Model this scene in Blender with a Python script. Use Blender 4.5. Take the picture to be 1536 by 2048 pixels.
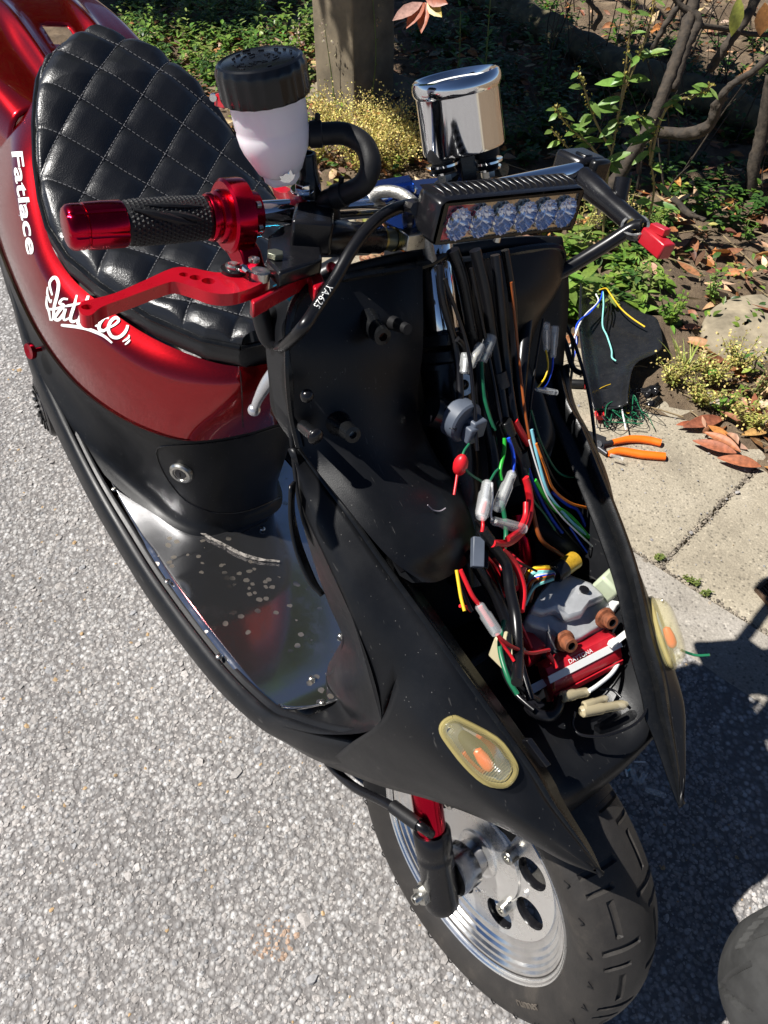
import bpy, bmesh, math, random
import numpy as np
from mathutils import Vector, Matrix
from mathutils.bvhtree import BVHTree

for o in list(bpy.data.objects):
    bpy.data.objects.remove(o)
SC = bpy.context.scene
COL = SC.collection
R = math.radians

# ------------------------------------------------------------------ camera
CAM_H, CAM_PITCH, FPX = 1.3091, R(46.62), 1598.4     # height, tilt below the horizon, focal length in photo pixels
cam_data = bpy.data.cameras.new('camera')
cam = bpy.data.objects.new('camera', cam_data)
COL.objects.link(cam)
cam.location = (0, 0, CAM_H)
cam.rotation_euler = (R(90) - CAM_PITCH, 0, 0)
cam_data.sensor_fit = 'HORIZONTAL'
cam_data.sensor_width = 36
cam_data.lens = FPX / 1536 * 36
cam_data.clip_start = .02
cam_data.clip_end = 500
SC.camera = cam

# ------------------------------------------------------------------ sky, sun, exposure
SUN_ELEV, SUN_AZ = R(57.5), R(184)          # azimuth: direction towards the sun, from +X counter-clockwise
world = bpy.data.worlds.new('World')
SC.world = world
world.use_nodes = True
wn = world.node_tree.nodes
bg = wn['Background']
sky = wn.new('ShaderNodeTexSky')
sky.sky_type = 'NISHITA'
sky.sun_disc = False
sky.sun_elevation = SUN_ELEV
sky.sun_rotation = R(90) - SUN_AZ
sky.altitude = 2500
sky.air_density = .6
sky.dust_density = .15
sky.ozone_density = 2.5
world.node_tree.links.new(sky.outputs[0], bg.inputs[0])
bg.inputs[1].default_value = .05
sl = bpy.data.lights.new('sun', 'SUN')
sun = bpy.data.objects.new('sun', sl)
COL.objects.link(sun)
sl.energy = 5.0
sl.angle = R(.53)
sl.color = (1, .965, .91)
sdir = Vector((math.cos(SUN_ELEV) * math.cos(SUN_AZ), math.cos(SUN_ELEV) * math.sin(SUN_AZ), math.sin(SUN_ELEV)))
sun.rotation_euler = sdir.to_track_quat('Z', 'Y').to_euler()
sun.location = sdir * 20
SC.view_settings.view_transform = 'Standard'
SC.view_settings.look = 'None'
SC.view_settings.exposure = .72
SC.view_settings.gamma = 1
SC.view_settings.use_curve_mapping = False
SC.cycles.max_bounces = 8
SC.cycles.transparent_max_bounces = 16
SC.cycles.use_denoising = True

# ------------------------------------------------------------------ measuring: photo pixel -> place
# The scooter stands on its side stand: heading PSI, leaning LEAN to its left, front wheel touching the road at ORG.
ORG, PSI, LEAN = np.array([.1082, .3844, 0.]), R(-52.76), R(10.98)
_o = np.array([0, 0, CAM_H])
_f = np.array([0, math.cos(CAM_PITCH), -math.sin(CAM_PITCH)])
_d = np.array([0, -math.sin(CAM_PITCH), -math.cos(CAM_PITCH)])
_r = np.array([1., 0, 0])
_h = np.array([math.cos(PSI), math.sin(PSI), 0])
_l0 = np.array([-math.sin(PSI), math.cos(PSI), 0])
_k = np.array([0, 0, 1.])
_up = math.cos(LEAN) * _k + math.sin(LEAN) * _l0
_l = math.cos(LEAN) * _l0 - math.sin(LEAN) * _k
SM = np.stack([_h, _l, _up], 1)


def ray(u, v):
    return _f + _r * (u - 768) / FPX + _d * (v - 1024) / FPX


CL = SM.T @ (_o - ORG)                    # camera in scooter coordinates


def S(u, v, x=None, y=None, z=None):
    """scooter coordinates (forward, left, up) of a photo pixel when one coordinate is known"""
    D = SM.T @ ray(u, v)
    i, val = [(i, c) for i, c in enumerate((x, y, z)) if c is not None][0]
    return Vector(CL + (val - CL[i]) / D[i] * D)


def G(u, v, z=0):
    """world point of a photo pixel at height z"""
    D = ray(u, v)
    return Vector(_o + D * (z - CAM_H) / D[2])


def PJ(P):
    q = ORG + SM @ np.array(P) - _o
    d = q @ _f
    return 768 + FPX * (q @ _r) / d, 1024 + FPX * (q @ _d) / d


# ------------------------------------------------------------------ mesh helpers
def cr(pts, n=8, closed=False):
    """Catmull-Rom curve through pts, n samples per span"""
    P = [np.array(p, float) for p in pts]
    out = []
    m = len(P)
    spans = m if closed else m - 1
    for i in range(spans):
        p1, p2 = P[i], P[(i + 1) % m]
        p0 = P[(i - 1) % m] if (closed or i > 0) else 2 * p1 - p2
        p3 = P[(i + 2) % m] if (closed or i + 2 < m) else 2 * p2 - p1
        for k in range(n):
            t = k / n
            out.append(.5 * (2 * p1 + (p2 - p0) * t + (2 * p0 - 5 * p1 + 4 * p2 - p3) * t * t + (3 * p1 - p0 - 3 * p2 + p3) * t ** 3))
    if not closed:
        out.append(P[-1])
    return out


def resample(pts, n):
    P = np.array([np.array(p, float) for p in pts])
    s = np.concatenate([[0], np.cumsum(np.linalg.norm(np.diff(P, axis=0), axis=1))])
    t = np.linspace(0, s[-1], n)
    return [np.array([np.interp(q, s, P[:, i]) for i in range(3)]) for q in t]


def frame_of(axis):
    a = Vector(axis).normalized()
    t = Vector((0, 0, 1)) if abs(a.z) < .9 else Vector((1, 0, 0))
    u = a.cross(t).normalized()
    return a, u, a.cross(u).normalized()


class Geo:
    def __init__(s):
        s.v, s.f = [], []

    def add(s, v, f):
        n = len(s.v)
        s.v += [tuple(p) for p in v]
        s.f += [tuple(i + n for i in q) for q in f]
        return s

    def grid(s, rows, closed_u=False, closed_v=False):
        nr, nc = len(rows), len(rows[0])
        v = [p for r in rows for p in r]
        f = []
        for i in range(nr if closed_v else nr - 1):
            for j in range(nc if closed_u else nc - 1):
                a, b = i, (i + 1) % nr
                c, d = j, (j + 1) % nc
                f.append((a * nc + c, a * nc + d, b * nc + d, b * nc + c))
        return s.add(v, f)

    def tube(s, path, r, n=8, cap=True, smooth=0):
        P = [Vector(p) for p in (cr(path, smooth) if smooth else path)]
        rr = r if hasattr(r, '__len__') else [r] * len(path)
        if smooth:
            rr = list(np.interp(np.linspace(0, len(path) - 1, len(P)), range(len(path)), rr))
        rows = []
        t = (P[1] - P[0]).normalized()
        _, u, w = frame_of(t)
        for i, p in enumerate(P):
            t2 = (P[min(i + 1, len(P) - 1)] - P[max(i - 1, 0)])
            t2 = t2.normalized() if t2.length > 1e-9 else t
            u = (u - t2 * u.dot(t2))
            u = u.normalized() if u.length > 1e-6 else frame_of(t2)[1]
            w = t2.cross(u)
            t = t2
            rows.append([p + (u * math.cos(a) + w * math.sin(a)) * rr[i] for a in [2 * math.pi * k / n for k in range(n)]])
        b = len(s.v)
        s.grid(rows, closed_u=True)
        if cap:
            s.f.append(tuple(b + k for k in reversed(range(n))))
            s.f.append(tuple(b + (len(P) - 1) * n + k for k in range(n)))
        return s

    def lathe(s, prof, o, axis, n=24, a0=0, a1=2 * math.pi, rfun=None):
        """prof: (radius, distance along axis)"""
        o = Vector(o)
        a, u, w = frame_of(axis)
        full = abs(a1 - a0 - 2 * math.pi) < 1e-6
        m = n if full else n + 1
        rows = []
        for r, h in prof:
            rows.append([o + a * h + (u * math.cos(t) + w * math.sin(t)) * (r * (rfun(t, r, h) if rfun else 1)) for t in [a0 + (a1 - a0) * k / n for k in range(m)]])
        return s.grid(rows, closed_u=full)

    def cyl(s, p0, p1, r, n=20, r1=None, bev=0):
        p0, p1 = Vector(p0), Vector(p1)
        L = (p1 - p0).length
        r1 = r if r1 is None else r1
        e = 1e-5
        pr = [(e, 0), (r - bev, 0), (r, bev), (r1, L - bev), (r1 - bev, L), (e, L)] if bev else [(e, 0), (r, 0), (r1, L), (e, L)]
        return s.lathe(pr, p0, p1 - p0, n)

    def box(s, c, sx, sy, sz, ax=None):
        c = Vector(c)
        X, Y, Z = [Vector(q) for q in (ax or ((1, 0, 0), (0, 1, 0), (0, 0, 1)))]
        v = [c + X * (i * sx / 2) + Y * (j * sy / 2) + Z * (k * sz / 2) for k in (-1, 1) for j in (-1, 1) for i in (-1, 1)]
        return s.add(v, [(0, 2, 3, 1), (4, 5, 7, 6), (0, 1, 5, 4), (2, 6, 7, 3), (0, 4, 6, 2), (1, 3, 7, 5)])

    def prism(s, poly, vec):
        n = len(poly)
        vec = Vector(vec)
        P = [Vector(p) for p in poly]
        v = P + [p + vec for p in P]
        f = [tuple(range(n)), tuple(reversed(range(n, 2 * n)))] + [(i, (i + 1) % n, n + (i + 1) % n, n + i) for i in range(n)]
        return s.add(v, f)

    def ball(s, c, r, n=12, m=8, sc=(1, 1, 1)):
        rows = []
        for i in range(m + 1):
            th = math.pi * i / m
            rows.append([Vector(c) + Vector((max(math.sin(th), 1e-4) * math.cos(2 * math.pi * k / n) * r * sc[0], max(math.sin(th), 1e-4) * math.sin(2 * math.pi * k / n) * r * sc[1], math.cos(th) * r * sc[2])) for k in range(n)])
        return s.grid(rows, closed_u=True)

    def hexa(s, p, axis, r, h):
        a, u, w = frame_of(axis)
        p = Vector(p)
        s.prism([p + (u * math.cos(k * math.pi / 3) + w * math.sin(k * math.pi / 3)) * r for k in range(6)], a * h)
        return s

    def mirror(s):
        g = Geo()
        g.v = [(p[0], -p[1], p[2]) for p in s.v]
        g.f = [tuple(reversed(q)) for q in s.f]
        return g

    def build(s, name, mat, parent=None, smooth=True, sharp=38, bevel=0, solid=0, merge=0, label=None, kind=None, fixn=True, subd=0, offset=-1):
        me = bpy.data.meshes.new(name)
        me.from_pydata([tuple(map(float, p)) for p in s.v], [], s.f)
        bm = bmesh.new()
        bm.from_mesh(me)
        if merge:
            bmesh.ops.remove_doubles(bm, verts=bm.verts, dist=merge)
        if fixn:
            bmesh.ops.recalc_face_normals(bm, faces=bm.faces)
        bm.to_mesh(me)
        bm.free()
        if smooth:
            me.polygons.foreach_set('use_smooth', [True] * len(me.polygons))
            if sharp:
                me.set_sharp_from_angle(angle=R(sharp))
        ms = mat if isinstance(mat, (list, tuple)) else [mat]
        for m_ in ms:
            me.materials.append(m_)
        o = bpy.data.objects.new(name, me)
        COL.objects.link(o)
        if parent is not None:
            o.parent = parent
        if solid:
            q = o.modifiers.new('thick', 'SOLIDIFY')
            q.thickness = solid
            q.offset = offset
        if subd:
            q = o.modifiers.new('subd', 'SUBSURF')
            q.levels = q.render_levels = subd
        if bevel:
            q = o.modifiers.new('bev', 'BEVEL')
            q.width = bevel
            q.segments = 2
            q.limit_method = 'ANGLE'
            q.angle_limit = R(40)
        if label:
            o['label'] = label
        if kind:
            o['kind'] = kind
        return o


def np_mesh(name, V, F, mat, parent=None, smooth=False, attr=None):
    """fast mesh from arrays; F is (n,3) or (n,4); attr: dict name->(nverts,3) colour"""
    V = np.asarray(V, np.float32)
    F = np.asarray(F, np.int32)
    me = bpy.data.meshes.new(name)
    n, k = F.shape
    me.vertices.add(len(V))
    me.vertices.foreach_set('co', V.ravel())
    me.loops.add(n * k)
    me.loops.foreach_set('vertex_index', F.ravel())
    me.polygons.add(n)
    me.polygons.foreach_set('loop_start', np.arange(0, n * k, k, dtype=np.int32))
    me.polygons.foreach_set('use_smooth', np.full(n, smooth))
    me.update(calc_edges=True)
    if attr:
        for an, A in attr.items():
            at = me.color_attributes.new(an, 'FLOAT_COLOR', 'POINT')
            at.data.foreach_set('color', np.concatenate([A, np.ones((len(A), 1))], 1).astype(np.float32).ravel())
    me.materials.append(mat)
    o = bpy.data.objects.new(name, me)
    COL.objects.link(o)
    if parent is not None:
        o.parent = parent
    return o


def tag(o, label=None, cat=None, group=None, kind=None):
    for k_, v_ in (('label', label), ('category', cat), ('group', group), ('kind', kind)):
        if v_:
            o[k_] = v_
    return o


def empty(name, loc=(0, 0, 0), rot=(0, 0, 0)):
    o = bpy.data.objects.new(name, None)
    o.empty_display_size = .05
    COL.objects.link(o)
    o.location = loc
    o.rotation_euler = rot
    return o


# ------------------------------------------------------------------ materials
class NT:
    def __init__(s, name):
        s.m = bpy.data.materials.new(name)
        s.m.use_nodes = True
        s.t = s.m.node_tree
        s.b = s.t.nodes['Principled BSDF']

    def n(s, kind, **kw):
        nd = s.t.nodes.new('ShaderNode' + kind)
        for k_, v_ in kw.items():
            if k_ in nd.inputs:
                nd.inputs[k_].default_value = v_
            else:
                setattr(nd, k_, v_)
        return nd

    def l(s, a, b):
        s.t.links.new(a, b)

    def ramp(s, fac, stops, interp='LINEAR'):
        nd = s.t.nodes.new('ShaderNodeValToRGB')
        el = nd.color_ramp.elements
        nd.color_ramp.interpolation = interp
        while len(el) < len(stops):
            el.new(.5)
        for e_, (p, c) in zip(el, stops):
            e_.position = p
            e_.color = (c if hasattr(c, '__len__') else (c, c, c)) + (() if hasattr(c, '__len__') and len(c) == 4 else (1,))
        s.l(fac, nd.inputs[0])
        return nd

    def co(s):
        return s.n('TexCoord').outputs['Object']

    def bump(s, h, strength=.3, dist=.001, prev=None):
        nd = s.n('Bump')
        nd.inputs['Strength'].default_value = strength
        nd.inputs['Distance'].default_value = dist
        s.l(h, nd.inputs['Height'])
        if prev:
            s.l(prev.outputs[0], nd.inputs['Normal'])
        s.l(nd.outputs[0], s.b.inputs['Normal'])
        return nd


MATS = {}


def pbr(name, col, rough=.5, metal=0, coat=0, spec=.5, var=.15, vscale=30, bump=0, bscale=400, dust=0, trans=0, ior=1.45, emit=None):
    """a plain surface with its own mottling, worn gloss and fine relief"""
    if name in MATS:
        return MATS[name]
    a = NT(name)
    b = a.b
    b.inputs['Base Color'].default_value = (*col, 1)
    b.inputs['Metallic'].default_value = metal
    b.inputs['Roughness'].default_value = rough
    b.inputs['Specular IOR Level'].default_value = spec
    b.inputs['IOR'].default_value = ior
    if coat:
        b.inputs['Coat Weight'].default_value = coat
        b.inputs['Coat Roughness'].default_value = .04
    if trans:
        b.inputs['Transmission Weight'].default_value = trans
    co = a.co()
    nz = a.n('TexNoise', Scale=vscale, Detail=6, Roughness=.6)
    a.l(co, nz.inputs['Vector'])
    if var:
        lo = tuple(c * (1 - var) for c in col)
        hi = tuple(min(1, c * (1 + var)) for c in col)
        rp = a.ramp(nz.outputs['Fac'], [(.3, lo), (.7, hi)])
        src = rp.outputs[0]
        if dust:
            n2 = a.n('TexNoise', Scale=90, Detail=8, Roughness=.75)
            a.l(co, n2.inputs['Vector'])
            r2 = a.ramp(n2.outputs['Fac'], [(.5, 0.), (.75, 1.)])
            mx = a.n('Mix', data_type='RGBA')
            mm = a.n('Math', operation='MULTIPLY')
            mm.inputs[1].default_value = dust
            a.l(r2.outputs[0], mm.inputs[0])
            a.l(mm.outputs[0], mx.inputs[0])
            a.l(src, mx.inputs[6])
            mx.inputs[7].default_value = (.20, .18, .155, 1)
            src = mx.outputs[2]
        a.l(src, b.inputs['Base Color'])
        rr = a.ramp(nz.outputs['Fac'], [(.3, max(0., rough * .8)), (.7, min(1., rough * 1.2))])
        a.l(rr.outputs[0], b.inputs['Roughness'])
    if bump:
        n3 = a.n('TexNoise', Scale=bscale, Detail=3)
        a.l(co, n3.inputs['Vector'])
        a.bump(n3.outputs['Fac'], bump, .0006)
    MATS[name] = a.m
    return a.m




def panel_mat():
    """moulded black plastic: fine grain, hairline scratches, dust specks and paler rubbed patches"""
    a = NT('black panel plastic')
    b = a.b
    co = a.co()
    n1 = a.n('TexNoise', Scale=16, Detail=7, Roughness=.65)
    a.l(co, n1.inputs['Vector'])
    base = a.ramp(n1.outputs['Fac'], [(.3, (.0055, .006, .0072)), (.6, (.0075, .008, .0095)), (.85, (.014, .014, .015))])
    v = a.n('TexVoronoi', Scale=230)
    a.l(co, v.inputs['Vector'])
    sp = a.n('SeparateColor')
    a.l(v.outputs['Color'], sp.inputs[0])
    k1 = a.n('Math', operation='GREATER_THAN')
    k1.inputs[1].default_value = .86
    a.l(sp.outputs[0], k1.inputs[0])
    k2 = a.n('Math', operation='LESS_THAN')
    k2.inputs[1].default_value = .13
    a.l(v.outputs['Distance'], k2.inputs[0])
    k3 = a.n('Math', operation='MULTIPLY')
    a.l(k1.outputs[0], k3.inputs[0])
    a.l(k2.outputs[0], k3.inputs[1])
    mp = a.n('Mapping')
    mp.inputs['Rotation'].default_value = (.4, .7, .3)
    mp.inputs['Scale'].default_value = (22, 420, 90)
    a.l(co, mp.inputs['Vector'])
    sc_ = a.n('TexNoise', Scale=1, Detail=2)
    a.l(mp.outputs[0], sc_.inputs['Vector'])
    s1 = a.ramp(sc_.outputs['Fac'], [(.70, 0.), (.74, .35)])
    mx0 = a.n('Math', operation='MAXIMUM')
    a.l(k3.outputs[0], mx0.inputs[0])
    a.l(s1.outputs[0], mx0.inputs[1])
    mx = a.n('Mix', data_type='RGBA')
    a.l(mx0.outputs[0], mx.inputs[0])
    a.l(base.outputs[0], mx.inputs[6])
    mx.inputs[7].default_value = (.085, .082, .078, 1)
    a.l(mx.outputs[2], b.inputs['Base Color'])
    rr = a.ramp(n1.outputs['Fac'], [(.3, .30), (.7, .46)])
    a.l(rr.outputs[0], b.inputs['Roughness'])
    b.inputs['Specular IOR Level'].default_value = .27
    n3 = a.n('TexNoise', Scale=1100, Detail=2)
    a.l(co, n3.inputs['Vector'])
    bb = a.bump(n3.outputs['Fac'], .25, .0005)
    a.bump(sc_.outputs['Fac'], .05, .0006, bb)
    MATS['black plastic'] = a.m
    return a.m


M_plastic = panel_mat()
M_plastic_s = pbr('satin black plastic', (.0055, .006, .0068), .27, spec=.40, var=.12, bump=.12, bscale=900, dust=.03)
M_black_m = pbr('black painted metal', (.007, .007, .0085), .25, spec=.45, var=.15, bump=.1, bscale=500, dust=.02)
M_rubber = pbr('black rubber', (.008, .008, .009), .48, spec=.4, var=.15, bump=.2, bscale=600, dust=.03)
M_cable = pbr('cable jacket', (.006, .006, .0075), .3, spec=.45, var=.15)
M_redano = pbr('red anodised aluminium', (.52, .006, .028), .2, metal=1, var=.08, bump=.05, bscale=700)
M_redlever = pbr('red painted aluminium', (.50, .005, .018), .3, metal=.35, coat=.4, var=.08)
M_chrome = pbr('chrome', (.80, .81, .83), .085, metal=1, var=.03, vscale=14)
M_steel = pbr('zinc plated steel', (.55, .54, .5), .3, metal=1, var=.2, vscale=120)
M_olive = pbr('dull olive plated bolt', (.16, .17, .13), .4, metal=.8, var=.2)
M_brass = pbr('yellow passivated fitting', (.35, .28, .10), .35, metal=1, var=.2)
M_rust = pbr('rusty bolt', (.20, .065, .028), .8, metal=.2, var=.5, vscale=160, bump=.6, bscale=300)
M_bluealu = pbr('blue anodised aluminium', (.01, .045, .24), .25, metal=1, var=.1)
M_cyan = pbr('cyan anodised reservoir', (.02, .34, .52), .22, metal=.9, var=.1)
M_white = pbr('white vinyl', (.82, .82, .80), .4, var=.04)
M_grey_vinyl = pbr('grey vinyl', (.28, .25, .28), .4, var=.05)
M_alu_box = pbr('cast grey aluminium', (.46, .47, .48), .38, metal=.35, var=.15, vscale=60, bump=.15, bscale=300, dust=.18)
M_redbox = pbr('red ignition box', (.42, .012, .022), .35, var=.1, coat=.2)
M_whiteplast = pbr('white nylon', (.72, .72, .70), .45, var=.05)
M_cream = pbr('cream connector', (.52, .46, .30), .5, var=.1)
M_orange = pbr('orange grip plastic', (.86, .15, .008), .42, var=.08)
M_toolsteel = pbr('dark tool steel', (.06, .06, .065), .4, metal=.7, var=.2)


def wire_mat(n, c):
    return pbr('wire ' + n, c, .38, var=.05)


W_red = wire_mat('red', (.62, .012, .02))
W_blue = wire_mat('blue', (.012, .07, .62))
W_green = wire_mat('green', (.02, .36, .03))
W_dgreen = wire_mat('dark green', (.012, .13, .06))
W_yellow = wire_mat('yellow', (.72, .46, .02))
W_lblue = wire_mat('light blue', (.22, .56, .66))
W_white = wire_mat('white', (.75, .75, .74))
W_brown = wire_mat('brown', (.28, .07, .015))
W_orange = wire_mat('orange', (.75, .19, .02))
W_aqua = wire_mat('aqua', (.26, .68, .60))
W_black = M_cable


def clear_mat(name, col, rough=.12, alpha=.45):
    """thin clear sleeve or lens: part see-through, part glossy"""
    if name in MATS:
        return MATS[name]
    a = NT(name)
    b = a.b
    b.inputs['Base Color'].default_value = (*col, 1)
    b.inputs['Roughness'].default_value = rough
    b.inputs['Alpha'].default_value = alpha
    nz = a.n('TexNoise', Scale=220, Detail=4)
    a.l(a.co(), nz.inputs['Vector'])
    a.bump(nz.outputs['Fac'], .25, .0005)
    MATS[name] = a.m
    return a.m


M_sleeve = clear_mat('clear vinyl sleeve', (.86, .88, .88), .06, .22)
M_sleeve_old = clear_mat('yellowed vinyl sleeve', (.55, .47, .30), .25, .6)


def lens_mat():
    a = NT('yellowed ribbed lens')
    b = a.b
    b.inputs['Base Color'].default_value = (.70, .62, .30, 1)
    b.inputs['Roughness'].default_value = .12
    b.inputs['Alpha'].default_value = .24
    b.inputs['Coat Weight'].default_value = .4
    wv = a.n('TexWave', Scale=160, Distortion=.3)
    wv.bands_direction = 'X'
    a.l(a.co(), wv.inputs['Vector'])
    a.bump(wv.outputs['Fac'], .7, .0015)
    return a.m


M_lens = lens_mat()
M_lensrim = clear_mat('lens rim', (.46, .38, .15), .15, .55)
M_bulb = pbr('amber bulb', (.70, .10, .02), .25, var=.1, coat=.4)
M_silverplast = pbr('mirror reflector', (.75, .74, .68), .15, metal=1, var=.1)


def seat_mat():
    a = NT('black quilted vinyl')
    b = a.b
    b.inputs['Base Color'].default_value = (.0065, .007, .009, 1)
    b.inputs['Specular IOR Level'].default_value = .62
    co = a.co()
    v = a.n('TexVoronoi', Scale=650)
    v.feature = 'SMOOTH_F1'
    a.l(co, v.inputs['Vector'])
    n1 = a.n('TexNoise', Scale=14, Detail=5)
    a.l(co, n1.inputs['Vector'])
    r1 = a.ramp(n1.outputs['Fac'], [(.3, .30), (.7, .40)])
    a.l(r1.outputs[0], b.inputs['Roughness'])
    bb = a.bump(v.outputs['Distance'], .5, .0006)
    n2 = a.n('TexNoise', Scale=60, Detail=4)
    a.l(co, n2.inputs['Vector'])
    a.bump(n2.outputs['Fac'], .15, .002, bb)
    return a.m


M_seat = seat_mat()


def candy_mat():
    a = NT('candy red paint')
    b = a.b
    co = a.co()
    v = a.n('TexVoronoi', Scale=1400)
    a.l(co, v.inputs['Vector'])
    hs = a.ramp(v.outputs['Color'], [(0, (.24, .0008, .002)), (.6, (.35, .0015, .005)), (1, (.48, .004, .012))])
    a.l(hs.outputs[0], b.inputs['Base Color'])
    b.inputs['Metallic'].default_value = .92
    b.inputs['Roughness'].default_value = .27
    b.inputs['Coat Weight'].default_value = 1
    b.inputs['Coat Roughness'].default_value = .03
    n2 = a.n('TexNoise', Scale=9, Detail=3)
    a.l(co, n2.inputs['Vector'])
    r = a.ramp(n2.outputs['Fac'], [(.35, .02), (.75, .10)])
    a.l(r.outputs[0], b.inputs['Coat Roughness'])
    return a.m


M_candy = candy_mat()


def floor_plate_mat():
    """worn mirror aluminium with water spots, a dried run and fine scratches"""
    a = NT('worn mirror aluminium')
    b = a.b
    co = a.co()
    b.inputs['Metallic'].default_value = .978
    sp = a.n('TexVoronoi', Scale=62)
    sp.inputs['Randomness'].default_value = 1
    nz = a.n('TexNoise', Scale=120, Detail=4)
    a.l(co, nz.inputs['Vector'])
    mixv = a.n('VectorMath', operation='ADD')
    sc_ = a.n('VectorMath', operation='SCALE')
    sc_.inputs['Scale'].default_value = .006
    a.l(nz.outputs['Color'], sc_.inputs[0])
    a.l(co, mixv.inputs[0])
    a.l(sc_.outputs[0], mixv.inputs[1])
    a.l(mixv.outputs[0], sp.inputs['Vector'])
    # only some cells carry a spot, gathered in a patch
    cell = a.n('SeparateColor')
    a.l(sp.outputs['Color'], cell.inputs[0])
    keep = a.n('Math', operation='GREATER_THAN')
    keep.inputs[1].default_value = .5
    a.l(cell.outputs[0], keep.inputs[0])
    spot = a.n('Math', operation='LESS_THAN')
    spot.inputs[1].default_value = .30
    a.l(sp.outputs['Distance'], spot.inputs[0])
    grp = a.n('TexNoise', Scale=7, Detail=2)
    a.l(co, grp.inputs['Vector'])
    gr_ = a.ramp(grp.outputs['Fac'], [(.46, 0.), (.54, 1.)])
    m1 = a.n('Math', operation='MULTIPLY')
    a.l(keep.outputs[0], m1.inputs[0])
    a.l(spot.outputs[0], m1.inputs[1])
    m2 = a.n('Math', operation='MULTIPLY')
    a.l(m1.outputs[0], m2.inputs[0])
    a.l(gr_.outputs[0], m2.inputs[1])
    # haze of fine scratches and grime
    n1 = a.n('TexNoise', Scale=18, Detail=9, Roughness=.7)
    a.l(co, n1.inputs['Vector'])
    mp = a.n('Mapping')
    mp.inputs['Rotation'].default_value = (0, 0, .5)
    mp.inputs['Scale'].default_value = (40, 900, 40)
    a.l(co, mp.inputs['Vector'])
    sc2 = a.n('TexNoise', Scale=1, Detail=4)
    a.l(mp.outputs[0], sc2.inputs['Vector'])
    rr = a.ramp(n1.outputs['Fac'], [(.3, .05), (.55, .11), (.8, .30)])
    mx = a.n('Math', operation='MAXIMUM')
    ms = a.n('Math', operation='MULTIPLY')
    ms.inputs[1].default_value = .42
    a.l(m2.outputs[0], ms.inputs[0])
    a.l(rr.outputs[0], mx.inputs[0])
    a.l(ms.outputs[0], mx.inputs[1])
    a.l(mx.outputs[0], b.inputs['Roughness'])
    mc = a.n('Mix', data_type='RGBA')
    mc.inputs[6].default_value = (.62, .62, .64, 1)
    mc.inputs[7].default_value = (.50, .45, .39, 1)
    a.l(m2.outputs[0], mc.inputs[0])
    a.l(mc.outputs[2], b.inputs['Base Color'])
    a.bump(sc2.outputs['Fac'], .05, .0004)
    return a.m


M_plate = floor_plate_mat()


def rim_mat():
    a = NT('polished dusty aluminium')
    b = a.b
    co = a.co()
    b.inputs['Metallic'].default_value = .85
    b.inputs['Base Color'].default_value = (.72, .71, .69, 1)
    n1 = a.n('TexNoise', Scale=26, Detail=9, Roughness=.75)
    a.l(co, n1.inputs['Vector'])
    r1 = a.ramp(n1.outputs['Fac'], [(.3, (.72, .70, .67)), (.7, (.80, .79, .77))])
    a.l(r1.outputs[0], b.inputs['Base Color'])
    r2 = a.ramp(n1.outputs['Fac'], [(.3, .20), (.7, .38)])
    a.l(r2.outputs[0], b.inputs['Roughness'])
    n2 = a.n('TexNoise', Scale=700, Detail=2)
    a.l(co, n2.inputs['Vector'])
    a.bump(n2.outputs['Fac'], .12, .0004)
    return a.m


M_rim = rim_mat()


def tyre_mat():
    a = NT('dusty tyre rubber')
    b = a.b
    co = a.co()
    n1 = a.n('TexNoise', Scale=22, Detail=8, Roughness=.7)
    a.l(co, n1.inputs['Vector'])
    r1 = a.ramp(n1.outputs['Fac'], [(.3, (.014, .0125, .0115)), (.55, (.025, .022, .0195)), (.8, (.06, .051, .042))])
    a.l(r1.outputs[0], b.inputs['Base Color'])
    b.inputs['Roughness'].default_value = .62
    n2 = a.n('TexNoise', Scale=420, Detail=3)
    a.l(co, n2.inputs['Vector'])
    a.bump(n2.outputs['Fac'], .35, .0008)
    return a.m


M_tyre = tyre_mat()
# ------------------------------------------------------------------ ground
GT, GN = Vector((.7071, -.7071, 0)), Vector((.7071, .7071, 0))     # along the road edge, and away from the road


def gp(t, s, z=0):
    return GT * t + GN * s + Vector((0, 0, z))


SK_ = 1.170       # joint along the channel
SR_ = 1.015       # road edge
SB_ = 1.630       # back of the concrete channel
TJ = -.349        # joint between two channel slabs


def asphalt_mat():
    a = NT('old asphalt')
    b = a.b
    co = a.n('TexCoord').outputs['Object']
    v = a.n('TexVoronoi', Scale=105)
    v.inputs['Randomness'].default_value = 1
    a.l(co, v.inputs['Vector'])
    v2 = a.n('TexVoronoi', Scale=230)
    a.l(co, v2.inputs['Vector'])
    sep = a.n('SeparateColor')
    a.l(v.outputs['Color'], sep.inputs[0])
    st = a.ramp(sep.outputs[0], [(0, (.20, .195, .192)), (.4, (.30, .29, .285)), (.75, (.38, .37, .36)), (1, (.52, .51, .50))])
    ed = a.ramp(v.outputs['Distance'], [(.3, 0.), (.62, 1.)])
    mx = a.n('Mix', data_type='RGBA')
    a.l(ed.outputs[0], mx.inputs[0])
    a.l(st.outputs[0], mx.inputs[6])
    mx.inputs[7].default_value = (.16, .15, .145, 1)
    n = a.n('TexNoise', Scale=3, Detail=4)
    a.l(co, n.inputs['Vector'])
    rp = a.ramp(n.outputs['Fac'], [(.3, .82), (.7, 1.12)])
    m2 = a.n('Mix', data_type='RGBA')
    m2.blend_type = 'MULTIPLY'
    m2.inputs[0].default_value = 1
    a.l(mx.outputs[2], m2.inputs[6])
    a.l(rp.outputs[0], m2.inputs[7])
    a.l(m2.outputs[2], b.inputs['Base Color'])
    b.inputs['Roughness'].default_value = .85
    bb = a.bump(v.outputs['Distance'], .8, -.006)
    bb.invert = False
    a.bump(v2.outputs['Distance'], .4, -.003, bb)
    return a.m


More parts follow.
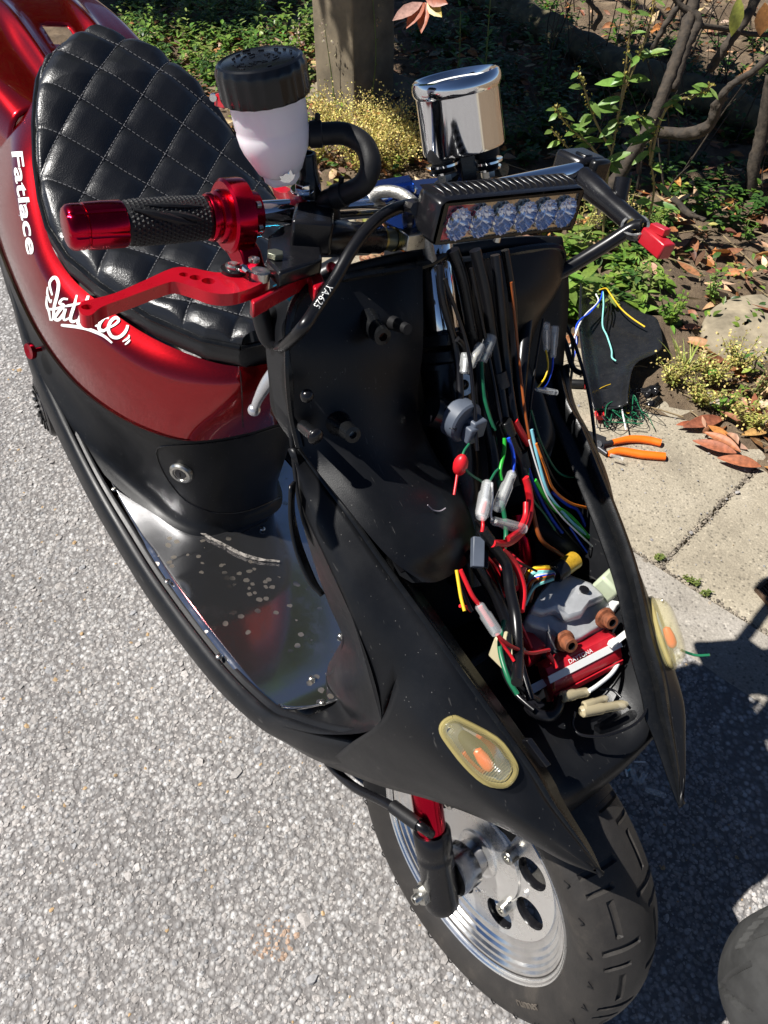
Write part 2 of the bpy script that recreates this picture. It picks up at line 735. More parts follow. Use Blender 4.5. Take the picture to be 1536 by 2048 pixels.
def concrete_mat(name, k):
    a = NT(name)
    b = a.b
    co = a.n('TexCoord').outputs['Object']
    n1 = a.n('TexNoise', Scale=6, Detail=8, Roughness=.65)
    a.l(co, n1.inputs['Vector'])
    c1 = a.ramp(n1.outputs['Fac'], [(.3, (.25 * k[0], .215 * k[1], .160 * k[2])), (.5, (.335 * k[0], .292 * k[1], .218 * k[2])), (.72, (.40 * k[0], .352 * k[1], .272 * k[2]))])
    v = a.n('TexVoronoi', Scale=170)
    a.l(co, v.inputs['Vector'])
    sp = a.n('SeparateColor')
    a.l(v.outputs['Color'], sp.inputs[0])
    c2 = a.ramp(sp.outputs[1], [(0, .45), (.14, .55), (.16, 1.), (.9, 1.), (.92, 1.35)])
    m = a.n('Mix', data_type='RGBA')
    m.blend_type = 'MULTIPLY'
    dd = a.ramp(v.outputs['Distance'], [(.35, .9), (.5, .2)])
    a.l(dd.outputs[0], m.inputs[0])
    a.l(c1.outputs[0], m.inputs[6])
    a.l(c2.outputs[0], m.inputs[7])
    n3 = a.n('TexNoise', Scale=240, Detail=6, Roughness=.7)
    a.l(co, n3.inputs['Vector'])
    c3 = a.ramp(n3.outputs['Fac'], [(.35, .62), (.55, 1.), (.7, 1.1)])
    m3 = a.n('Mix', data_type='RGBA')
    m3.blend_type = 'MULTIPLY'
    m3.inputs[0].default_value = .8
    a.l(m.outputs[2], m3.inputs[6])
    a.l(c3.outputs[0], m3.inputs[7])
    a.l(m3.outputs[2], b.inputs['Base Color'])
    b.inputs['Roughness'].default_value = .9
    bb = a.bump(v.outputs['Distance'], .35, -.002)
    a.bump(n3.outputs['Fac'], .7, .002, bb)
    return a.m


def soil_mat():
    a = NT('dry soil')
    b = a.b
    co = a.n('TexCoord').outputs['Object']
    n1 = a.n('TexNoise', Scale=11, Detail=10, Roughness=.7)
    a.l(co, n1.inputs['Vector'])
    c1 = a.ramp(n1.outputs['Fac'], [(.3, (.085, .058, .036)), (.5, (.17, .12, .075)), (.7, (.29, .215, .135))])
    a.l(c1.outputs[0], b.inputs['Base Color'])
    b.inputs['Roughness'].default_value = .95
    n2 = a.n('TexNoise', Scale=90, Detail=8, Roughness=.8)
    a.l(co, n2.inputs['Vector'])
    a.bump(n2.outputs['Fac'], 1., .012)
    return a.m


M_asphalt, M_conc, M_soil = asphalt_mat(), concrete_mat('weathered concrete', (1, 1, 1)), soil_mat()
M_conc2 = concrete_mat('pinkish concrete', (.94, .98, 1.12))
FAR = 150
g = Geo().add([gp(-FAR, -FAR), gp(FAR, -FAR), gp(FAR, SR_ + .02), gp(-FAR, SR_ + .02)], [(0, 1, 2, 3)])
road = tag(g.build('road', M_asphalt, smooth=False), kind='structure')

# loose and half-bedded aggregate in the road surface
rs = np.random.RandomState(11)


def attr_mat(name, rough=.8, noise=60, amt=.25, trans=0, bump=.3):
    a = NT(name)
    at = a.n('Attribute')
    at.attribute_name = 'tint'
    nz_ = a.n('TexNoise', Scale=noise, Detail=5)
    a.l(a.n('TexCoord').outputs['Object'], nz_.inputs['Vector'])
    rp = a.ramp(nz_.outputs['Fac'], [(.3, 1 - amt), (.7, 1 + amt)])
    m = a.n('Mix', data_type='RGBA')
    m.blend_type = 'MULTIPLY'
    m.inputs[0].default_value = 1
    a.l(at.outputs['Color'], m.inputs[6])
    a.l(rp.outputs[0], m.inputs[7])
    a.l(m.outputs[2], a.b.inputs['Base Color'])
    a.b.inputs['Roughness'].default_value = rough
    if bump:
        a.bump(nz_.outputs['Fac'], bump, .001)
    if trans:
        tr = a.n('BsdfTranslucent')
        a.l(m.outputs[2], tr.inputs['Color'])
        ms = a.n('MixShader')
        ms.inputs[0].default_value = trans
        out = [n_ for n_ in a.t.nodes if n_.type == 'OUTPUT_MATERIAL'][0]
        a.l(a.b.outputs[0], ms.inputs[1])
        a.l(tr.outputs[0], ms.inputs[2])
        a.l(ms.outputs[0], out.inputs['Surface'])
    return a.m


M_stone = attr_mat('aggregate', .75, 300, .22)
ico = bmesh.new()
bmesh.ops.create_icosphere(ico, subdivisions=1, radius=1)
IV = np.array([v.co[:] for v in ico.verts])
ico.verts.index_update()
IF = np.array([[v.index for v in f.verts] for f in ico.faces])
ico.free()


def scatter_stones(pts, rad, tint, name, label, bury=.45, zs=None):
    n = len(pts)
    sc_ = rad[:, None] * np.stack([rs.uniform(.75, 1.3, n), rs.uniform(.65, 1.1, n), rs.uniform(.34, .60, n)], 1)
    ang = rs.uniform(0, 6.283, n)
    jit = rs.uniform(.72, 1.18, (n, 12, 1))
    P = IV[None] * jit * sc_[:, None]
    tl = rs.uniform(-.35, .35, (n, 2))
    P[:, :, 2] += P[:, :, 0] * tl[:, :1] + P[:, :, 1] * tl[:, 1:]
    c, s = np.cos(ang)[:, None], np.sin(ang)[:, None]
    X = P[:, :, 0] * c - P[:, :, 1] * s + pts[:, :1]
    Y = P[:, :, 0] * s + P[:, :, 1] * c + pts[:, 1:2]
    Zz = P[:, :, 2] + (rad * (.5 - bury))[:, None] * .6 + (0 if zs is None else zs[:, None])
    Vv = np.stack([X, Y, Zz], -1).reshape(-1, 3)
    F = (IF[None] + (np.arange(n) * 12)[:, None, None]).reshape(-1, 3)
    o_ = np_mesh(name, Vv, F, M_stone, attr={'tint': np.repeat(tint, 12, 0)})
    return tag(o_, label, None, None, 'stuff')


def stone_tints(n):
    base = rs.choice(5, n, p=[.50, .27, .10, .12, .01])
    pal = np.array([(.345, .322, .305), (.30, .283, .270), (.42, .398, .38), (.25, .248, .252), (.40, .27, .14)])
    return pal[base] * rs.uniform(.82, 1.15, (n, 1))


P1 = []
for (y0, y1, sp, rad) in ((.10, 1.0, .0060, .0032), (1.0, 1.75, .0072, .0038), (1.75, 3.7, .0120, .0062)):
    ys = np.arange(y0, y1, sp)
    for yy in ys:
        xl = -(.52 + .42 * (yy + .05)) - .05
        xr = (.60 if yy < 1.0 else .0) if yy < 1.75 else -.55
        xs = np.arange(xl, xr, sp)
        q = np.stack([xs, np.full_like(xs, yy)], 1) + rs.uniform(-1.1, 1.1, (len(xs), 2)) * sp
        P1.append(np.concatenate([q, np.full((len(q), 1), rad)], 1))
P1 = np.concatenate(P1)
P1 = P1[(P1[:, 0] + P1[:, 1]) * .7071 < SR_ + .006 * np.sin(P1[:, 0] * 40) - .002]
# under the body of the machine nothing of the surface shows
al_ = (P1[:, 0] - ORG[0]) * _h[0] + (P1[:, 1] - ORG[1]) * _h[1]
la_ = (P1[:, 0] - ORG[0]) * _l0[0] + (P1[:, 1] - ORG[1]) * _l0[1]
P1 = P1[~((al_ < -.25) & (la_ > -.02))]
P1 = P1[rs.rand(len(P1)) < .86]
rad = P1[:, 2] * rs.lognormal(-.24, .40, len(P1))
tn_ = stone_tints(len(P1))
pat = .90 + .10 * np.sin(P1[:, 0] * 5.1 + 1) * np.cos(P1[:, 1] * 4.3) + .06 * np.sin(P1[:, 0] * 17 + P1[:, 1] * 11)
tn_ *= pat[:, None]
st_d = np.hypot((P1[:, 0] + .165) / .035, (P1[:, 1] - .357) / .03)
tn_[st_d < 1] *= np.array([1.0, .74, .56])
scatter_stones(P1[:, :2], rad, tn_, 'road_aggregate', 'rough grey stone chippings standing out of the asphalt', .62)

# concrete channel slabs beside the road
gut = Geo().add([gp(-60, SR_ + .012, -.03), gp(60, SR_ + .012, -.03), gp(60, SB_ + .4, -.03), gp(-60, SB_ + .4, -.03)], [(0, 1, 2, 3)])
gutter = tag(gut.build('concrete_channel', M_soil, smooth=False), kind='structure')
for (t0, t1, sa, sb, ns_, mt_) in [(a_, b_, SK_ + .004, SB_ + .15, 40, M_conc) for a_, b_ in ((-14, -6.4), (-6.4, -4.4), (-4.4, -2.4), (-2.4, TJ), (TJ, 1.6), (1.6, 3.6), (3.6, 12))] + [(a_, b_, SR_, SK_ - .003, 12, M_conc2) for a_, b_ in ((-14, -3.1), (-3.1, 2.2), (2.2, 12))]:
    n_ = 90
    rows = []
    seg = np.linspace(t0 + .002, t1 - .002, n_)
    for k, s_ in enumerate(np.linspace(sa, sb, ns_)):
        e0, e1_ = .004 * rs.rand(), .004 * rs.rand()
        r_ = []
        for i, t_ in enumerate(seg):
            z = .003 + .0012 * math.sin(t_ * 23 + s_ * 31) * math.cos(s_ * 17)
            ds = 0
            if k == 0:
                z -= .006
                ds = -.004 * rs.rand()
            tt_ = t_ + (e0 if i == 0 else -e1_ if i == n_ - 1 else 0)
            if i in (0, n_ - 1):
                z -= .004
            r_.append(gp(tt_, s_ + ds, z))
        rows.append(r_)
    g = Geo().grid(rows)
    b0_ = len(g.v)
    # end and front faces down into the joint
    fr = [Vector(p) for p in rows[0]]
    g.grid([fr, [p - Vector((0, 0, .03)) for p in fr]])
    for col in (0, -1):
        e_ = [Vector(r[col]) for r in rows]
        g.grid([e_, [p - Vector((0, 0, .03)) for p in e_]])
    g.build('concrete_slab', mt_, gutter, sharp=50)
# grit in the joints
n_ = 1500
tj = rs.uniform(-.62, .2, n_)
pts = np.array([gp(t_, SK_ + rs.normal(0, .006))[:2] for t_ in tj] + [gp(TJ + rs.normal(0, .005), rs.uniform(SK_, SB_))[:2] for _ in range(500)])
rad = rs.lognormal(-6.15, .4, len(pts))
tn = np.array([(.13, .11, .085)]) * rs.uniform(.6, 2.4, (len(pts), 1))
scatter_stones(pts, rad, tn, 'joint_grit', 'dark grit and soil lodged in the concrete joints', .3)
# loose pebbles on the channel
n_ = 500
pts = np.array([gp(rs.uniform(-1.2, .3), rs.uniform(SK_, SB_))[:2] for _ in range(n_)])
scatter_stones(pts, rs.lognormal(-6.3, .45, n_), stone_tints(n_) * .8, 'channel_pebbles', 'small pebbles strewn over the concrete channel', .2, np.full(n_, .004))


def soil_z(x, y):
    s_ = (x + y) * .7071
    t_ = (x - y) * .7071
    k = np.clip((s_ - SB_) / .25, 0, 1)
    return (.004 + .015 * k + .05 * np.clip(s_ - SB_ - .35, 0, 4) + .016 * np.sin(t_ * 9.1 + s_ * 5) * k + .012 * np.sin(t_ * 23 - s_ * 19) * k + .006 * np.sin(t_ * 51 + s_ * 43) * k)


tg_ = np.concatenate([np.linspace(-60, -5.5, 12), np.linspace(-5.3, 3.0, 230), np.linspace(3.5, 60, 12)])
sg_ = np.concatenate([np.linspace(SB_ - .03, SB_ + 4.5, 130), np.linspace(SB_ + 5, 90, 14)])
T_, S_ = np.meshgrid(tg_, sg_, indexing='ij')
jt = rs.normal(0, .012, T_.shape) * (S_ < SB_ + 4)
edge_w = .045 * np.sin(T_ * 5.3) + .03 * np.sin(T_ * 13.7 + 1) + .018 * np.sin(T_ * 31)
S2 = S_ + np.where(S_ < SB_ + .3, edge_w, 0)
X_, Y_ = T_ * .7071 + S2 * .7071, -T_ * .7071 + S2 * .7071
Z_ = soil_z(X_, Y_) + jt * .4
Z_[:, 0] = -.01
nt, ns = T_.shape
ii = np.arange(nt * ns).reshape(nt, ns)
F = np.stack([ii[:-1, :-1], ii[1:, :-1], ii[1:, 1:], ii[:-1, 1:]], -1).reshape(-1, 4)
bed = tag(np_mesh('soil_bank', np.stack([X_, Y_, Z_], -1).reshape(-1, 3), F, M_soil, smooth=True), kind='structure')


def soilp(u, v, n=4):
    """world point where a photo pixel meets the bank"""
    z = .05
    for _ in range(n):
        p = G(u, v, z)
        z = float(soil_z(p.x, p.y)) if (p.x + p.y) * .7071 > SB_ else .003
    return Vector((p.x, p.y, z))
# ------------------------------------------------------------------ the scooter
scooter = empty('scooter', tuple(ORG), (-LEAN, 0, PSI))
tag(scooter, 'red and black scooter on its side stand with stripped front and quilted seat', 'scooter')


def V(*a):
    return np.array(a, float)


def smooth_grid(rows, nu=4, nv=4):
    rows = [cr(r, nu) for r in rows]
    cols = [cr([r[j] for r in rows], nv) for j in range(len(rows[0]))]
    return [[c[i] for c in cols] for i in range(len(cols[0]))]


def mirrored(rows):
    return [[V(p[0], -p[1], p[2]) for p in r] for r in rows]


def SP(lst, **kw):
    """list of (u, v, value) picks with the axis named in kw (ax='y')"""
    ax = kw.get('ax', 'y')
    return [np.array(S(u, v, **{ax: q})) for u, v, q in lst]


# ---- front cover sides: ridge curve measured on both sides of the machine
RIDGE = [V(-.264, -.192, .774), V(-.227, -.18, .747), V(-.191, -.174, .731), V(-.141, -.164, .702), V(-.087, -.152, .671), V(-.04, -.14, .64),
         V(.011, -.122, .60), V(.051, -.11, .571), V(.079, -.1, .544), V(.123, -.08, .506), V(.145, -.066, .481)]
backA = SP([(590, 899, -.196), (604, 1010, -.2), (648, 1112, -.2), (705, 1238, -.197), (762, 1440, -.188)])
midB = SP([(762, 1440, -.188), (830, 1475, -.18), (900, 1530, -.168), (980, 1600, -.150), (1060, 1655, -.128), (1130, 1702, -.10), (1206, 1748, -.067)])
lowB = SP([(650, 1530, -.174), (760, 1572, -.166), (860, 1600, -.155), (960, 1636, -.14), (1050, 1680, -.12), (1130, 1724, -.096), (1206, 1752, -.066)])
rA = RIDGE[:5]
rB = [RIDGE[i] for i in (4, 5, 6, 7, 8, 9, 10)]


def bulge(a, b, k):
    """row between two rows pushed outward by k"""
    return [(np.array(p) + np.array(q)) / 2 + V(0, -k, k * .4) for p, q in zip(a, b)]


gA = smooth_grid([rA, bulge(rA, backA, .006), backA], 6, 5)
gB = smooth_grid([rB, bulge(rB, midB, .006), midB, bulge(midB, lowB, .003), lowB], 6, 5)
panel_geo = Geo().grid(gA)
panel_geo.grid(gB)
# inner return of the edge: a small double lip and the flange behind it
lipr = []
for dy, dz in ((0, 0), (.005, .0025), (.009, -.002), (.011, -.012), (.030, -.016)):
    lipr.append([p + V(-.002 if dy else 0, dy, dz) * min(1, (60 - i_) / 14) for i_, p in enumerate(cr(RIDGE, 6))])
lip_geo = Geo().grid(lipr)
front_panels = []
for gg, lg in ((panel_geo, lip_geo), (panel_geo.mirror(), lip_geo.mirror())):
    po = gg.build('front_side_panel', M_plastic, scooter, merge=.0006, solid=.003)
    lg.build('panel_lip', M_plastic_s, po, solid=.002)
    front_panels.append(po)
# slots for the missing cover
for (u0, v0, u1, v1) in ((765, 1072, 812, 1142), (1052, 1478, 1092, 1532)):
    a = S(u0, v0, y=-.150 if u0 < 900 else -.098)
    b = S(u1, v1, y=-.142 if u0 < 900 else -.088)
    g = Geo()
    d = (b - a).normalized()
    g.box((a + b) / 2, (b - a).length, .007, .010, (d, Vector((0, 1, 0)), d.cross(Vector((0, 1, 0)))))
    g.build('cover_slot', M_black_m, front_panels[0], bevel=.001)
# ---- the leg shield seen from inside: two pockets either side of the steering column
in_rows = [SP([(588, 612, -.285), (640, 568, -.29), (705, 556, -.295), (775, 544, -.30), (845, 531, -.30)], ax='x'),
           SP([(581, 700, -.272), (640, 690, -.265), (720, 682, -.26), (790, 682, -.26), (846, 690, -.265)], ax='x'),
           SP([(588, 820, -.262), (650, 800, -.25), (720, 800, -.24), (790, 800, -.24), (836, 812, -.245)], ax='x'),
           SP([(600, 893, -.252), (672, 905, -.225), (745, 912, -.21), (812, 912, -.21), (868, 905, -.215)], ax='x'),
           SP([(690, 1010, -.187), (750, 1010, -.17), (822, 1012, -.16), (885, 1003, -.16), (930, 1000, -.167)], ax='x'),
           SP([(775, 1112, -.133), (815, 1112, -.125), (862, 1102, -.12), (910, 1086, -.125), (952, 1078, -.142)], ax='x'),
           SP([(845, 1164, -.108), (872, 1164, -.108), (900, 1152, -.112), (926, 1135, -.122), (944, 1115, -.14)], ax='x')]
rows = smooth_grid(in_rows, 6, 6)
rows = [[r[0] + V(-.05, .004, .0)] + list(r) + [r[-1] + V(-.02, .006, 0), r[-1] + V(-.075, .012, -.01)] for r in rows]
rows.append([p + V(-.012, 0, -.012) for p in rows[-1]])
rows.append([p + V(-.06, 0, -.02) for p in rows[-1]])
ls = Geo().grid(rows)
shield = ls.build('leg_shield_pocket', M_plastic, scooter, sharp=50)
lsm = ls.mirror()
lsm.v = [(q[0] - .075 * min(1, max(0, (.92 - q[2]) / .2)), q[1] * (.86 - .12 * min(1, max(0, (.86 - q[2]) / .2))), q[2] - .004) for q in lsm.v]
shield_l = lsm.build('leg_shield_pocket', M_plastic, scooter, sharp=50)
# rim round the leg shield
rimc = SP([(600, 893, -.252), (586, 830, -.265), (579, 760, -.27), (578, 700, -.277), (580, 650, -.283), (590, 606, -.288), (622, 574, -.292), (700, 553, -.297), (775, 541, -.302), (850, 528, -.305)], ax='x')
rimc.append(V(-.31, 0, rimc[-1][2] + .004))
rg = Geo().tube(rimc, .0045, 8, smooth=6)
rg.build('shield_rim', M_plastic_s, shield)
rgm = rg.mirror()
rgm.v = [(q[0] - .075 * min(1, max(0, (.92 - q[2]) / .2)), q[1] * (.86 - .12 * min(1, max(0, (.86 - q[2]) / .2))), q[2] - .004) for q in rgm.v]
rgm.build('shield_rim', M_plastic_s, shield_l)
# rear face of the leg shield down to the floor
shield_back = []
for z, xc, xe, w in ((.925, -.322, -.300, .165), (.86, -.330, -.290, .195), (.76, -.318, -.262, .197), (.70, -.300, -.235, .196), (.66, -.285, -.215, .180), (.60, -.270, -.215, .150), (.50, -.262, -.23, .12), (.40, -.275, -.262, .09), (.32, -.30, -.295, .07), (.285, -.318, -.315, .06)):
    shield_back.append([V(xc + (xe - xc) * (abs(t) ** 3), w * t, z) for t in np.linspace(-1, 1, 17)])
Geo().grid(smooth_grid(shield_back, 2, 3)).build('leg_shield_back', M_plastic, scooter, solid=.004)
# the flap that stands off the shield's edge over the floor
g = Geo()
g.grid(smooth_grid([SP([(586, 962, -.203), (584, 1020, -.205), (598, 1085, -.205), (628, 1160, -.205), (646, 1190, -.203)]),
                    SP([(577, 972, -.214), (577, 1040, -.217), (588, 1100, -.217), (612, 1160, -.215), (641, 1194, -.208)])], 5, 4))
g.build('shield_edge_flap', M_plastic_s, scooter, solid=.003)
# moulded bosses
for tip, root, r0, r1 in (((766, 674), (745, 654), .0088, .0080), ((706, 870), (686, 854), .0084, .0076)):
    xx = -.240 if tip[1] < 700 else -.206
    p1 = S(*tip, x=xx)
    p0 = S(*root, x=xx - .022)
    d = (p1 - p0).normalized()
    g = Geo().lathe([(r0 * 1.5, -.012), (r0, .004), (r1, (p1 - p0).length), (r1 - .004, (p1 - p0).length + .0005), (r1 - .005, (p1 - p0).length - .010), (1e-4, (p1 - p0).length - .010)], p0, d, 20)
    bo = g.build('screw_boss', M_plastic_s, shield)
    Geo().cyl(p1 - d * .011, p1 - d * .006, .0045, 10).build('screw_insert', M_rust if tip[1] < 700 else M_steel, bo)
p = S(805, 660, x=-.250)
Geo().cyl(p - Vector((.015, 0, 0)), p + Vector((.010, -.003, .006)), .0068, 12, .005).build('hose_clip', M_rubber, shield)
p = S(614, 792, x=-.24)
Geo().ball(p, .0062).build('push_rivet', M_black_m, shield)
p0, p1 = S(606, 852, x=-.25), S(630, 872, x=-.215)
Geo().cyl(p0, p1, .006, 14, bev=.001).build('clip_post', M_plastic_s, shield)
Geo().ball(p1 + (p1 - p0).normalized() * .002, .0078, sc=(.6, 1, 1)).build('clip_head', M_black_m, shield)
# chalk mark
pts = [S(u, v, x=xx) for u, v, xx in ((851, 1008, -.156), (862, 1018, -.154), (876, 1020, -.152), (887, 1014, -.151))]
Geo().tube([p + Vector((.003, 0, .001)) for p in pts], .0006, 5, smooth=4).build('scuff_mark', M_grey_vinyl, shield)

# ---- tray under the electrics and the walls of the bay
tray = []
for x, pts in ((.080, [(-.101, .520), (-.06, .478), (0, .468)]), (.074, [(-.102, .532), (-.055, .503), (0, .497)]), (.03, [(-.114, .575), (-.07, .518), (0, .506)]), (-.03, [(-.134, .620), (-.09, .53), (0, .512)]),
               (-.09, [(-.150, .660), (-.105, .545), (0, .505)]), (-.15, [(-.162, .695), (-.12, .57), (0, .505)]), (-.2, [(-.172, .72), (-.13, .62), (0, .52)]), (-.26, [(-.186, .76), (-.14, .70), (0, .60)])):
    full = [V(x, y, z) for y, z in pts] + [V(x, -y, z) for y, z in reversed(pts[:-1])]
    tray.append(full)
Geo().grid(smooth_grid(tray, 5, 4)).build('bay_tray', M_plastic, scooter, solid=.003)

# ---- foot well between shield and floor
FO = SP([(604, 1010, -.2), (648, 1112, -.2), (682, 1185, -.199), (715, 1262, -.196), (742, 1340, -.193), (760, 1410, -.189), (760, 1446, -.188), (735, 1463, -.188), (690, 1469, -.188), (630, 1467, -.187), (565, 1453, -.185), (512, 1436, -.180)])
FI = [S(608, 1060, y=-.175), S(636, 1150, y=-.165), S(660, 1215, y=-.14), S(684, 1272, y=-.105), S(672, 1302, y=-.082), S(656, 1332, z=.300), S(655, 1366, z=.291), S(674, 1400, z=.290), S(648, 1420, z=.289), S(606, 1436, z=.288), S(562, 1434, z=.288), S(524, 1424, z=.287)]
FI = [np.array(p) for p in FI]
FM = [(a_ * .45 + b_ * .55) + V(.006, 0, -.012 if i > 4 else -.006) for i, (a_, b_) in enumerate(zip(FO, FI))]
ge = Geo().grid(smooth_grid([FO, FM, FI], 6, 7))
ge.build('foot_well', M_plastic, scooter, sharp=0)
ge.mirror().build('foot_well', M_plastic, scooter, sharp=0)

# ---- skirt along the floor: top groove, rounded edge, side wall
SK = [(-.085, -.155, .460, .41), (-.13, -.176, .440, .376), (-.18, -.186, .400, .340), (-.24, -.187, .348, .300), (-.30, -.188, .304, .262), (-.42, -.193, .279, .225), (-.60, -.196, .277, .215), (-.74, -.196, .295, .23), (-.85, -.196, .325, .25),
      (-.95, -.197, .372, .29), (-1.04, -.198, .43, .34), (-1.10, -.197, .50, .40), (-1.16, -.19, .57, .46)]
sk_rows = []
for dy, fz in ((.028, .004), (.022, .004), (.0195, -.001), (.017, -.001), (.0145, .004), (.009, .003), (.003, -.003), (.000, -.014)):
    sk_rows.append([V(x, y + dy * (1 if x > -.84 or dy < 0 else .85), zt + fz) for x, y, zt, zb in SK])
sk_rows.append([V(x, y + .001, zt * .35 + zb * .65) for x, y, zt, zb in SK])
sk_rows.append([V(x, y + .010, zb) for x, y, zt, zb in SK])
sk_rows.append([V(x, y + .06, zb - .004) for x, y, zt, zb in SK])
gs = Geo().grid([cr(r, 5) for r in sk_rows])
for q in (gs, gs.mirror()):
    so = q.build('floor_skirt', M_plastic, scooter, sharp=70)
# ---- floor plate: mirror aluminium sheet with its screws
plate = [(-.262, -.055, .289), (-.272, -.095, .287), (-.285, -.130, .286), (-.300, -.152, .285), (-.325, -.166, .285), (-.43, -.1705, .284), (-.52, -.1715, .284), (-.62, -.1705, .285), (-.74, -.164, .291), (-.86, -.156, .312), (-.875, -.148, .315), (-.872, -.138, .314), (-.80, -.108, .300), (-.74, -.085, .292), (-.70, -.06, .288), (-.67, 0, .287)]
edge = cr([V(*p) for p in plate], 4)
half = [(p[0], p[1], p[2]) for p in edge]
g = Geo()
N = 14
rows = []
for p in half:
    rows.append(p)
# strips across the machine: outline point to its mirror, so the sheet follows the floor's rise
idx = [i for i, p in enumerate(half)]
front = half[:next(i for i, p in enumerate(half) if p[0] < -.66)]
back = half[len(front):]
strip = []
for x in np.linspace(-.262, -.875, 70):
    xs = [p[0] for p in half[:41]][::-1]
    w = np.interp(x, [p[0] for p in half[:41]][::-1], [-p[1] for p in half[:41]][::-1])
    zz = np.interp(x, [p[0] for p in half[:41]][::-1], [p[2] for p in half[:41]][::-1])
    wi = 0 if x > -.668 else np.interp(x, [-.875, -.872, -.80, -.74, -.70, -.668], [.146, .136, .108, .085, .06, 0])
    strip.append((x, w, wi, zz))
rowsR = [[V(x, -(wi + (w - wi) * t), zz) for t in np.linspace(0, 1, N)] for x, w, wi, zz in strip]
g.grid(rowsR)
g.grid(mirrored(rowsR))
pl = g.build('floor_plate', M_plate, scooter, merge=.0003, solid=.002, offset=1, sharp=60)
for u, v in ((228, 978), (335, 1162), (438, 1312), (385, 1057), (525, 1057), (560, 1414), (645, 1404), (624, 1356), (682, 1270)):
    z = .291 if v > 1000 else .313
    p = S(u, v, z=z)
    b = Geo().lathe([(.0052, 0), (.0050, .0012), (.0038, .0026), (.0016, .0032), (1e-4, .003)], p - Vector((0, 0, .001)), (0, 0, 1), 16).build('floor_screw', M_steel, pl)
    Geo().box(p + Vector((0, 0, .0022)), .005, .0009, .0008).build('screw_slot', M_black_m, b)
# dried trickle of water over the plate
pts = [S(u, v, z=.2925) for u, v in ((288, 985), (300, 1000), (318, 1015), (332, 1028), (350, 1035), (370, 1048), (395, 1060), (420, 1075), (452, 1090), (480, 1105), (520, 1117), (560, 1121))]
wd = [.004, .005, .011, .014, .009, .007, .006, .007, .006, .008, .006, .004]
a = NT('dried dirt film')
a.b.inputs['Base Color'].default_value = (.36, .33, .30, 1)
a.b.inputs['Roughness'].default_value = .8
nz = a.n('TexNoise', Scale=160, Detail=6)
a.l(a.co(), nz.inputs['Vector'])
rp_ = a.ramp(nz.outputs['Fac'], [(.35, .1), (.6, .8)])
a.l(rp_.outputs[0], a.b.inputs['Alpha'])
M_film = a.m
C_ = cr(pts, 6)
W_ = np.interp(np.linspace(0, 11, len(C_)), range(12), wd) * (.75 + .5 * np.random.RandomState(4).rand(len(C_)))
L_, R_ = [], []
for i, p in enumerate(C_):
    t = C_[min(i + 1, len(C_) - 1)] - C_[max(i - 1, 0)]
    nrm = V(-t[1], t[0], 0) / np.linalg.norm(t[:2])
    zz = np.interp(p[0], [-.875, -.8, -.74, -.62], [.319, .3035, .2955, .2905]) - .0
    L_.append(V(*(p[:2] + nrm[:2] * W_[i] / 2), zz + .0002))
    R_.append(V(*(p[:2] - nrm[:2] * W_[i] / 2), zz + .0002))
Geo().grid([L_, R_]).build('dried_run', M_film, pl)

# ---- body under the seat
WX = [-.60, -.64, -.716, -.79, -.857, -.911, -.948, -.989, -1.035, -1.065, -1.10, -1.12, -1.15, -1.168]
WW = [.045, .088, .130, .166, .185, .190, .184, .172, .152, .136, .118, .102, .065, .02]
ZB = [q - .030 for q in (.672, .673, .678, .697, .712, .735, .760, .794, .835, .860, .876, .888, .896, .90)]


def seat_w(x):
    return float(np.interp(-x, [-q for q in WX], WW))


def seat_zb(x):
    return float(np.interp(-x, [-q for q in WX], ZB))


def uline(stations, n=8):
    """U-shaped line: nose at front, running back along both sides. stations: (x, halfwidth, z) from nose backwards"""
    right = resample(cr([V(x, -w, z) for x, w, z in stations], n), 80)
    left = [V(p[0], -p[1], p[2]) for p in right]
    return left[::-1][:-1] + right


top_l = uline([(-.600, 0, .640), (-.607, .045, .640), (-.642, .085, .641), (-.716, .128, .646), (-.79, .163, .664), (-.857, .182, .680), (-.911, .187, .703), (-.948, .182, .728), (-.989, .171, .760), (-1.035, .152, .800), (-1.10, .120, .838), (-1.16, .085, .860)])
sh_l = uline([(-.592, 0, .610), (-.600, .055, .610), (-.636, .100, .610), (-.705, .148, .614), (-.78, .184, .632), (-.85, .203, .648), (-.91, .209, .670), (-.96, .205, .700), (-1.01, .196, .735), (-1.06, .182, .770), (-1.13, .155, .800), (-1.20, .125, .815)])
md_l = uline([(-.604, 0, .560), (-.612, .058, .560), (-.645, .110, .558), (-.705, .152, .560), (-.78, .186, .570), (-.85, .206, .585), (-.91, .214, .602), (-.97, .216, .628), (-1.03, .212, .660), (-1.09, .203, .695), (-1.16, .185, .730), (-1.24, .160, .750)])
lo_l = uline([(-.634, 0, .500), (-.640, .060, .500), (-.660, .112, .500), (-.71, .150, .501), (-.77, .175, .503), (-.84, .192, .508), (-.91, .201, .520), (-.98, .205, .540), (-1.05, .206, .575), (-1.12, .203, .615), (-1.20, .195, .660), (-1.29, .180, .690)])
red_rows = [top_l, sh_l, md_l, lo_l]
red_cols = [cr([r[j] for r in red_rows], 6) for j in range(len(top_l))]
red_grid = [[c[i] for c in red_cols] for i in range(len(red_cols[0]))]
red_geo = Geo().grid(red_grid)
red_body = red_geo.build('body_cowl', M_candy, scooter, sharp=60)
RED_BVH = BVHTree.FromPolygons([Vector(map(float, p)) for p in red_geo.v], [f for f in red_geo.f])
# front joint line of the cowl
p0, p1 = S(478, 868, y=-.02), S(470, 715, y=-.03)
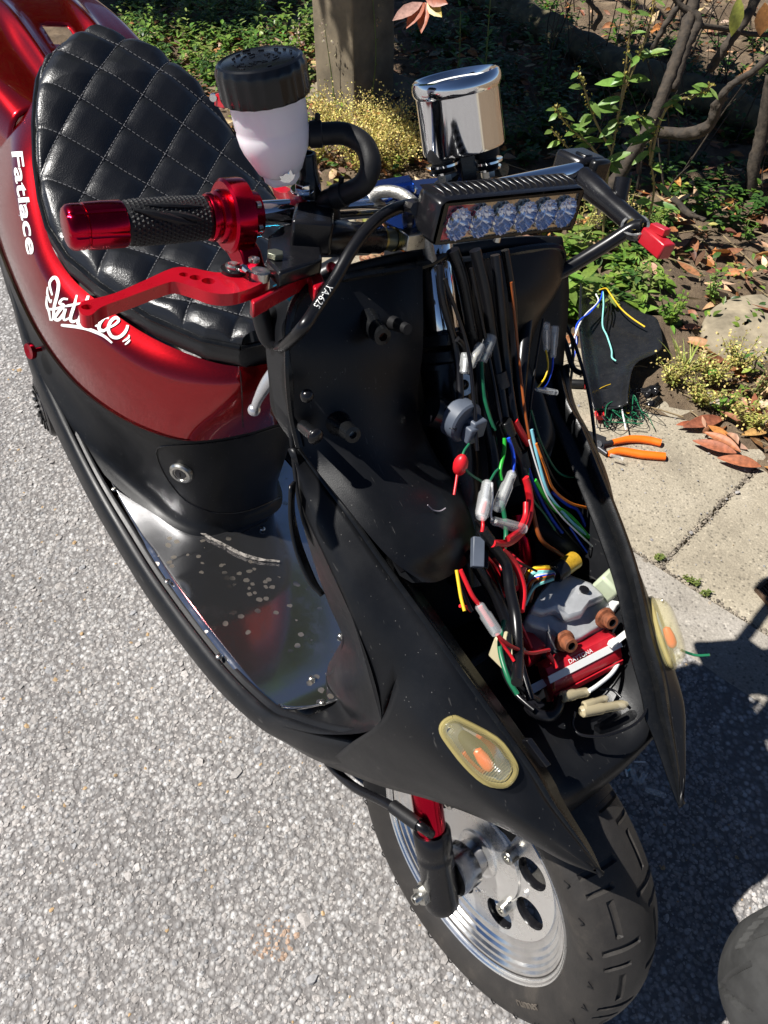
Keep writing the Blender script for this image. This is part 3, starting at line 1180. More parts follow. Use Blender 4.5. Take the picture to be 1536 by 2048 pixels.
# ---- black lower body with the storage door
b0 = [p + V(-.004 if abs(p[1]) < .1 else 0, .004 * np.sign(-p[1]) * -1 * (abs(p[1]) > .06), .002) for p in lo_l]
b1 = uline([(-.642, 0, .488), (-.648, .060, .488), (-.670, .108, .488), (-.72, .143, .488), (-.78, .164, .488), (-.88, .182, .495), (-.98, .192, .518), (-1.08, .197, .567), (-1.18, .192, .63), (-1.29, .176, .675)])
b2 = uline([(-.650, 0, .40), (-.656, .060, .40), (-.684, .100, .40), (-.74, .124, .40), (-.81, .140, .402), (-.90, .160, .42), (-1.0, .182, .46), (-1.09, .194, .52), (-1.19, .189, .59), (-1.30, .17, .64)])
b3 = uline([(-.660, 0, .315), (-.668, .062, .315), (-.70, .092, .315), (-.76, .112, .318), (-.84, .142, .335), (-.92, .172, .372), (-1.01, .188, .425), (-1.10, .192, .49), (-1.2, .186, .56), (-1.31, .165, .61)])
b4 = uline([(-.650, 0, .287), (-.658, .070, .287), (-.69, .104, .287), (-.75, .128, .292), (-.835, .160, .315), (-.92, .180, .352), (-1.01, .192, .405), (-1.10, .194, .47), (-1.2, .187, .54), (-1.31, .163, .59)])
bl_rows = [b0, b1, b2, b3, b4]
bl_cols = [cr([r[j] for r in bl_rows], 5) for j in range(len(b0))]
low_geo = Geo().grid([[c[i] for c in bl_cols] for i in range(len(bl_cols[0]))])
low_body = low_geo.build('lower_cowl', M_plastic, scooter, sharp=60)
LOW_BVH = BVHTree.FromPolygons([Vector(map(float, p)) for p in low_geo.v], [f for f in low_geo.f])


def on(bvh, u, v, off=.001):
    """where the line of sight through a photo pixel meets a surface, lifted off it by off"""
    D = Vector(SM.T @ ray(u, v)).normalized()
    h = bvh.ray_cast(Vector(CL), D)
    if h[0] is None:
        return None
    n = h[1] if h[1].dot(D) < 0 else -h[1]
    return h[0] + n * off


def line_on(bvh, px, r, off=.0, n=5):
    c = cr([(u, v, 0) for u, v in px], n)
    P = [on(bvh, q[0], q[1], off) for q in c]
    return [p for p in P if p is not None]


door = [(312, 905), (324, 893), (400, 888), (480, 876), (560, 852), (580, 848)]
pts = line_on(LOW_BVH, door, .001)
if len(pts) > 3:
    Geo().tube(pts, .0014, 6).build('storage_door_joint', M_black_m, low_body)
door2 = [(312, 905), (320, 930), (340, 965), (370, 1000), (410, 1020), (450, 1027), (500, 1020), (560, 995)]
pts = line_on(LOW_BVH, door2, .001)
if len(pts) > 3:
    Geo().tube(pts, .0014, 6).build('storage_door_joint', M_black_m, low_body)
p = on(LOW_BVH, 363, 945, 0)
q = on(LOW_BVH, 375, 935, 0)
nrm = (Vector(CL) - p).normalized()
hx = LOW_BVH.find_nearest(p)[1]
if hx.dot(nrm) < 0:
    hx = -hx
lk = Geo().lathe([(.0195, -.002), (.0195, .003), (.017, .006), (.0125, .0065), (.0115, .004), (.0100, .0035), (1e-4, .0035)], p, hx, 28).build('storage_lock', M_steel, low_body)
Geo().lathe([(.0095, .0036), (.0095, .005), (1e-4, .005)], p, hx, 20).build('lock_barrel', M_toolsteel, lk)
Geo().box(p + hx * .0052, .002, .009, .0012, frame_of(hx)[1:] + (hx,)).build('key_slot', M_black_m, lk)
# red cowl joint at the nose
for px in ([(486, 868), (484, 800), (480, 740), (476, 712)], [(545, 712), (552, 770), (566, 835)]):
    pts = line_on(RED_BVH, px, .001)
    if len(pts) > 2:
        Geo().tube(pts, .0009, 6).build('cowl_joint', M_black_m, red_body)

# ---- seat
SX = np.linspace(-.605, -1.166, 300)
SNY = 170
tt = np.linspace(-1, 1, SNY)


def seat_top(x, t):
    w = seat_w(x)
    zb = seat_zb(x)
    zc = zb + .060
    nose = min(1, max(0, (-.60 - x) / .10))
    crown = (1 - abs(t) ** 2.6)
    z = zb + .028 + (zc - zb - .028) * crown * (.35 + .65 * math.sqrt(nose))
    return z, w


_sx = np.linspace(-.6, -1.17, 300)
_sl = np.concatenate([[0], np.cumsum(np.hypot(np.diff(_sx), np.diff([seat_zb(q) for q in _sx])))])


def arc(x):
    return -float(np.interp(-x, -_sx, _sl))


QD = .098
QA = -(arc(-1.04) - .08) / QD
QB = -(arc(-1.04) + .08) / QD


def quilt(x, y):
    X = arc(x)
    a, b = (X + y) / QD + QA, (X - y) / QD + QB
    qa, qb = abs(math.sin(math.pi * a)), abs(math.sin(math.pi * b))
    return .0100 * (min(1, qa * 1.25) ** .5) * (min(1, qb * 1.25) ** .5)


rows = []
for x in SX:
    r = []
    for t in tt:
        z, w = seat_top(x, t)
        y = w * math.sin(t * math.pi / 2 * .98) / math.sin(math.pi / 2 * .98)
        fade = min(1, (1 - abs(t)) * 6)
        r.append(V(x, y, z + quilt(x, y) * fade))
    rows.append(r)
seat_geo = Geo().grid(rows)
seat = seat_geo.build('seat', M_seat, scooter, sharp=0)
SEAT_BVH = BVHTree.FromPolygons([Vector(map(float, p)) for p in seat_geo.v], [f for f in seat_geo.f])
# side band and piping
edgeR = [(x, -seat_w(x)) for x in SX]
loop = [(x, -w) for x, w in edgeR]
ring = [V(x, y, seat_zb(x)) for x, y in edgeR] + [V(x, -y, seat_zb(x)) for x, y in edgeR[::-1]]
band = []
for k, (dz, dw) in enumerate(((.029, 0), (.016, .002), (.004, -.001), (-.006, -.012))):
    band.append([p + V(0, np.sign(p[1]) * dw, dz) for p in ring])
Geo().grid(band, closed_u=True).build('side_band', M_seat, seat, sharp=0)
Geo().tube([p + V(0, np.sign(p[1]) * .0015, .030) for p in ring] + [ring[0] + V(0, -.0015, .030)], .0042, 8).build('piping', M_plastic_s, seat)
# stitching along the quilt seams
st = Geo()
for fam in (1, -1):
    for k in range(-40, 41):
        prev = None
        for s_ in np.arange(-.36, .36, .0052):
            y = s_
            X = (k - (QA if fam == 1 else QB)) * QD - fam * y
            x = float(np.interp(-X, _sl, _sx)) if 0 < -X < _sl[-1] else 0
            if not (-1.15 < x < -.64):
                prev = None
                continue
            w = seat_w(x)
            if abs(y) > w * .93:
                prev = None
                continue
            t = math.asin(max(-1, min(1, y / w * math.sin(math.pi / 2 * .98)))) / (math.pi / 2 * .98)
            z, _ = seat_top(x, t)
            p = Vector((x, y, z + .0024))
            if prev is not None:
                a_, b_ = prev.lerp(p, .18), prev.lerp(p, .82)
                st.tube([a_, b_], .0007, 4, cap=False)
            prev = p
M_thread = pbr('grey thread', (.15, .15, .16), .6, var=.1)
so = st.build('stitching', M_thread, seat, sharp=0, fixn=False, kind='stuff')

# ---- tail cowl
tz = .862
tail_rows = []
for x, pts in ((-1.13, [(-.165, .765), (-.160, .790), (-.147, .818), (-.115, .832), (-.085, .838), (-.064, .850), (-.040, .830), (0, .828)]),
               (-1.20, [(-.176, .760), (-.170, .800), (-.155, .838), (-.120, .850), (-.085, .856), (-.064, .876), (-.042, .852), (0, .850)]),
               (-1.28, [(-.182, .765), (-.174, .815), (-.158, .858), (-.120, .870), (-.085, .878), (-.064, .899), (-.042, .880), (0, .878)]),
               (-1.36, [(-.182, .780), (-.173, .840), (-.156, .884), (-.120, .896), (-.085, .904), (-.064, .917), (-.042, .906), (0, .905)]),
               (-1.46, [(-.172, .800), (-.163, .860), (-.146, .906), (-.115, .918), (-.085, .924), (-.064, .929), (-.042, .927), (0, .927)]),
               (-1.60, [(-.130, .860), (-.122, .900), (-.112, .930), (-.090, .940), (-.070, .945), (-.050, .946), (-.030, .946), (0, .946)]),
               (-1.68, [(-.080, .900), (-.076, .918), (-.070, .932), (-.060, .940), (-.045, .942), (-.032, .942), (-.020, .942), (0, .942)])):
    tail_rows.append([V(x, y, z) for y, z in pts] + [V(x, -y, z) for y, z in pts[-2::-1]])
tgrid = smooth_grid(tail_rows, 4, 6)
tg = Geo()
nr, nc = len(tgrid), len(tgrid[0])
fs = []
for i in range(nr - 1):
    for j in range(nc - 1):
        c = sum(tgrid[a][b] for a, b in ((i, j), (i + 1, j), (i, j + 1), (i + 1, j + 1))) / 4
        if -1.345 < c[0] < -1.290 and abs(c[1] - .0) < .026:
            continue
        fs.append((i * nc + j, i * nc + j + 1, (i + 1) * nc + j + 1, (i + 1) * nc + j))
tg.add([p for r in tgrid for p in r], fs)
tail = tg.build('tail_cowl', M_candy, scooter, solid=.004, sharp=60)
# rear wheel, engine side and rear light
g = Geo()
prof = [(.150, -.040), (.165, -.055), (.19, -.064), (.212, -.062), (.226, -.05), (.234, -.028), (.237, 0), (.234, .028), (.226, .05), (.212, .062), (.19, .064), (.165, .055), (.15, .04)]


def lug(t, r, h):
    return 1 - (.035 if (r > .205 and math.sin(t * 26 + h * 60) > .45) else 0)


g.lathe(prof, (-1.29, 0, .236), (0, 1, 0), 156, rfun=lug)
rw = g.build('rear_wheel', M_tyre, scooter)
Geo().lathe([(.152, -.038), (.140, -.034), (.06, -.012), (.04, -.012), (.03, -.05), (1e-4, -.05)], (-1.29, 0, .236), (0, 1, 0), 36).build('rim', M_black_m, rw)
p = S(61, 702, y=-.206)
ab = Geo().lathe([(.004, -.04), (.004, -.004), (.0135, -.004), (.0145, 0), (.0135, .004), (.006, .003), (1e-4, .002)], p, (.2, -1, .1), 24).build('shock_bolt', M_redano, scooter)
Geo().cyl((-1.30, -.07, .30), (-1.16, -.06, .66), .022, 18).build('rear_shock', M_black_m, scooter)
fc = S(94, 812, y=-.150)
fan = Geo().lathe([(.060, .03), (.062, -.004), (.058, -.010), (.050, -.012), (.046, -.006), (.030, -.004), (.028, -.012), (1e-4, -.012)], fc, (.12, 1, .1), 40).build('fan_cover', M_black_m, scooter)
for k in range(16):
    a_ = 2 * math.pi * k / 16
    d_ = Vector((math.cos(a_), 0, math.sin(a_)))
    t_ = Vector((-math.sin(a_), 0, math.cos(a_)))
    Geo().prism([fc + d_ * .030 + Vector((0, -.012, 0)), fc + d_ * .046 + t_ * .004 + Vector((0, -.013, 0)), fc + d_ * .047 + t_ * .010 + Vector((0, -.013, 0)), fc + d_ * .031 + t_ * .006 + Vector((0, -.012, 0))], (0, .012, 0)).build('fan_vane', M_plastic_s, fan)
Geo().box((-1.22, .02, .30), .34, .17, .18).build('engine', M_black_m, scooter, bevel=.02)
Geo().tube([(-.55, .16, .2), (-.50, .19, .10), (-.48, .215, .048)], .009, 10, smooth=4).build('side_stand', M_black_m, scooter)
Geo().box((-.75, 0, .20), .9, .2, .07).build('under_frame', M_black_m, scooter, bevel=.02)
# small silver hook lever behind the shield
hk = SP([(590, 712, -.09), (562, 734, -.10), (536, 765, -.11), (518, 795, -.118), (508, 820, -.122)])
hl = Geo().tube(hk, [.0115, .0100, .0085, .006, .005], 16, smooth=6)
hl.ball(hk[-1], .0078)
hl.build('hook_lever', pbr('cast silver lever', (.62, .62, .64), .3, metal=.75, var=.08), scooter, sharp=60)
# ------------------------------------------------------------------ front wheel and fork
AX = Vector((0, 0, .235))
YD = Vector((0, 1, 0))


def tread(y, ang):
    """groove depth of the tyre at lateral y (m) and angle (rad)"""
    d = 0
    P = 2 * math.pi / 15
    for sgn in (-1, 1):
        q = (ang + (0 if sgn < 0 else P / 2)) % P / P          # 0..1 along one pattern step
        yy = y * sgn
        # transverse slit, slightly slanted
        if .006 < yy < .046:
            if abs(q - .30) < .035 or (yy > .02 and abs(q - .06) < .03):
                d = .004
        # hooked groove: long leg round the circumference
        if abs(yy - .030) < .0024 and .45 < q < .92:
            d = .004
    return d


g = Geo()
prof = [(-.040, .155), (-.047, .166), (-.055, .180), (-.0595, .195), (-.0585, .206), (-.056, .2125), (-.053, .2165), (-.0500, .2195), (-.0455, .2228)]
prof += [(y, .236 - .0138 * (abs(y) / .0455) ** 2.1) for y in np.linspace(-.043, .043, 41)]
prof += [(-y, r) for y, r in prof[:9][::-1]]
NA = 780
rows = []
for y, r in prof:
    row = []
    for k in range(NA):
        a = 2 * math.pi * k / NA
        rr = r - (tread(y, a) if r > .214 else 0)
        row.append(AX + Vector((math.cos(a) * rr, y, math.sin(a) * rr)))
    rows.append(row)
g.grid(rows, closed_u=True)
M_lip = pbr('polished rim lip', (.80, .80, .79), .2, metal=1, var=.12, vscale=40)
fwheel = empty('front_wheel')
fwheel.parent = scooter
tyre = g.build('tyre', M_tyre, fwheel, sharp=30)
# raised marks on the sidewall
g = Geo()
for k in range(30):
    a = 2 * math.pi * k / 30 + .1
    p = AX + Vector((math.cos(a) * .209, -.0592, math.sin(a) * .209))
    rad = Vector((math.cos(a), 0, math.sin(a)))
    tan = Vector((-math.sin(a), 0, math.cos(a)))
    g.box(p, .007, .0012, .0012, (rad * .8 + tan * .6, YD, tan * .8 - rad * .6))
    g.box(p + tan * .0045, .007, .0012, .0012, (rad * .8 - tan * .6, YD, tan * .8 + rad * .6))
g.build('wear_marks', M_rubber, fwheel, kind='stuff')


def ring_text(txt, size, rad, a_mid, yside, mat, name, parent):
    """raised lettering round the sidewall"""
    cu = bpy.data.curves.new('tmp', 'FONT')
    cu.body = txt
    cu.size = size
    cu.align_x = 'CENTER'
    cu.extrude = .0005
    ob = bpy.data.objects.new('tmp', cu)
    me = bpy.data.meshes.new_from_object(ob)
    g_ = Geo()
    vs = []
    for v in me.vertices:
        a = a_mid + v.co.x / rad
        rr = rad - v.co.y
        vs.append(AX + Vector((math.cos(a) * rr, yside - v.co.z, math.sin(a) * rr)))
    g_.add(vs, [tuple(p.vertices) for p in me.polygons])
    o_ = g_.build(name, mat, parent, smooth=False)
    bpy.data.objects.remove(ob)
    return o_


M_letter = pbr('worn raised rubber', (.10, .085, .07), .7, var=.2)
ring_text('runner', .017, .188, R(-30), -.0588, M_letter, 'sidewall_lettering', tyre)
# rim: turned dish with steps, flat face with eight round holes
g = Geo()
pr = [(.150, -.010), (.156, -.034), (.160, -.0445), (.1655, -.0485), (.167, -.046), (.1665, -.041)]
dish = [(.1635, -.0475), (.160, -.0440), (.158, -.0415), (.1545, -.0405), (.1525, -.0365), (.1490, -.0355), (.1470, -.0315), (.1430, -.0300), (.1405, -.0265), (.1360, -.0255), (.1330, -.0225), (.1270, -.0215), (.1240, -.0195)]
g.lathe([(r, y) for r, y in pr], AX, (0, 1, 0), 96)
Geo().lathe([(r, y) for r, y in dish], AX, (0, 1, 0), 96).build('rim_lip', M_lip, fwheel, sharp=25)
g.lathe([(.150, -.010), (.150, .02), (.158, .040), (.166, .047)], AX, (0, 1, 0), 96)
# face plate with holes (front and back skins and hole walls)
HOLES = [(.0935 * math.cos(R(40 - 45 * k)), .0935 * math.sin(R(40 - 45 * k))) for k in range(8)]
HR = .0225
for yy in (-.0195, -.0075):
    bm = bmesh.new()
    outer = [bm.verts.new((AX.x + .124 * math.cos(2 * math.pi * k / 96), yy, AX.z + .124 * math.sin(2 * math.pi * k / 96))) for k in range(96)]
    edges = [bm.edges.new((outer[k], outer[(k + 1) % 96])) for k in range(96)]
    for hx_, hz_ in HOLES:
        rr = [bm.verts.new((AX.x + hx_ + HR * math.cos(2 * math.pi * k / 24), yy, AX.z + hz_ + HR * math.sin(2 * math.pi * k / 24))) for k in range(24)]
        edges += [bm.edges.new((rr[k], rr[(k + 1) % 24])) for k in range(24)]
    bmesh.ops.triangle_fill(bm, use_beauty=True, edges=edges)
    bad = [f for f in bm.faces if any((f.calc_center_median().x - hx_) ** 2 + (f.calc_center_median().z - AX.z - hz_) ** 2 < (HR * .9) ** 2 for hx_, hz_ in HOLES)]
    bmesh.ops.delete(bm, geom=bad, context='FACES')
    bm.verts.index_update()
    g.add([v.co.copy() for v in bm.verts], [tuple(v.index for v in f.verts) for f in bm.faces])
    bm.free()
for hx_, hz_ in HOLES:
    g.lathe([(HR, -.0195), (HR, -.0075)], AX + Vector((hx_, 0, hz_)), (0, 1, 0), 24)
rim = g.build('rim', M_rim, fwheel, merge=.00005, sharp=25)
# hole liners (dark bevels)
for hx_, hz_ in HOLES:
    Geo().lathe([(HR - .0002, -.0192), (HR - .0022, -.016), (HR - .0022, -.008)], AX + Vector((hx_, 0, hz_)), (0, 1, 0), 24).build('hole_edge', M_black_m, rim)
# hub and the smooth disc carrier
hub = Geo().lathe([(.070, -.0198), (.069, -.0235), (.062, -.0245), (.034, -.0245), (.033, -.028), (.028, -.030), (1e-4, -.030)], AX, (0, 1, 0), 48).build('hub_plate', M_rim, fwheel)
for a in (57, -29, -119, 151):
    p = AX + Vector((.074 * math.cos(R(a)), 0, .074 * math.sin(R(a))))
    b = Geo().lathe([(.0092, -.019), (.0092, -.033), (.0080, -.0345), (.0042, -.0345), (.0040, -.0305), (1e-4, -.0305)], p, (0, 1, 0), 18).build('hub_bolt', M_steel, hub)
for a in (14, -76, 104, -166):
    p = AX + Vector((.079 * math.cos(R(a)), 0, .079 * math.sin(R(a))))
    Geo().lathe([(.0045, -.0195), (.0045, -.0225), (.002, -.0225), (1e-4, -.021)], p, (0, 1, 0), 12).build('hub_rivet', M_rim, hub)
# brake disc on the other side
g = Geo()
g.lathe([(.060, .026), (.095, .026), (.095, .030), (.06, .030)], AX, (0, 1, 0), 48)
g.build('brake_disc', M_steel, fwheel)
# fork legs
RK = Vector((-.452, 0, .892))                     # along the fork, upwards
RKF = Vector((.892, 0, .452))
for sgn in (-1, 1):
    base = Vector((.012, .098 * sgn, .222))
    leg = Geo().lathe([(1e-4, -.018), (.018, -.017), (.0215, -.012), (.0225, 0), (.0225, .060), (.0232, .062), (.0232, .066), (.0225, .068), (.0225, .074), (.0236, .076), (.0236, .102), (.0215, .105), (.0180, .105)], base, RK, 28).build('fork_leg', M_black_m, scooter)
    Geo().cyl(base + RK * .100, base + RK * .46, .0185, 28).build('fork_tube', M_redano, leg)
    # spacer between leg and hub
    Geo().lathe([(.012, 0), (.030, .001), (.031, .006), (.031, .030), (.026, .034), (.022, .048), (.014, .05)], Vector((.0, .079 * sgn, .237)), (0, -sgn, 0), 32).build('wheel_spacer', pbr('polished hub steel', (.36, .36, .37), .18, metal=1, var=.1), leg)
    g = Geo()
    pa = Vector((0, .118 * sgn, .235))
    g.hexa(pa, (0, sgn, 0), .0125, .010)
    g.lathe([(.0145, -.002), (.0145, 0), (.008, 0)], pa, (0, sgn, 0), 20)
    g.lathe([(.0065, 0), (.0065, .017), (.0055, .019), (.003, .019), (.003, .012), (1e-4, .012)], pa, (0, sgn, 0), 16)
    g.build('axle_nut', M_steel, leg, sharp=30)
Geo().cyl((0, -.12, .235), (0, .12, .235), .006, 12).build('axle', M_steel, scooter)
# brake hose to the fork leg
bh = SP([(640, 1500, -.12), (665, 1535, -.125), (710, 1575, -.128), (770, 1605, -.126), (805, 1628, -.124), (845, 1655, -.12), (862, 1668, -.11)])
Geo().tube(bh, .0062, 10, smooth=8).build('front_brake_hose', M_cable, scooter)
bh2 = SP([(785, 1612, -.1262), (812, 1632, -.1238), (838, 1650, -.121)])
Geo().tube(bh2, .0085, 10, smooth=4).build('hose_sleeve', M_rubber, scooter)
# inner mudguard above the tyre
rows = []
for a in np.linspace(R(8), R(172), 22):
    rr = .262 + .012 * math.sin(a)
    rows.append([V(math.cos(a) * rr * 1.0, y, .235 + math.sin(a) * (rr - 12 * y * y)) for y in np.linspace(-.085, .085, 9)])
rows = [r for r in rows if r[4][0] < .085]
Geo().grid(rows).build('inner_mudguard', M_plastic, scooter, solid=.003)
# head tube and steering column
def rk(d, fwd=0, y=0):
    """point on the steering axis, d metres up from the axle"""
    return Vector((.018, y, .235)) + RK * d + RKF * fwd


Geo().cyl(rk(.40), rk(.655), .027, 24).build('head_tube', M_black_m, scooter)
hn = Geo().hexa(rk(.655), RK, .031, .012).hexa(rk(.672), RK, .029, .012)
hn.lathe([(.033, .649), (.033, .655), (.02, .655)], rk(0), RK, 24)
hn.build('headset_nut', M_black_m, scooter, bevel=.001)
Geo().lathe([(.0185, .684), (.0200, .688), (.0200, .752), (.0185, .756), (.0185, .76), (.0225, .762), (.0225, .782), (.015, .784)], rk(0), RK, 32).build('steering_stem', M_chrome, scooter)
Geo().box(rk(.30), .08, .22, .05, (RKF, YD, RK)).build('lower_yoke', M_black_m, scooter, bevel=.008)
# ------------------------------------------------------------------ handlebar and what is clamped to it
def B(y, dx=0, dz=0):
    return Vector((-.355 - .085 * abs(y) + dx, y, .957 + dz + (.005 if y > .2 else 0)))


def bar_ax(y):
    return (B(y + .001) - B(y)).normalized()


def bl(prof, y0, mat, name, parent, n=28, rfun=None):
    """turned part on the bar: prof = (radius, y)"""
    g_ = Geo().lathe([(r, (y - y0)) for r, y in prof], B(y0), -(B(y0 - .05) - B(y0)) if y0 < 0 else (B(y0 + .05) - B(y0)), n, rfun=rfun)
    return g_.build(name, mat, parent)


def plate_holes(outline, holes, vec, seg=16):
    """solid plate from a planar outline with round holes (centre, radius) in scooter z planes"""
    g_ = Geo()
    vec = Vector(vec)
    for off in (Vector((0, 0, 0)), vec):
        bm = bmesh.new()
        loops = [[Vector(p) for p in outline]] + [[Vector(c) + Vector((math.cos(2 * math.pi * k / seg), math.sin(2 * math.pi * k / seg), 0)) * r for k in range(seg)] for c, r in holes]
        ed = []
        for lp in loops:
            vs = [bm.verts.new(p + off) for p in lp]
            ed += [bm.edges.new((vs[k], vs[(k + 1) % len(vs)])) for k in range(len(vs))]
        bmesh.ops.triangle_fill(bm, use_beauty=True, edges=ed, normal=(0, 0, 1))
        bad = [f for f in bm.faces if any((f.calc_center_median() - off - Vector(c)).length < r * .9 for c, r in holes)]
        bmesh.ops.delete(bm, geom=bad, context='FACES')
        bm.verts.index_update()
        g_.add([v.co.copy() for v in bm.verts], [tuple(v.index for v in f.verts) for f in bm.faces])
        bm.free()
    for lp in loops:
        n = len(lp)
        g_.add(lp + [p + vec for p in lp], [(k, (k + 1) % n, n + (k + 1) % n, n + k) for k in range(n)])
    return g_


bar = Geo().tube([B(-.20), B(-.10), B(0)], .0112, 24).tube([B(0), B(.1), B(.262)], .0112, 24).build('handlebar', M_chrome, scooter)
# right grip: red end, rubber, red flange
grip = bl([(.0165, -.302), (.0172, -.300), (.0182, -.29), (.0184, -.26), (.0178, -.232), (.0165, -.229)], -.265, M_rubber, 'grip', scooter)
# diamond knurling on the rubber
g = Geo()
ga, gu, gw = frame_of(B(-.231) - B(-.299))
NK, NL = 30, 19
for i in range(NL):
    yy = -.299 + .068 * (i + .5) / NL
    for k in range(NK):
        a = 2 * math.pi * (k + .5 * (i % 2)) / NK
        rr = np.interp(yy, [-.30, -.29, -.26, -.232], [.0172, .0182, .0184, .0178])
        d = gu * math.cos(a) + gw * math.sin(a)
        t_ = -gu * math.sin(a) + gw * math.cos(a)
        c = B(yy) + d * (rr - .0002)
        s1, s2 = .0019, .0021
        g.add([c + t_ * s1, c + ga * s2, c - t_ * s1, c - ga * s2, c + d * .0011], [(0, 1, 4), (1, 2, 4), (2, 3, 4), (3, 0, 4)])
g.build('grip_knurl', M_rubber, grip, smooth=False, fixn=False, kind='stuff')
# smooth moulded flashes on the rubber
for a0, y0, a1, y1, w0 in ((-.55, -.296, .25, -.246, .0035), (-.35, -.27, .1, -.24, .003), (-.75, -.285, -.5, -.238, .0025)):
    pts = []
    for q in np.linspace(0, 1, 8):
        a = 1.95 + a0 + (a1 - a0) * q
        yy = y0 + (y1 - y0) * q
        # angle measured from the camera-facing side
        d = (Vector(CL) - B(-.265)).normalized()
        d = (d - ga * d.dot(ga)).normalized()
        e = ga.cross(d)
        aa = (a - 1.95)
        pts.append(B(yy) + (d * math.cos(aa) + e * math.sin(aa)) * .0184)
    Geo().tube(pts, [.0008, w0 * .6, w0, w0, w0, w0, w0 * .6, .0008], 8).build('grip_flash', M_rubber, grip)


def flute(t, r, h):
    return 1.0 - (.06 if (r > .015 and (t % (math.pi / 3)) < .16) else 0)


bl([(1e-4, -.3480), (.0110, -.3480), (.0150, -.3470), (.0172, -.3445), (.0178, -.3410), (.0178, -.3345), (.0170, -.3340), (.0170, -.3325), (.0182, -.3320), (.0186, -.318), (.0186, -.303), (.0180, -.3015), (.012, -.3015)], -.325, M_redano, 'bar_end', grip, 72, flute)
bl([(.012, -.2295), (.0190, -.229), (.0200, -.2275), (.0200, -.2245), (.0185, -.2235), (.0185, -.222), (.0215, -.2205), (.0225, -.2175), (.0225, -.214), (.012, -.213)], -.22, M_redano, 'grip_flange', grip, 40)
# throttle housing: thick disc with a lobe towards the lever, screws on its inner face
th = bl([(.012, -.2145), (.0285, -.2145), (.0310, -.2125), (.0315, -.200), (.0310, -.196), (.0270, -.194), (.0215, -.1935), (.0200, -.186), (.0195, -.183), (.0145, -.1825), (.012, -.1825)], -.20, M_redano, 'throttle_housing', scooter, 44)
Geo().prism([B(-.213, .012, -.012), B(-.213, .030, -.020), B(-.213, .046, -.040), B(-.213, .036, -.046), B(-.213, .004, -.031), B(-.213, -.012, -.028)], (0, .020, 0)).build('throttle_lobe', M_redano, th, bevel=.002)
for dx, dz in ((.018, .016), (.024, -.004), (-.006, .024)):
    Geo().lathe([(.0032, 0), (.0032, .004), (.0016, .004), (1e-4, .003)], B(-.193, dx * .9, dz * .9), (0, 1, 0), 12).build('housing_screw', M_steel, th)

# ---- master cylinder, perch and lever (right)
ZL = .941
perch = Geo().prism([S(u, v, z=.950) for u, v in ((534, 519), (537, 470), (560, 452), (600, 440), (640, 446), (645, 518), (600, 532), (560, 545))], (0, 0, -.014)).build('lever_perch', M_black_m, scooter, bevel=.0025)
pv = S(550, 515, z=.9505)
Geo().hexa(pv, (0, 0, 1), .0072, .005).build('pivot_bolt', M_olive, perch, bevel=.0006)
out = [(531, 540), (508, 547), (488, 541), (470, 539), (440, 545), (410, 541), (380, 535), (345, 536), (290, 560), (230, 586), (184, 598), (166, 602), (157, 612), (160, 625), (170, 631), (184, 629), (205, 613), (262, 592), (330, 567), (354, 564), (388, 574), (420, 585), (455, 588), (490, 581), (522, 567), (540, 554)]
holes = [(S(174, 614, z=ZL), .0040), (S(368, 549, z=ZL), .0038), (S(391, 555, z=ZL), .0046), (S(417, 562, z=ZL), .0054)]
lever = plate_holes(cr([S(u, v, z=ZL) for u, v in out], 3, closed=True), holes, (0, 0, -.010)).build('brake_lever', M_redlever, scooter, bevel=.0012, sharp=30)
for (u, v), r_, m_ in (((519, 549), .0085, M_steel), ((467, 537), .0105, M_black_m), ((467, 537), .0068, M_steel)):
    p = S(u, v, z=ZL + .003)
    k = .003 if m_ is not M_black_m else .0
    Geo().lathe([(r_, -.004), (r_, k), (r_ * .7, k + .0012), (r_ * .3, k + .0008), (1e-4, k + .0004)], p, (0, 0, 1), 22).build('lever_dial' if u < 500 else 'lever_pin', m_, lever)
Geo().tube([S(476, 535, z=.948), S(488, 537, z=.951), S(497, 543, z=.948)], [.003, .0034, .002], 8, smooth=3).build('dial_tab', M_chrome, lever)
Geo().lathe([(.0045, 0), (.0045, .003), (.002, .0035), (1e-4, .0025)], S(508, 523, z=.948), (0, 0, 1), 14).build('lever_screw', M_steel, lever)
Geo().prism([S(u, v, z=.934) for u, v in ((500, 598), (560, 565), (631, 524), (650, 562), (636, 578), (628, 577), (617, 547), (560, 577), (508, 606))], (0, 0, -.014)).build('lever_base', M_redlever, perch, bevel=.0015)
Geo().ball(S(663, 535, y=-.14), .005).build('bleed_cap', M_redlever, perch)
mc = Geo()
m0, m1 = S(628, 476, y=-.150), S(757, 478, y=-.075)
md = (m1 - m0).normalized()
mc.lathe([(1e-4, 0), (.0155, 0), (.0165, .003), (.0165, .035), (.0150, .037), (.0150, .060), (.0135, .062), (.0135, (m1 - m0).length), (1e-4, (m1 - m0).length)], m0, md, 28)
master = mc.build('master_cylinder', M_black_m, scooter)
bj = Geo().lathe([(.0115, .001), (.0115, .0045), (.006, .0045)], m1, md, 20).lathe([(.0115, .0165), (.0115, .020), (.006, .020)], m1, md, 20)
bj.build('banjo_washer', M_brass, master)
Geo().lathe([(.006, .0045), (.0105, .0045), (.0105, .0165), (.006, .0165)], m1, md, 20).build('banjo', M_olive, master)
Geo().hexa(m1 + md * .020, md, .0105, .010).build('banjo_bolt', M_olive, master, bevel=.0008)
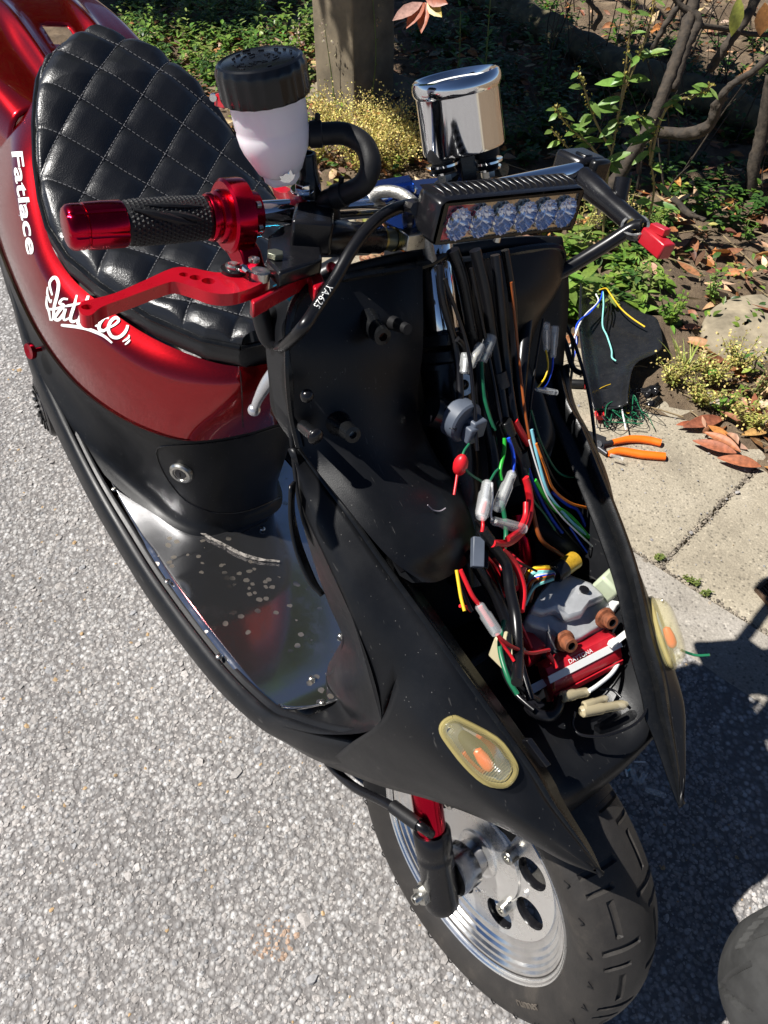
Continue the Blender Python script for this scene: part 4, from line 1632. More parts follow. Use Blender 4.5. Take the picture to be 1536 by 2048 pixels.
# elbow pot and mirror boss
p0, p1 = S(652, 455, y=-.125), S(648, 408, y=-.128)
Geo().lathe([(.0140, -.010), (.0140, (p1 - p0).length - .004), (.0150, (p1 - p0).length - .003), (.0150, (p1 - p0).length), (.0125, (p1 - p0).length + .003), (1e-4, (p1 - p0).length + .003)], p0, p1 - p0, 24).build('hose_elbow', M_rubber, master)
p0, p1 = S(622, 392, y=-.135), S(613, 306, y=-.142)
L_ = (p1 - p0).length
Geo().lathe([(.0100, 0), (.0095, L_ * .5), (.0085, L_ * .55), (.0085, L_ - .002), (.0078, L_), (.0055, L_), (.0055, L_ - .012), (1e-4, L_ - .012)], p0, p1 - p0, 24).build('mirror_boss', M_black_m, master)
Geo().prism([S(u, v, z=.972) for u, v in ((584, 440), (590, 404), (640, 398), (668, 404), (668, 446))], (0, 0, -.03)).build('bar_clamp', M_black_m, master, bevel=.003)
# red bracket and its bolt
Geo().tube([S(560, 352, y=-.118), S(556, 378, y=-.122), S(575, 392, y=-.132), S(608, 388, y=-.142)], .0075, 4, smooth=2).build('reservoir_bracket', M_redlever, scooter, bevel=.001)
bb_ = S(604, 382, y=-.148)
g = Geo().lathe([(.0105, 0), (.0105, .002), (.006, .002)], bb_, (.1, -.1, 1), 20)
g.hexa(bb_ + Vector((0, 0, .002)), (.1, -.1, 1), .0072, .0055)
g.build('bracket_bolt', M_chrome, scooter, bevel=.0006, sharp=30)

# ---- brake fluid reservoir
r0, r1 = S(562, 345, y=-.165), S(517, 112, y=-.188)
rd = (r1 - r0).normalized()
RL = (r1 - r0).length
a = NT('milky polypropylene')
a.b.inputs['Base Color'].default_value = (.86, .80, .84, 1)
a.b.inputs['Roughness'].default_value = .32
a.b.inputs['Subsurface Weight'].default_value = .6
a.b.inputs['Subsurface Radius'].default_value = (.02, .015, .018)
a.b.inputs['Subsurface Scale'].default_value = .6
nz = a.n('TexNoise', Scale=24, Detail=4)
a.l(a.co(), nz.inputs['Vector'])
a.bump(nz.outputs['Fac'], .1, .002)
M_milk = a.m
cb = RL - .026
g = Geo().lathe([(1e-4, .000), (.0160, .000), (.0195, .003), (.0222, .009), (.0280, .021), (.0300, .028), (.0308, .036), (.0300, .039), (.0308, .041), (.0318, cb), (.02, cb)], r0, rd, 40)
res_o = g.build('fluid_reservoir', M_milk, scooter, sharp=45)
_, ru, rw_ = frame_of(rd)
# foot with its clamp screw
vd = (Vector(CL) - r0).normalized()
vd = (vd - rd * vd.dot(rd)).normalized()
sd = rd.cross(vd)
g = Geo().prism([r0 + rd * .022 + sd * .019 - vd * .006, r0 + rd * .022 - sd * .019 - vd * .006, r0 - rd * .002 - sd * .015 - vd * .006, r0 - rd * .008 - sd * .009 - vd * .006, r0 - rd * .008 + sd * .010 - vd * .006, r0 - rd * .002 + sd * .015 - vd * .006], vd * .020)
g.build('reservoir_foot', M_milk, res_o, bevel=.003)
ps = r0 + vd * .0142 + rd * .004 + sd * .004
g = Geo().lathe([(.0075, 0), (.0075, .0015), (.005, .0015)], ps, vd, 20)
g.hexa(ps + vd * .001, vd, .0063, .005)
g.lathe([(.0032, .006), (.0032, .009), (1e-4, .009)], ps, vd, 12)
g.build('foot_bolt', M_chrome, res_o, sharp=30)


M_capblack = pbr('glossy black cap', (.004, .0045, .006), .24, spec=.5, var=.1)


def scal(t, r, h):
    return 1 + (.016 * math.cos(18 * t) if r > .034 and 0 < h < .030 else 0)


g = Geo().lathe([(.031, cb - .003), (.0366, cb - .003), (.0372, cb - .001)] + [(.0372, cb + .003 + .015 * k / 3) for k in range(4)] + [(.0366, cb + .0205), (.0348, cb + .0235), (.0330, cb + .0245), (.0310, cb + .0235), (.0296, cb + .0242), (.012, cb + .0246), (1e-4, cb + .0246)], r0, rd, 144, rfun=lambda t, r, h: 1 - (.026 * abs(math.cos(10 * t)) ** 1.5 if r > .0355 else 0))
cap = g.build('reservoir_cap', M_capblack, res_o, sharp=30)
# worn embossing on the cap
g = Geo()
rnd = random.Random(3)
for k in range(46):
    a0 = rnd.random() * 6.28
    rr = rnd.uniform(.006, .029)
    c = r0 + rd * (cb + .0246) + (ru * math.cos(a0) + rw_ * math.sin(a0)) * rr
    g.box(c, rnd.uniform(.002, .005), .0012, .0012, ((-ru * math.sin(a0) + rw_ * math.cos(a0)), (ru * math.cos(a0) + rw_ * math.sin(a0)), rd))
g.build('cap_embossing', M_capblack, cap, smooth=False, kind='stuff')
# red mount plate behind the reservoir
Geo().prism([S(u, v, y=-.205) for u, v in ((428, 188), (450, 180), (456, 212), (444, 218), (428, 212))], (-.004, .03, 0)).build('reservoir_mount', M_redlever, res_o, bevel=.001)
Geo().lathe([(.003, 0), (.003, .003), (1e-4, .003)], S(426, 194, y=-.207), vd, 12).build('mount_screw', M_chrome, res_o)
# outlet hose
hs = SP([(606, 270, -.150), (640, 268, -.140), (690, 268, -.118), (728, 290, -.108), (741, 330, -.108), (728, 366, -.112), (700, 384, -.118), (660, 398, -.126), (646, 410, -.128)])
Geo().tube(hs, .0093, 16, smooth=8).build('reservoir_hose', M_rubber, scooter)
for i_, (q0, q1) in enumerate((((619, 269, -.147), (645, 268, -.138)), ((690, 388, -.120), (668, 395, -.125)))):
    a_, b_ = S(q0[0], q0[1], y=q0[2]), S(q1[0], q1[1], y=q1[2])
    cl_ = Geo().cyl(a_, b_, .0108, 18, bev=.0008)
    cl_.box((a_ + b_) / 2 + Vector((0, 0, .0125)), .004, .003, .008)
    cl_.build('hose_clip', M_rubber, scooter)
# lever cable with boot
bt = SP([(516, 598, -.21), (520, 622, -.208), (528, 652, -.205), (536, 676, -.202), (548, 688, -.198)])
Geo().tube(bt[:2], .0042, 10).build('cable_end', M_chrome, scooter)
Geo().tube(bt, [.0075, .0082, .0085, .0080, .0070], 14, smooth=5).build('cable_boot', M_rubber, scooter)
cb_ = SP([(540, 680, -.201), (556, 692, -.196), (572, 688, -.205)])
cb_ += SP([(606, 655, -.247), (635, 612, -.258), (668, 562, -.268), (700, 505, -.278), (735, 458, -.288), (770, 428, -.296), (805, 413, -.30), (832, 408, -.305)], ax='x')
lcable = Geo().tube(cb_, .0056, 12, smooth=8).build('lever_cable', M_cable, scooter)
# white print along the cable
cu = bpy.data.curves.new('tmp', 'FONT')
cu.body = 'YA-6256'
cu.size = .0085
ob = bpy.data.objects.new('tmp', cu)
me = bpy.data.meshes.new_from_object(ob)
q0, q1 = S(658, 577, x=-.2650), S(627, 624, x=-.2550)
dv = (q1 - q0).normalized()
vv_ = (Vector(CL) - q0).normalized()
up_ = vv_.cross(dv).normalized()
vv_ = dv.cross(up_).normalized()
g = Geo()
vs = []
for v in me.vertices:
    y_ = (v.co.y - .0033) * 1.0
    ang = y_ / .0057
    vs.append(q0 + dv * v.co.x * .95 + (vv_ * math.cos(ang) + up_ * math.sin(ang)) * .00585)
g.add(vs, [tuple(p.vertices) for p in me.polygons])
g.build('cable_print', M_white, lcable, smooth=False, fixn=False)
bpy.data.objects.remove(ob)

# ---- stem clamp, braided line, small cyan canister
clamp = Geo().box(B(0, 0, -.004), .046, .075, .040).build('stem_clamp', M_bluealu, scooter, bevel=.006)
Geo().box(B(0, .0, -.022), .044, .05, .03).build('stem_clamp_base', M_bluealu, clamp, bevel=.004)
Geo().prism([S(u, v, y=-.04) for u, v in ((738, 378), (828, 364), (832, 388), (745, 398))], (-.02, .01, 0)).build('clamp_top', M_bluealu, clamp, bevel=.002)
Geo().box(S(828, 478, y=-.04), .016, .03, .016).build('clamp_tab', M_steel, clamp, bevel=.001)
for sg in (-1, 1):
    Geo().lathe([(.0055, 0), (.0055, .004), (.003, .004), (1e-4, .002)], B(.026 * sg, .012, .016), (0, 0, 1), 16).build('clamp_screw', M_chrome, clamp)
br = SP([(742, 392, -.062), (762, 384, -.058), (790, 384, -.05), (815, 396, -.045), (835, 420, -.04), (850, 470, -.03), (862, 520, -.02)])
M_braid = pbr('braided steel hose', (.42, .41, .38), .38, metal=.8, var=.3, vscale=500, bump=1., bscale=900)
Geo().tube(br, .0058, 12, smooth=8).build('braided_hose', M_braid, scooter)
p0, p1 = S(535, 616, y=-.115), S(597, 582, y=-.085)
cy = Geo().lathe([(1e-4, 0), (.016, 0), (.018, .003), (.018, .012), (.0165, .013), (.0165, .016), (.018, .017), (.018, (p1 - p0).length), (1e-4, (p1 - p0).length)], p0, p1 - p0, 26).build('canister', M_cyan, scooter)
Geo().cyl(p1, p1 + (p1 - p0).normalized() * .06, .014, 18).build('canister_body', M_black_m, cy)

# ---- gauge can
g0, g1 = S(928, 297, y=.004), S(911, 156, y=-.008)
g1 = g0 + (g1 - g0).normalized() * .062
gd = (g1 - g0).normalized()
GL = .062
ga_ = Geo().lathe([(1e-4, -.001), (.034, -.001), (.0376, .0005), (.0384, .003), (.0378, GL - .014), (.0380, GL - .0135), (.0390, GL - .0125), (.0400, GL - .010), (.0402, GL - .007), (.0398, GL - .0035), (.0386, GL - .001), (.0368, 0 + GL), (.0348, GL - .0005), (.0334, GL - .003), (.0330, GL - .006), (1e-4, GL - .004)], g0, gd, 72).build('gauge', M_chrome, scooter, sharp=30)
Geo().lathe([(.0335, GL - .0055), (1e-4, GL - .0052)], g0, gd, 48).build('gauge_face', M_white, ga_)
for (u, v, yy) in ((884, 320, -.022), (972, 314, .028)):
    p = S(u, v, y=yy)
    mt = Geo().lathe([(.011, .012), (.013, .006), (.013, .001), (.010, 0), (.010, -.002)], p, gd, 22).build('gauge_rubber', M_rubber, scooter)
    Geo().lathe([(.0155, -.0045), (.0155, -.0025), (.006, -.002)], p, gd, 22).lathe([(.013, -.011), (.0135, -.009), (.006, -.009)], p, gd, 22).build('gauge_washer', M_chrome, mt)
    Geo().lathe([(.0105, -.0090), (.0115, -.0070), (.0105, -.0045)], p, gd, 22).build('gauge_grommet', M_rubber, mt)
    Geo().hexa(p - gd * .018, gd, .007, .007).build('gauge_nut', M_steel, mt)
    Geo().cyl(p - gd * .03, p - gd * .01, .003, 10).build('gauge_stud', M_steel, mt)
p = S(930, 322, y=.003)
Geo().box(p, .010, .020, .05, (Vector((1, 0, 0)), YD, gd)).build('gauge_bracket', M_black_m, scooter, bevel=.001)
Geo().tube([S(930, 345, y=.003), B(.0, .02, .02)], .008, 8).build('bracket_stem', M_black_m, scooter)

# ---- LED light bar: corners of its front face from the photograph
LX = -.236
LA = {k: S(*px, x=LX) for k, px in dict(tl=(884, 401), tr=(1173, 373), br=(1148, 460), bl=(861, 494)).items()}


def LP(a, b, c):
    """a across 0..1, b up 0..1, c metres behind the front face"""
    lo_ = LA['bl'].lerp(LA['br'], a)
    hi_ = LA['tl'].lerp(LA['tr'], a)
    return lo_.lerp(hi_, b) + Vector((-c, 0, .10 * c))


rows = []
for c, ins in ((.0, .018), (.0015, .004), (.004, 0), (.012, .0), (.024, .03), (.034, .10), (.038, .2)):
    loop = []
    x0, x1, y0, y1 = ins * .35, 1 - ins * .35, ins * 1.2, 1 - ins * .9
    rc = .05
    for cx, cy, a0 in ((x1 - rc, y1 - rc * 3, 0), (x0 + rc, y1 - rc * 3, 90), (x0 + rc, y0 + rc * 3, 180), (x1 - rc, y0 + rc * 3, 270)):
        for k in range(7):
            t = R(a0 + 90 * k / 6)
            loop.append(LP(cx + rc * math.cos(t), cy + rc * 3 * math.sin(t), c))
    rows.append(loop)
g = Geo().grid(rows, closed_u=True)
g.f.append(tuple(range(len(g.v) - 28, len(g.v))))
led = g.build('light_bar', M_black_m, scooter, sharp=50)
# frame lip round the lens
loopo, loopi = [], []
for (x0, x1, y0, y1, L_) in ((.018, .978, .05, .94, loopo), (.045, .952, .11, .88, loopi)):
    for cx, cy in ((x1, y1), (x0, y1), (x0, y0), (x1, y0)):
        L_.append((cx, cy))
g = Geo()
n4 = 4
vv_ = [LP(a_, b_, -.0012) for a_, b_ in loopo] + [LP(a_, b_, -.0012) for a_, b_ in loopi] + [LP(a_, b_, .003) for a_, b_ in loopi]
g.add(vv_, [(i, (i + 1) % 4, 4 + (i + 1) % 4, 4 + i) for i in range(4)] + [(4 + i, 4 + (i + 1) % 4, 8 + (i + 1) % 4, 8 + i) for i in range(4)])
g.build('lens_frame', M_plastic_s, led, smooth=False)
M_refl = pbr('reflector plate', (.56, .50, .36), .14, metal=1, var=.12, vscale=60)
M_cup = pbr('reflector cup', (.62, .66, .78), .07, metal=1, var=.05)
M_redled = pbr('red reflector surround', (.55, .03, .04), .25, metal=.4, var=.1)
fn = (LP(.5, .5, 0) - LP(.5, .5, .01)).normalized()
LU = (LP(.5, .9, 0) - LP(.5, .1, 0)).normalized()
LR = (LP(.9, .5, 0) - LP(.1, .5, 0)).normalized()
bm = bmesh.new()
ed = []
loops = [[LP(a_, b_, .0006) for a_, b_ in ((.045, .11), (.952, .11), (.952, .88), (.045, .88))]]
for k in range(6):
    c = LP(.125 + .149 * k, .485, .0006)
    loops.append([c + (LR * math.cos(2 * math.pi * j / 32) + LU * math.sin(2 * math.pi * j / 32)) * .0132 for j in range(32)])
for lp in loops:
    vs = [bm.verts.new(p) for p in lp]
    ed += [bm.edges.new((vs[j], vs[(j + 1) % len(vs)])) for j in range(len(vs))]
bmesh.ops.triangle_fill(bm, use_beauty=True, edges=ed, normal=fn)
cents = [LP(.125 + .149 * k, .485, .0006) for k in range(6)]
bmesh.ops.delete(bm, geom=[f for f in bm.faces if any((f.calc_center_median() - c).length < .0118 for c in cents)], context='FACES')
bm.verts.index_update()
red_, gold_ = Geo(), Geo()
vv_ = [v.co.copy() for v in bm.verts]
fr_ = [tuple(v.index for v in f.verts) for f in bm.faces if (f.calc_center_median() - cents[0]).length < .0185]
fg_ = [tuple(v.index for v in f.verts) for f in bm.faces if (f.calc_center_median() - cents[0]).length >= .0185]
bm.free()
gold_.add(vv_, fg_).build('reflector_plate', M_refl, led, smooth=False)
red_.add(vv_, fr_).build('red_surround', M_redled, led, smooth=False)
for k in range(6):
    c = LP(.125 + .149 * k, .485, .0033)
    rows = []
    for i in range(13):
        q = i / 12
        rr = .0142 * (1 - q * .88)
        dep = -.0095 * math.sqrt(q) + .0007 * math.cos(q * 6.28 * 3.5)
        rows.append([c + (LR * math.cos(t) + LU * math.sin(t)) * rr * (1 + .05 * math.cos(t * 16) * (1 - q)) + fn * (dep + .006 * 1) for t in [2 * math.pi * j / 48 for j in range(48)]])
    cupo = Geo().grid(rows, closed_u=True).build('reflector_cup', M_cup, led, sharp=25)
    Geo().ball(c + fn * -.002, .0012).build('led_chip', M_brass, cupo)
a = NT('clear polycarbonate')
a.b.inputs['Base Color'].default_value = (.9, .9, .9, 1)
a.b.inputs['Roughness'].default_value = .05
a.b.inputs['Alpha'].default_value = .10
M_cover = a.m
Geo().add([LP(.044, .10, -.0004), LP(.953, .10, -.0004), LP(.953, .89, -.0004), LP(.044, .89, -.0004)], [(0, 1, 2, 3)]).build('lens_cover', M_cover, led, smooth=False)
# cooling fins on top
for k in range(20):
    a_ = .05 + .90 * k / 19
    P = [LP(a_, .97, .004), LP(a_ - .004, 1.06, .010), LP(a_ - .012, 1.06, .024), LP(a_ - .018, .90, .037), LP(a_ - .015, .86, .030), LP(a_ - .006, .93, .012)]
    Geo().prism(P, LR * .0032).build('cooling_fin', M_black_m, led, bevel=.0006)
# brackets
for a_ in (.02, .98):
    Geo().tube([LP(a_, .45, .03), LP(.5 + (a_ - .5) * .8, .1, .06), B(.03 * (1 if a_ > .5 else -1), .02, -.012)], .006, 8, smooth=3).build('lamp_bracket', M_black_m, led)
Geo().cyl(LP(.55, -.05, .02), LP(.55, -.35, .02), .0035, 10).build('lamp_bolt', M_steel, led)

# ---- left side: chrome bar, switch block, bare lever perch, red plug
sw = Geo()
c0 = S(1156, 336, y=.285)
sw.box(c0, .044, .050, .036)
switch = sw.build('switch_block', M_black_m, scooter, bevel=.006)
Geo().box(c0 + Vector((.006, -.004, .016)), .018, .014, .008).build('switch_button', M_plastic_s, switch, bevel=.002)
p0, p1 = S(1168, 362, y=.262), S(1284, 462, y=.242)
pd = (p1 - p0).normalized()
Lp = (p1 - p0).length
lp_ = Geo().lathe([(1e-4, -.005), (.015, -.005), (.016, 0), (.0135, Lp * .3), (.0120, Lp * .5), (.0120, Lp * .95), (.011, Lp), (1e-4, Lp)], p0, pd, 22).build('bare_perch', M_black_m, scooter)
pr_ = S(1270, 455, y=.236)
Geo().lathe([(.0125, -.004), (.0155, -.004), (.0160, 0), (.0155, .004), (.0125, .004)], pr_, (.1, -.5, .8), 24).build('perch_ring', M_steel, lp_)
Geo().lathe([(.009, -.006), (.009, .006), (1e-4, .006)], pr_, (.1, -.5, .8), 20).build('cable_nipple', M_brass, lp_)
rp0 = S(1312, 486, y=.236)
Geo().box(rp0, .038, .018, .018, (pd, pd.cross(Vector((0, 0, 1))).normalized(), pd.cross(pd.cross(Vector((0, 0, 1)))).normalized())).build('red_plug', M_redbox, lp_, bevel=.002)
Geo().box(rp0 + Vector((-.004, .004, .013)), .02, .012, .008).build('plug_latch', M_redbox, lp_, bevel=.001)
p0, p1 = S(1236, 408, y=.268), S(1247, 356, y=.275)
Geo().lathe([(.0095, 0), (.0095, (p1 - p0).length), (.0075, (p1 - p0).length), (.0065, (p1 - p0).length - .012), (1e-4, (p1 - p0).length - .012)], p0, p1 - p0, 20).build('mirror_boss', M_black_m, lp_)
Geo().box(S(1195, 345, y=.285), .012, .03, .03).build('switch_cover', M_plastic_s, switch, bevel=.004)
cbl = SP([(1285, 452, .236), (1262, 458, .232), (1215, 488, .215), (1160, 522, .192), (1110, 552, .168), (1078, 578, .15), (1058, 615, .132), (1048, 680, .112), (1040, 760, .09), (1030, 860, .07)])
Geo().tube(cbl, .0080, 12, smooth=8).build('left_cable', M_cable, scooter)
# ------------------------------------------------------------------ wiring and boxes in the open front
def CX(v):
    return float(np.interp(v, [480, 600, 700, 800, 900, 1000, 1100, 1200, 1300, 1400, 1500], [-.275, -.255, -.24, -.212, -.185, -.155, -.12, -.085, -.045, 0, .035]))


def C(u, v, dx=0):
    return S(u, v, x=CX(v) + dx)


def wire(px, mat, r=.0017, dx=0, name='wire', parent=scooter, n=6):
    return Geo().tube([C(u, v, dx) for u, v in px], r * .86, 12, smooth=n).build(name, mat, parent, sharp=70)


def sleeve(a, b, r=.0052, mat=None, dx=.004, crimp=M_brass, cut=True):
    """clear bullet connector: sleeve with waist and the crimp showing inside"""
    p0, p1 = C(*a, dx), C(*b, dx)
    L = (p1 - p0).length
    d = p1 - p0
    o_ = Geo().lathe([(r * .55, 0), (r * .8, L * .06), (r * .8, L * .3), (r, L * .38), (r, L * .9), (r * .92, L), (r * .55, L), (r * .55, L * .8), (r * .45, L * .4), (r * .4, .0)], p0, d, 14).build('connector_sleeve', mat or M_sleeve, scooter)
    Geo().tube([p0.lerp(p1, .1), p0.lerp(p1, .75)], r * .38, 8).build('crimp', crimp, o_)
    return o_


M_tapewrap = pbr('loom tape', (.012, .012, .013), .5, var=.3, vscale=200, bump=.6, bscale=400)
# harness trunks
wire([(905, 500), (925, 560), (940, 640), (955, 720), (965, 800), (985, 900), (990, 960)], W_black, .0075, -.012, 'harness')
wire([(950, 500), (972, 590), (985, 680), (1002, 790), (1012, 850), (1022, 880), (1040, 920), (1050, 965)], W_black, .0068, .0, 'harness')
wire([(990, 510), (1000, 600), (1012, 720), (1022, 800), (1030, 845)], W_black, .0055, .004, 'harness')
wire([(1010, 500), (1025, 600), (1030, 700), (1040, 800), (1060, 900), (1080, 1000)], W_black, .005, -.01, 'harness')
wire([(880, 530), (886, 600), (912, 700), (920, 800), (905, 860)], W_black, .0045, .0, 'harness')
wire([(965, 1060), (990, 1095), (1013, 1131), (1020, 1179), (1031, 1233), (1036, 1306), (1034, 1365)], W_black, .0068, .012, 'harness')
wire([(940, 1105), (965, 1150), (990, 1190), (1012, 1240), (1025, 1290)], W_black, .0075, -.004, 'harness')
wire([(1010, 1140), (1022, 1200), (1030, 1260), (1042, 1330), (1062, 1400)], W_black, .005, .002, 'harness')
sl_ = C(1007, 842, .006), C(1018, 872, .006)
Geo().cyl(*sl_, .0085, 16, bev=.0008).build('harness_sleeve', M_plastic_s, scooter)
wire([(1029, 841), (1042, 864), (1057, 888)], W_red, .0045, .006, 'heat_shrink')
# thick battery lead
wire([(1050, 955), (1056, 975), (1060, 1000), (1058, 1030), (1047, 1058), (1028, 1078), (1006, 1088), (984, 1086)], W_red, .0050, .014, 'battery_lead')
wire([(1052, 1005), (1050, 1035), (1035, 1062), (1015, 1078)], W_red, .0036, .020, 'battery_lead')
wire([(1002, 1099), (1020, 1115), (1034, 1136), (1045, 1170), (1046, 1195), (1042, 1222)], W_red, .0044, .014, 'battery_lead')
# coloured wires
wire([(938, 888), (927, 905), (925, 925), (937, 945), (962, 962), (972, 968)], W_dgreen, .0015, .012)
Geo().ball(C(921, 930, .008), .0095, sc=(.8, .8, 1.3)).build('taped_joint', W_red, scooter)
wire([(915, 945), (912, 965), (908, 990)], W_red, .0016, .004)
wire([(1009, 876), (1008, 905), (1002, 930), (1000, 945), (1003, 960)], W_green, .0024, .012)
wire([(1017, 876), (1025, 900), (1028, 922), (1025, 945)], W_blue, .0024, .012)
sleeve((1025, 944), (995, 1018), .0066, M_sleeve, .016, M_steel)
sleeve((976, 962), (964, 1032), .0074, M_sleeve, .018, M_chrome)
sleeve((972, 1000), (962, 1036), .0056, M_sleeve, .022, W_red)
sleeve((985, 1041), (1047, 1058), .0058, M_sleeve, .020, M_steel)
wire([(980, 962), (990, 945), (997, 938)], W_dgreen, .0015, .012)
wire([(965, 1032), (966, 1050), (964, 1065)], W_red, .0022, .012)
wire([(984, 965), (985, 1000), (982, 1028), (985, 1040)], W_white, .0012, .016)
sleeve((928, 748), (932, 708), .0062, M_sleeve, .004, M_steel)
sleeve((942, 734), (961, 690), .0050, M_sleeve, .006, M_brass)
sleeve((964, 724), (982, 672), .0066, M_sleeve, .004, W_dgreen)
wire([(930, 700), (924, 688), (914, 678)], W_black, .0035, .004)
wire([(942, 734), (944, 760), (946, 785)], W_brown, .0016, .0)
wire([(963, 724), (966, 770), (970, 800), (980, 835), (990, 860)], W_dgreen, .0022, .004)
# head tube bolt with washer, grey starter relay
p = C(926, 769, -.006)
wsh = Geo().lathe([(.0055, 0), (.011, .0005), (.011, .003), (.0055, .003)], p, (.8, -.4, .4), 22).build('frame_washer', M_steel, scooter)
Geo().ball(p, .004).build('frame_bolt', M_black_m, wsh)
p0, p1 = C(862, 820, -.02), C(915, 840, -.012)
Geo().cyl(p0, p1, .016, 18).build('flasher_stem', M_black_m, scooter)
M_greyblue = pbr('grey blue plastic', (.075, .09, .12), .5, var=.15)
rl = Geo().cyl(C(908, 830, -.01), C(935, 848, .004), .0215, 24, bev=.002).build('flasher_relay', M_greyblue, scooter)
Geo().box(C(945, 850, .004), .022, .018, .020).build('relay_plug', M_greyblue, rl, bevel=.002)
Geo().box(C(940, 868, .006), .012, .012, .018).build('relay_plug', M_greyblue, rl, bevel=.002)
# bundle to the right
for px, m_, r_, dx in (([(1063, 859), (1079, 931), (1097, 987), (1126, 1025), (1157, 1056), (1190, 1080), (1226, 1098), (1246, 1135), (1257, 1178)], W_lblue, .0021, .012),
                       ([(1058, 880), (1074, 935), (1094, 992), (1122, 1032), (1152, 1062), (1184, 1092), (1203, 1112)], W_white, .0011, .016),
                       ([(1072, 887), (1091, 937), (1107, 978), (1141, 1006), (1182, 1019), (1207, 1044), (1214, 1064)], W_orange, .0018, .014),
                       ([(1076, 895), (1088, 945), (1100, 990), (1122, 1020)], W_brown, .0018, .010),
                       ([(1105, 985), (1135, 1010), (1155, 1020), (1170, 1051), (1186, 1098), (1200, 1134)], W_blue, .0022, .008),
                       ([(1070, 960), (1100, 1005), (1141, 1032), (1181, 1078), (1212, 1108), (1242, 1157)], W_green, .0025, .012),
                       ([(1074, 970), (1104, 1015), (1140, 1042), (1176, 1085), (1200, 1110), (1222, 1150)], W_green, .0020, .008),
                       ([(1055, 930), (1062, 990), (1090, 1030), (1110, 1060)], W_dgreen, .0016, .004),
                       ([(1062, 820), (1080, 880), (1105, 930), (1125, 950), (1150, 953), (1165, 938)], W_dgreen, .0015, .0),
                       ([(1092, 700), (1096, 730), (1090, 755), (1075, 775)], W_yellow, .0012, -.004),
                       ([(1106, 715), (1104, 740), (1095, 765), (1085, 778)], W_blue, .0012, -.004)):
    wire(px, m_, r_, dx)
sleeve((1165, 938), (1192, 903), .0052, M_sleeve, .0, M_steel)
sleeve((1213, 1060), (1224, 1092), .0045, M_sleeve_old, .010, M_brass)
sleeve((1239, 1157), (1249, 1196), .0056, M_sleeve_old, .010, M_brass)
sleeve((1248, 1190), (1252, 1232), .0056, M_sleeve_old, .006, M_brass)
sleeve((1256, 1172), (1262, 1215), .005, M_sleeve_old, .006, M_brass)
sleeve((1093, 702), (1092, 646), .0046, M_sleeve, -.006, M_steel)
sleeve((1106, 716), (1110, 652), .0046, M_sleeve, -.006, M_steel)
sleeve((1072, 778), (1112, 785), .0036, M_sleeve, -.004, M_steel)
# loose loops over the left edge
for px, m_, r_ in (([(1112, 640), (1135, 655), (1146, 700), (1144, 740), (1138, 800), (1150, 870), (1168, 940)], W_black, .0018),
                   ([(1112, 645), (1140, 668), (1160, 720), (1178, 790), (1188, 860), (1192, 905)], W_black, .0022),
                   ([(1095, 640), (1125, 645), (1150, 690), (1165, 740)], W_brown, .0015),
                   ([(1118, 660), (1132, 690), (1146, 735), (1165, 748)], W_black, .0035)):
    Geo().tube([S(u, v, y=.205) for u, v in px], r_, 10, smooth=6).build('wire', m_, scooter)
# thinner loom strands, each wandering a little
rn = random.Random(12)
strands = [((968, 520), (1000, 700), (1030, 830), (1060, 930)), ((940, 540), (975, 700), (992, 820), (1005, 880)), ((985, 880), (992, 960), (1010, 1060), (1000, 1120)), ((1035, 900), (1062, 960), (1100, 1040), (1150, 1100)), ((1048, 900), (1072, 980), (1120, 1050), (1175, 1120)),
           ((930, 1090), (975, 1130), (1010, 1200), (1030, 1290)), ((945, 1085), (1000, 1150), (1030, 1220), (1060, 1300)), ((1070, 880), (1110, 960), (1160, 1020), (1200, 1090)), ((1020, 560), (1040, 700), (1050, 820), (1068, 900)), ((895, 560), (930, 690), (950, 800), (960, 900)),
           ((1000, 1290), (1020, 1340), (1045, 1380), (1080, 1400)), ((1010, 1240), (1000, 1290), (1015, 1350), (1040, 1390)), ((1090, 640), (1075, 720), (1060, 800), (1050, 880)), ((1140, 1060), (1180, 1110), (1215, 1150), (1240, 1200)), ((1085, 1000), (1130, 1060), (1185, 1130), (1205, 1190)), ((1160, 1100), (1200, 1140), (1225, 1200), (1236, 1260)),
           ((955, 1040), (985, 1090), (1030, 1120), (1075, 1140)), ((1060, 1010), (1085, 1075), (1120, 1110), (1165, 1140))]
for k_, st_ in enumerate(strands):
    px = [(u + rn.uniform(-6, 6), v + rn.uniform(-6, 6)) for u, v in st_]
    wire(px, [W_black, W_black, W_dgreen, W_black, W_blue, W_black, W_red, W_black, W_brown][k_ % 9], rn.choice([.0013, .0017, .0022, .0030]), rn.uniform(-.012, .012))
for (a_, b_, r_) in (((996, 745), (1004, 775), .0088), ((1040, 905), (1048, 935), .0082), ((1015, 1140), (1020, 1172), .0082), ((962, 690), (968, 715), .0088)):
    Geo().tube([C(*a_, .0), C(*b_, .0)], r_, 14).build('tape_wrap', M_tapewrap, scooter)
# rubber boot of the coil lead
bt = [C(1072, 1050, -.03), C(1095, 1062, -.02), C(1120, 1080, -.012), C(1145, 1105, -.01), C(1160, 1140, -.012)]
Geo().tube(bt, [.019, .0165, .018, .0155, .016], 16, smooth=7).build('rubber_boot', M_rubber, scooter)
# ---- grey ignition box on its bracket
def Z(u, v, z):
    return S(u, v, z=z)


def zz_(u, v):
    return .612 - .030 * max(0, (v - 1190) / 90) - .012 * max(0, (u - 1180) / 45)


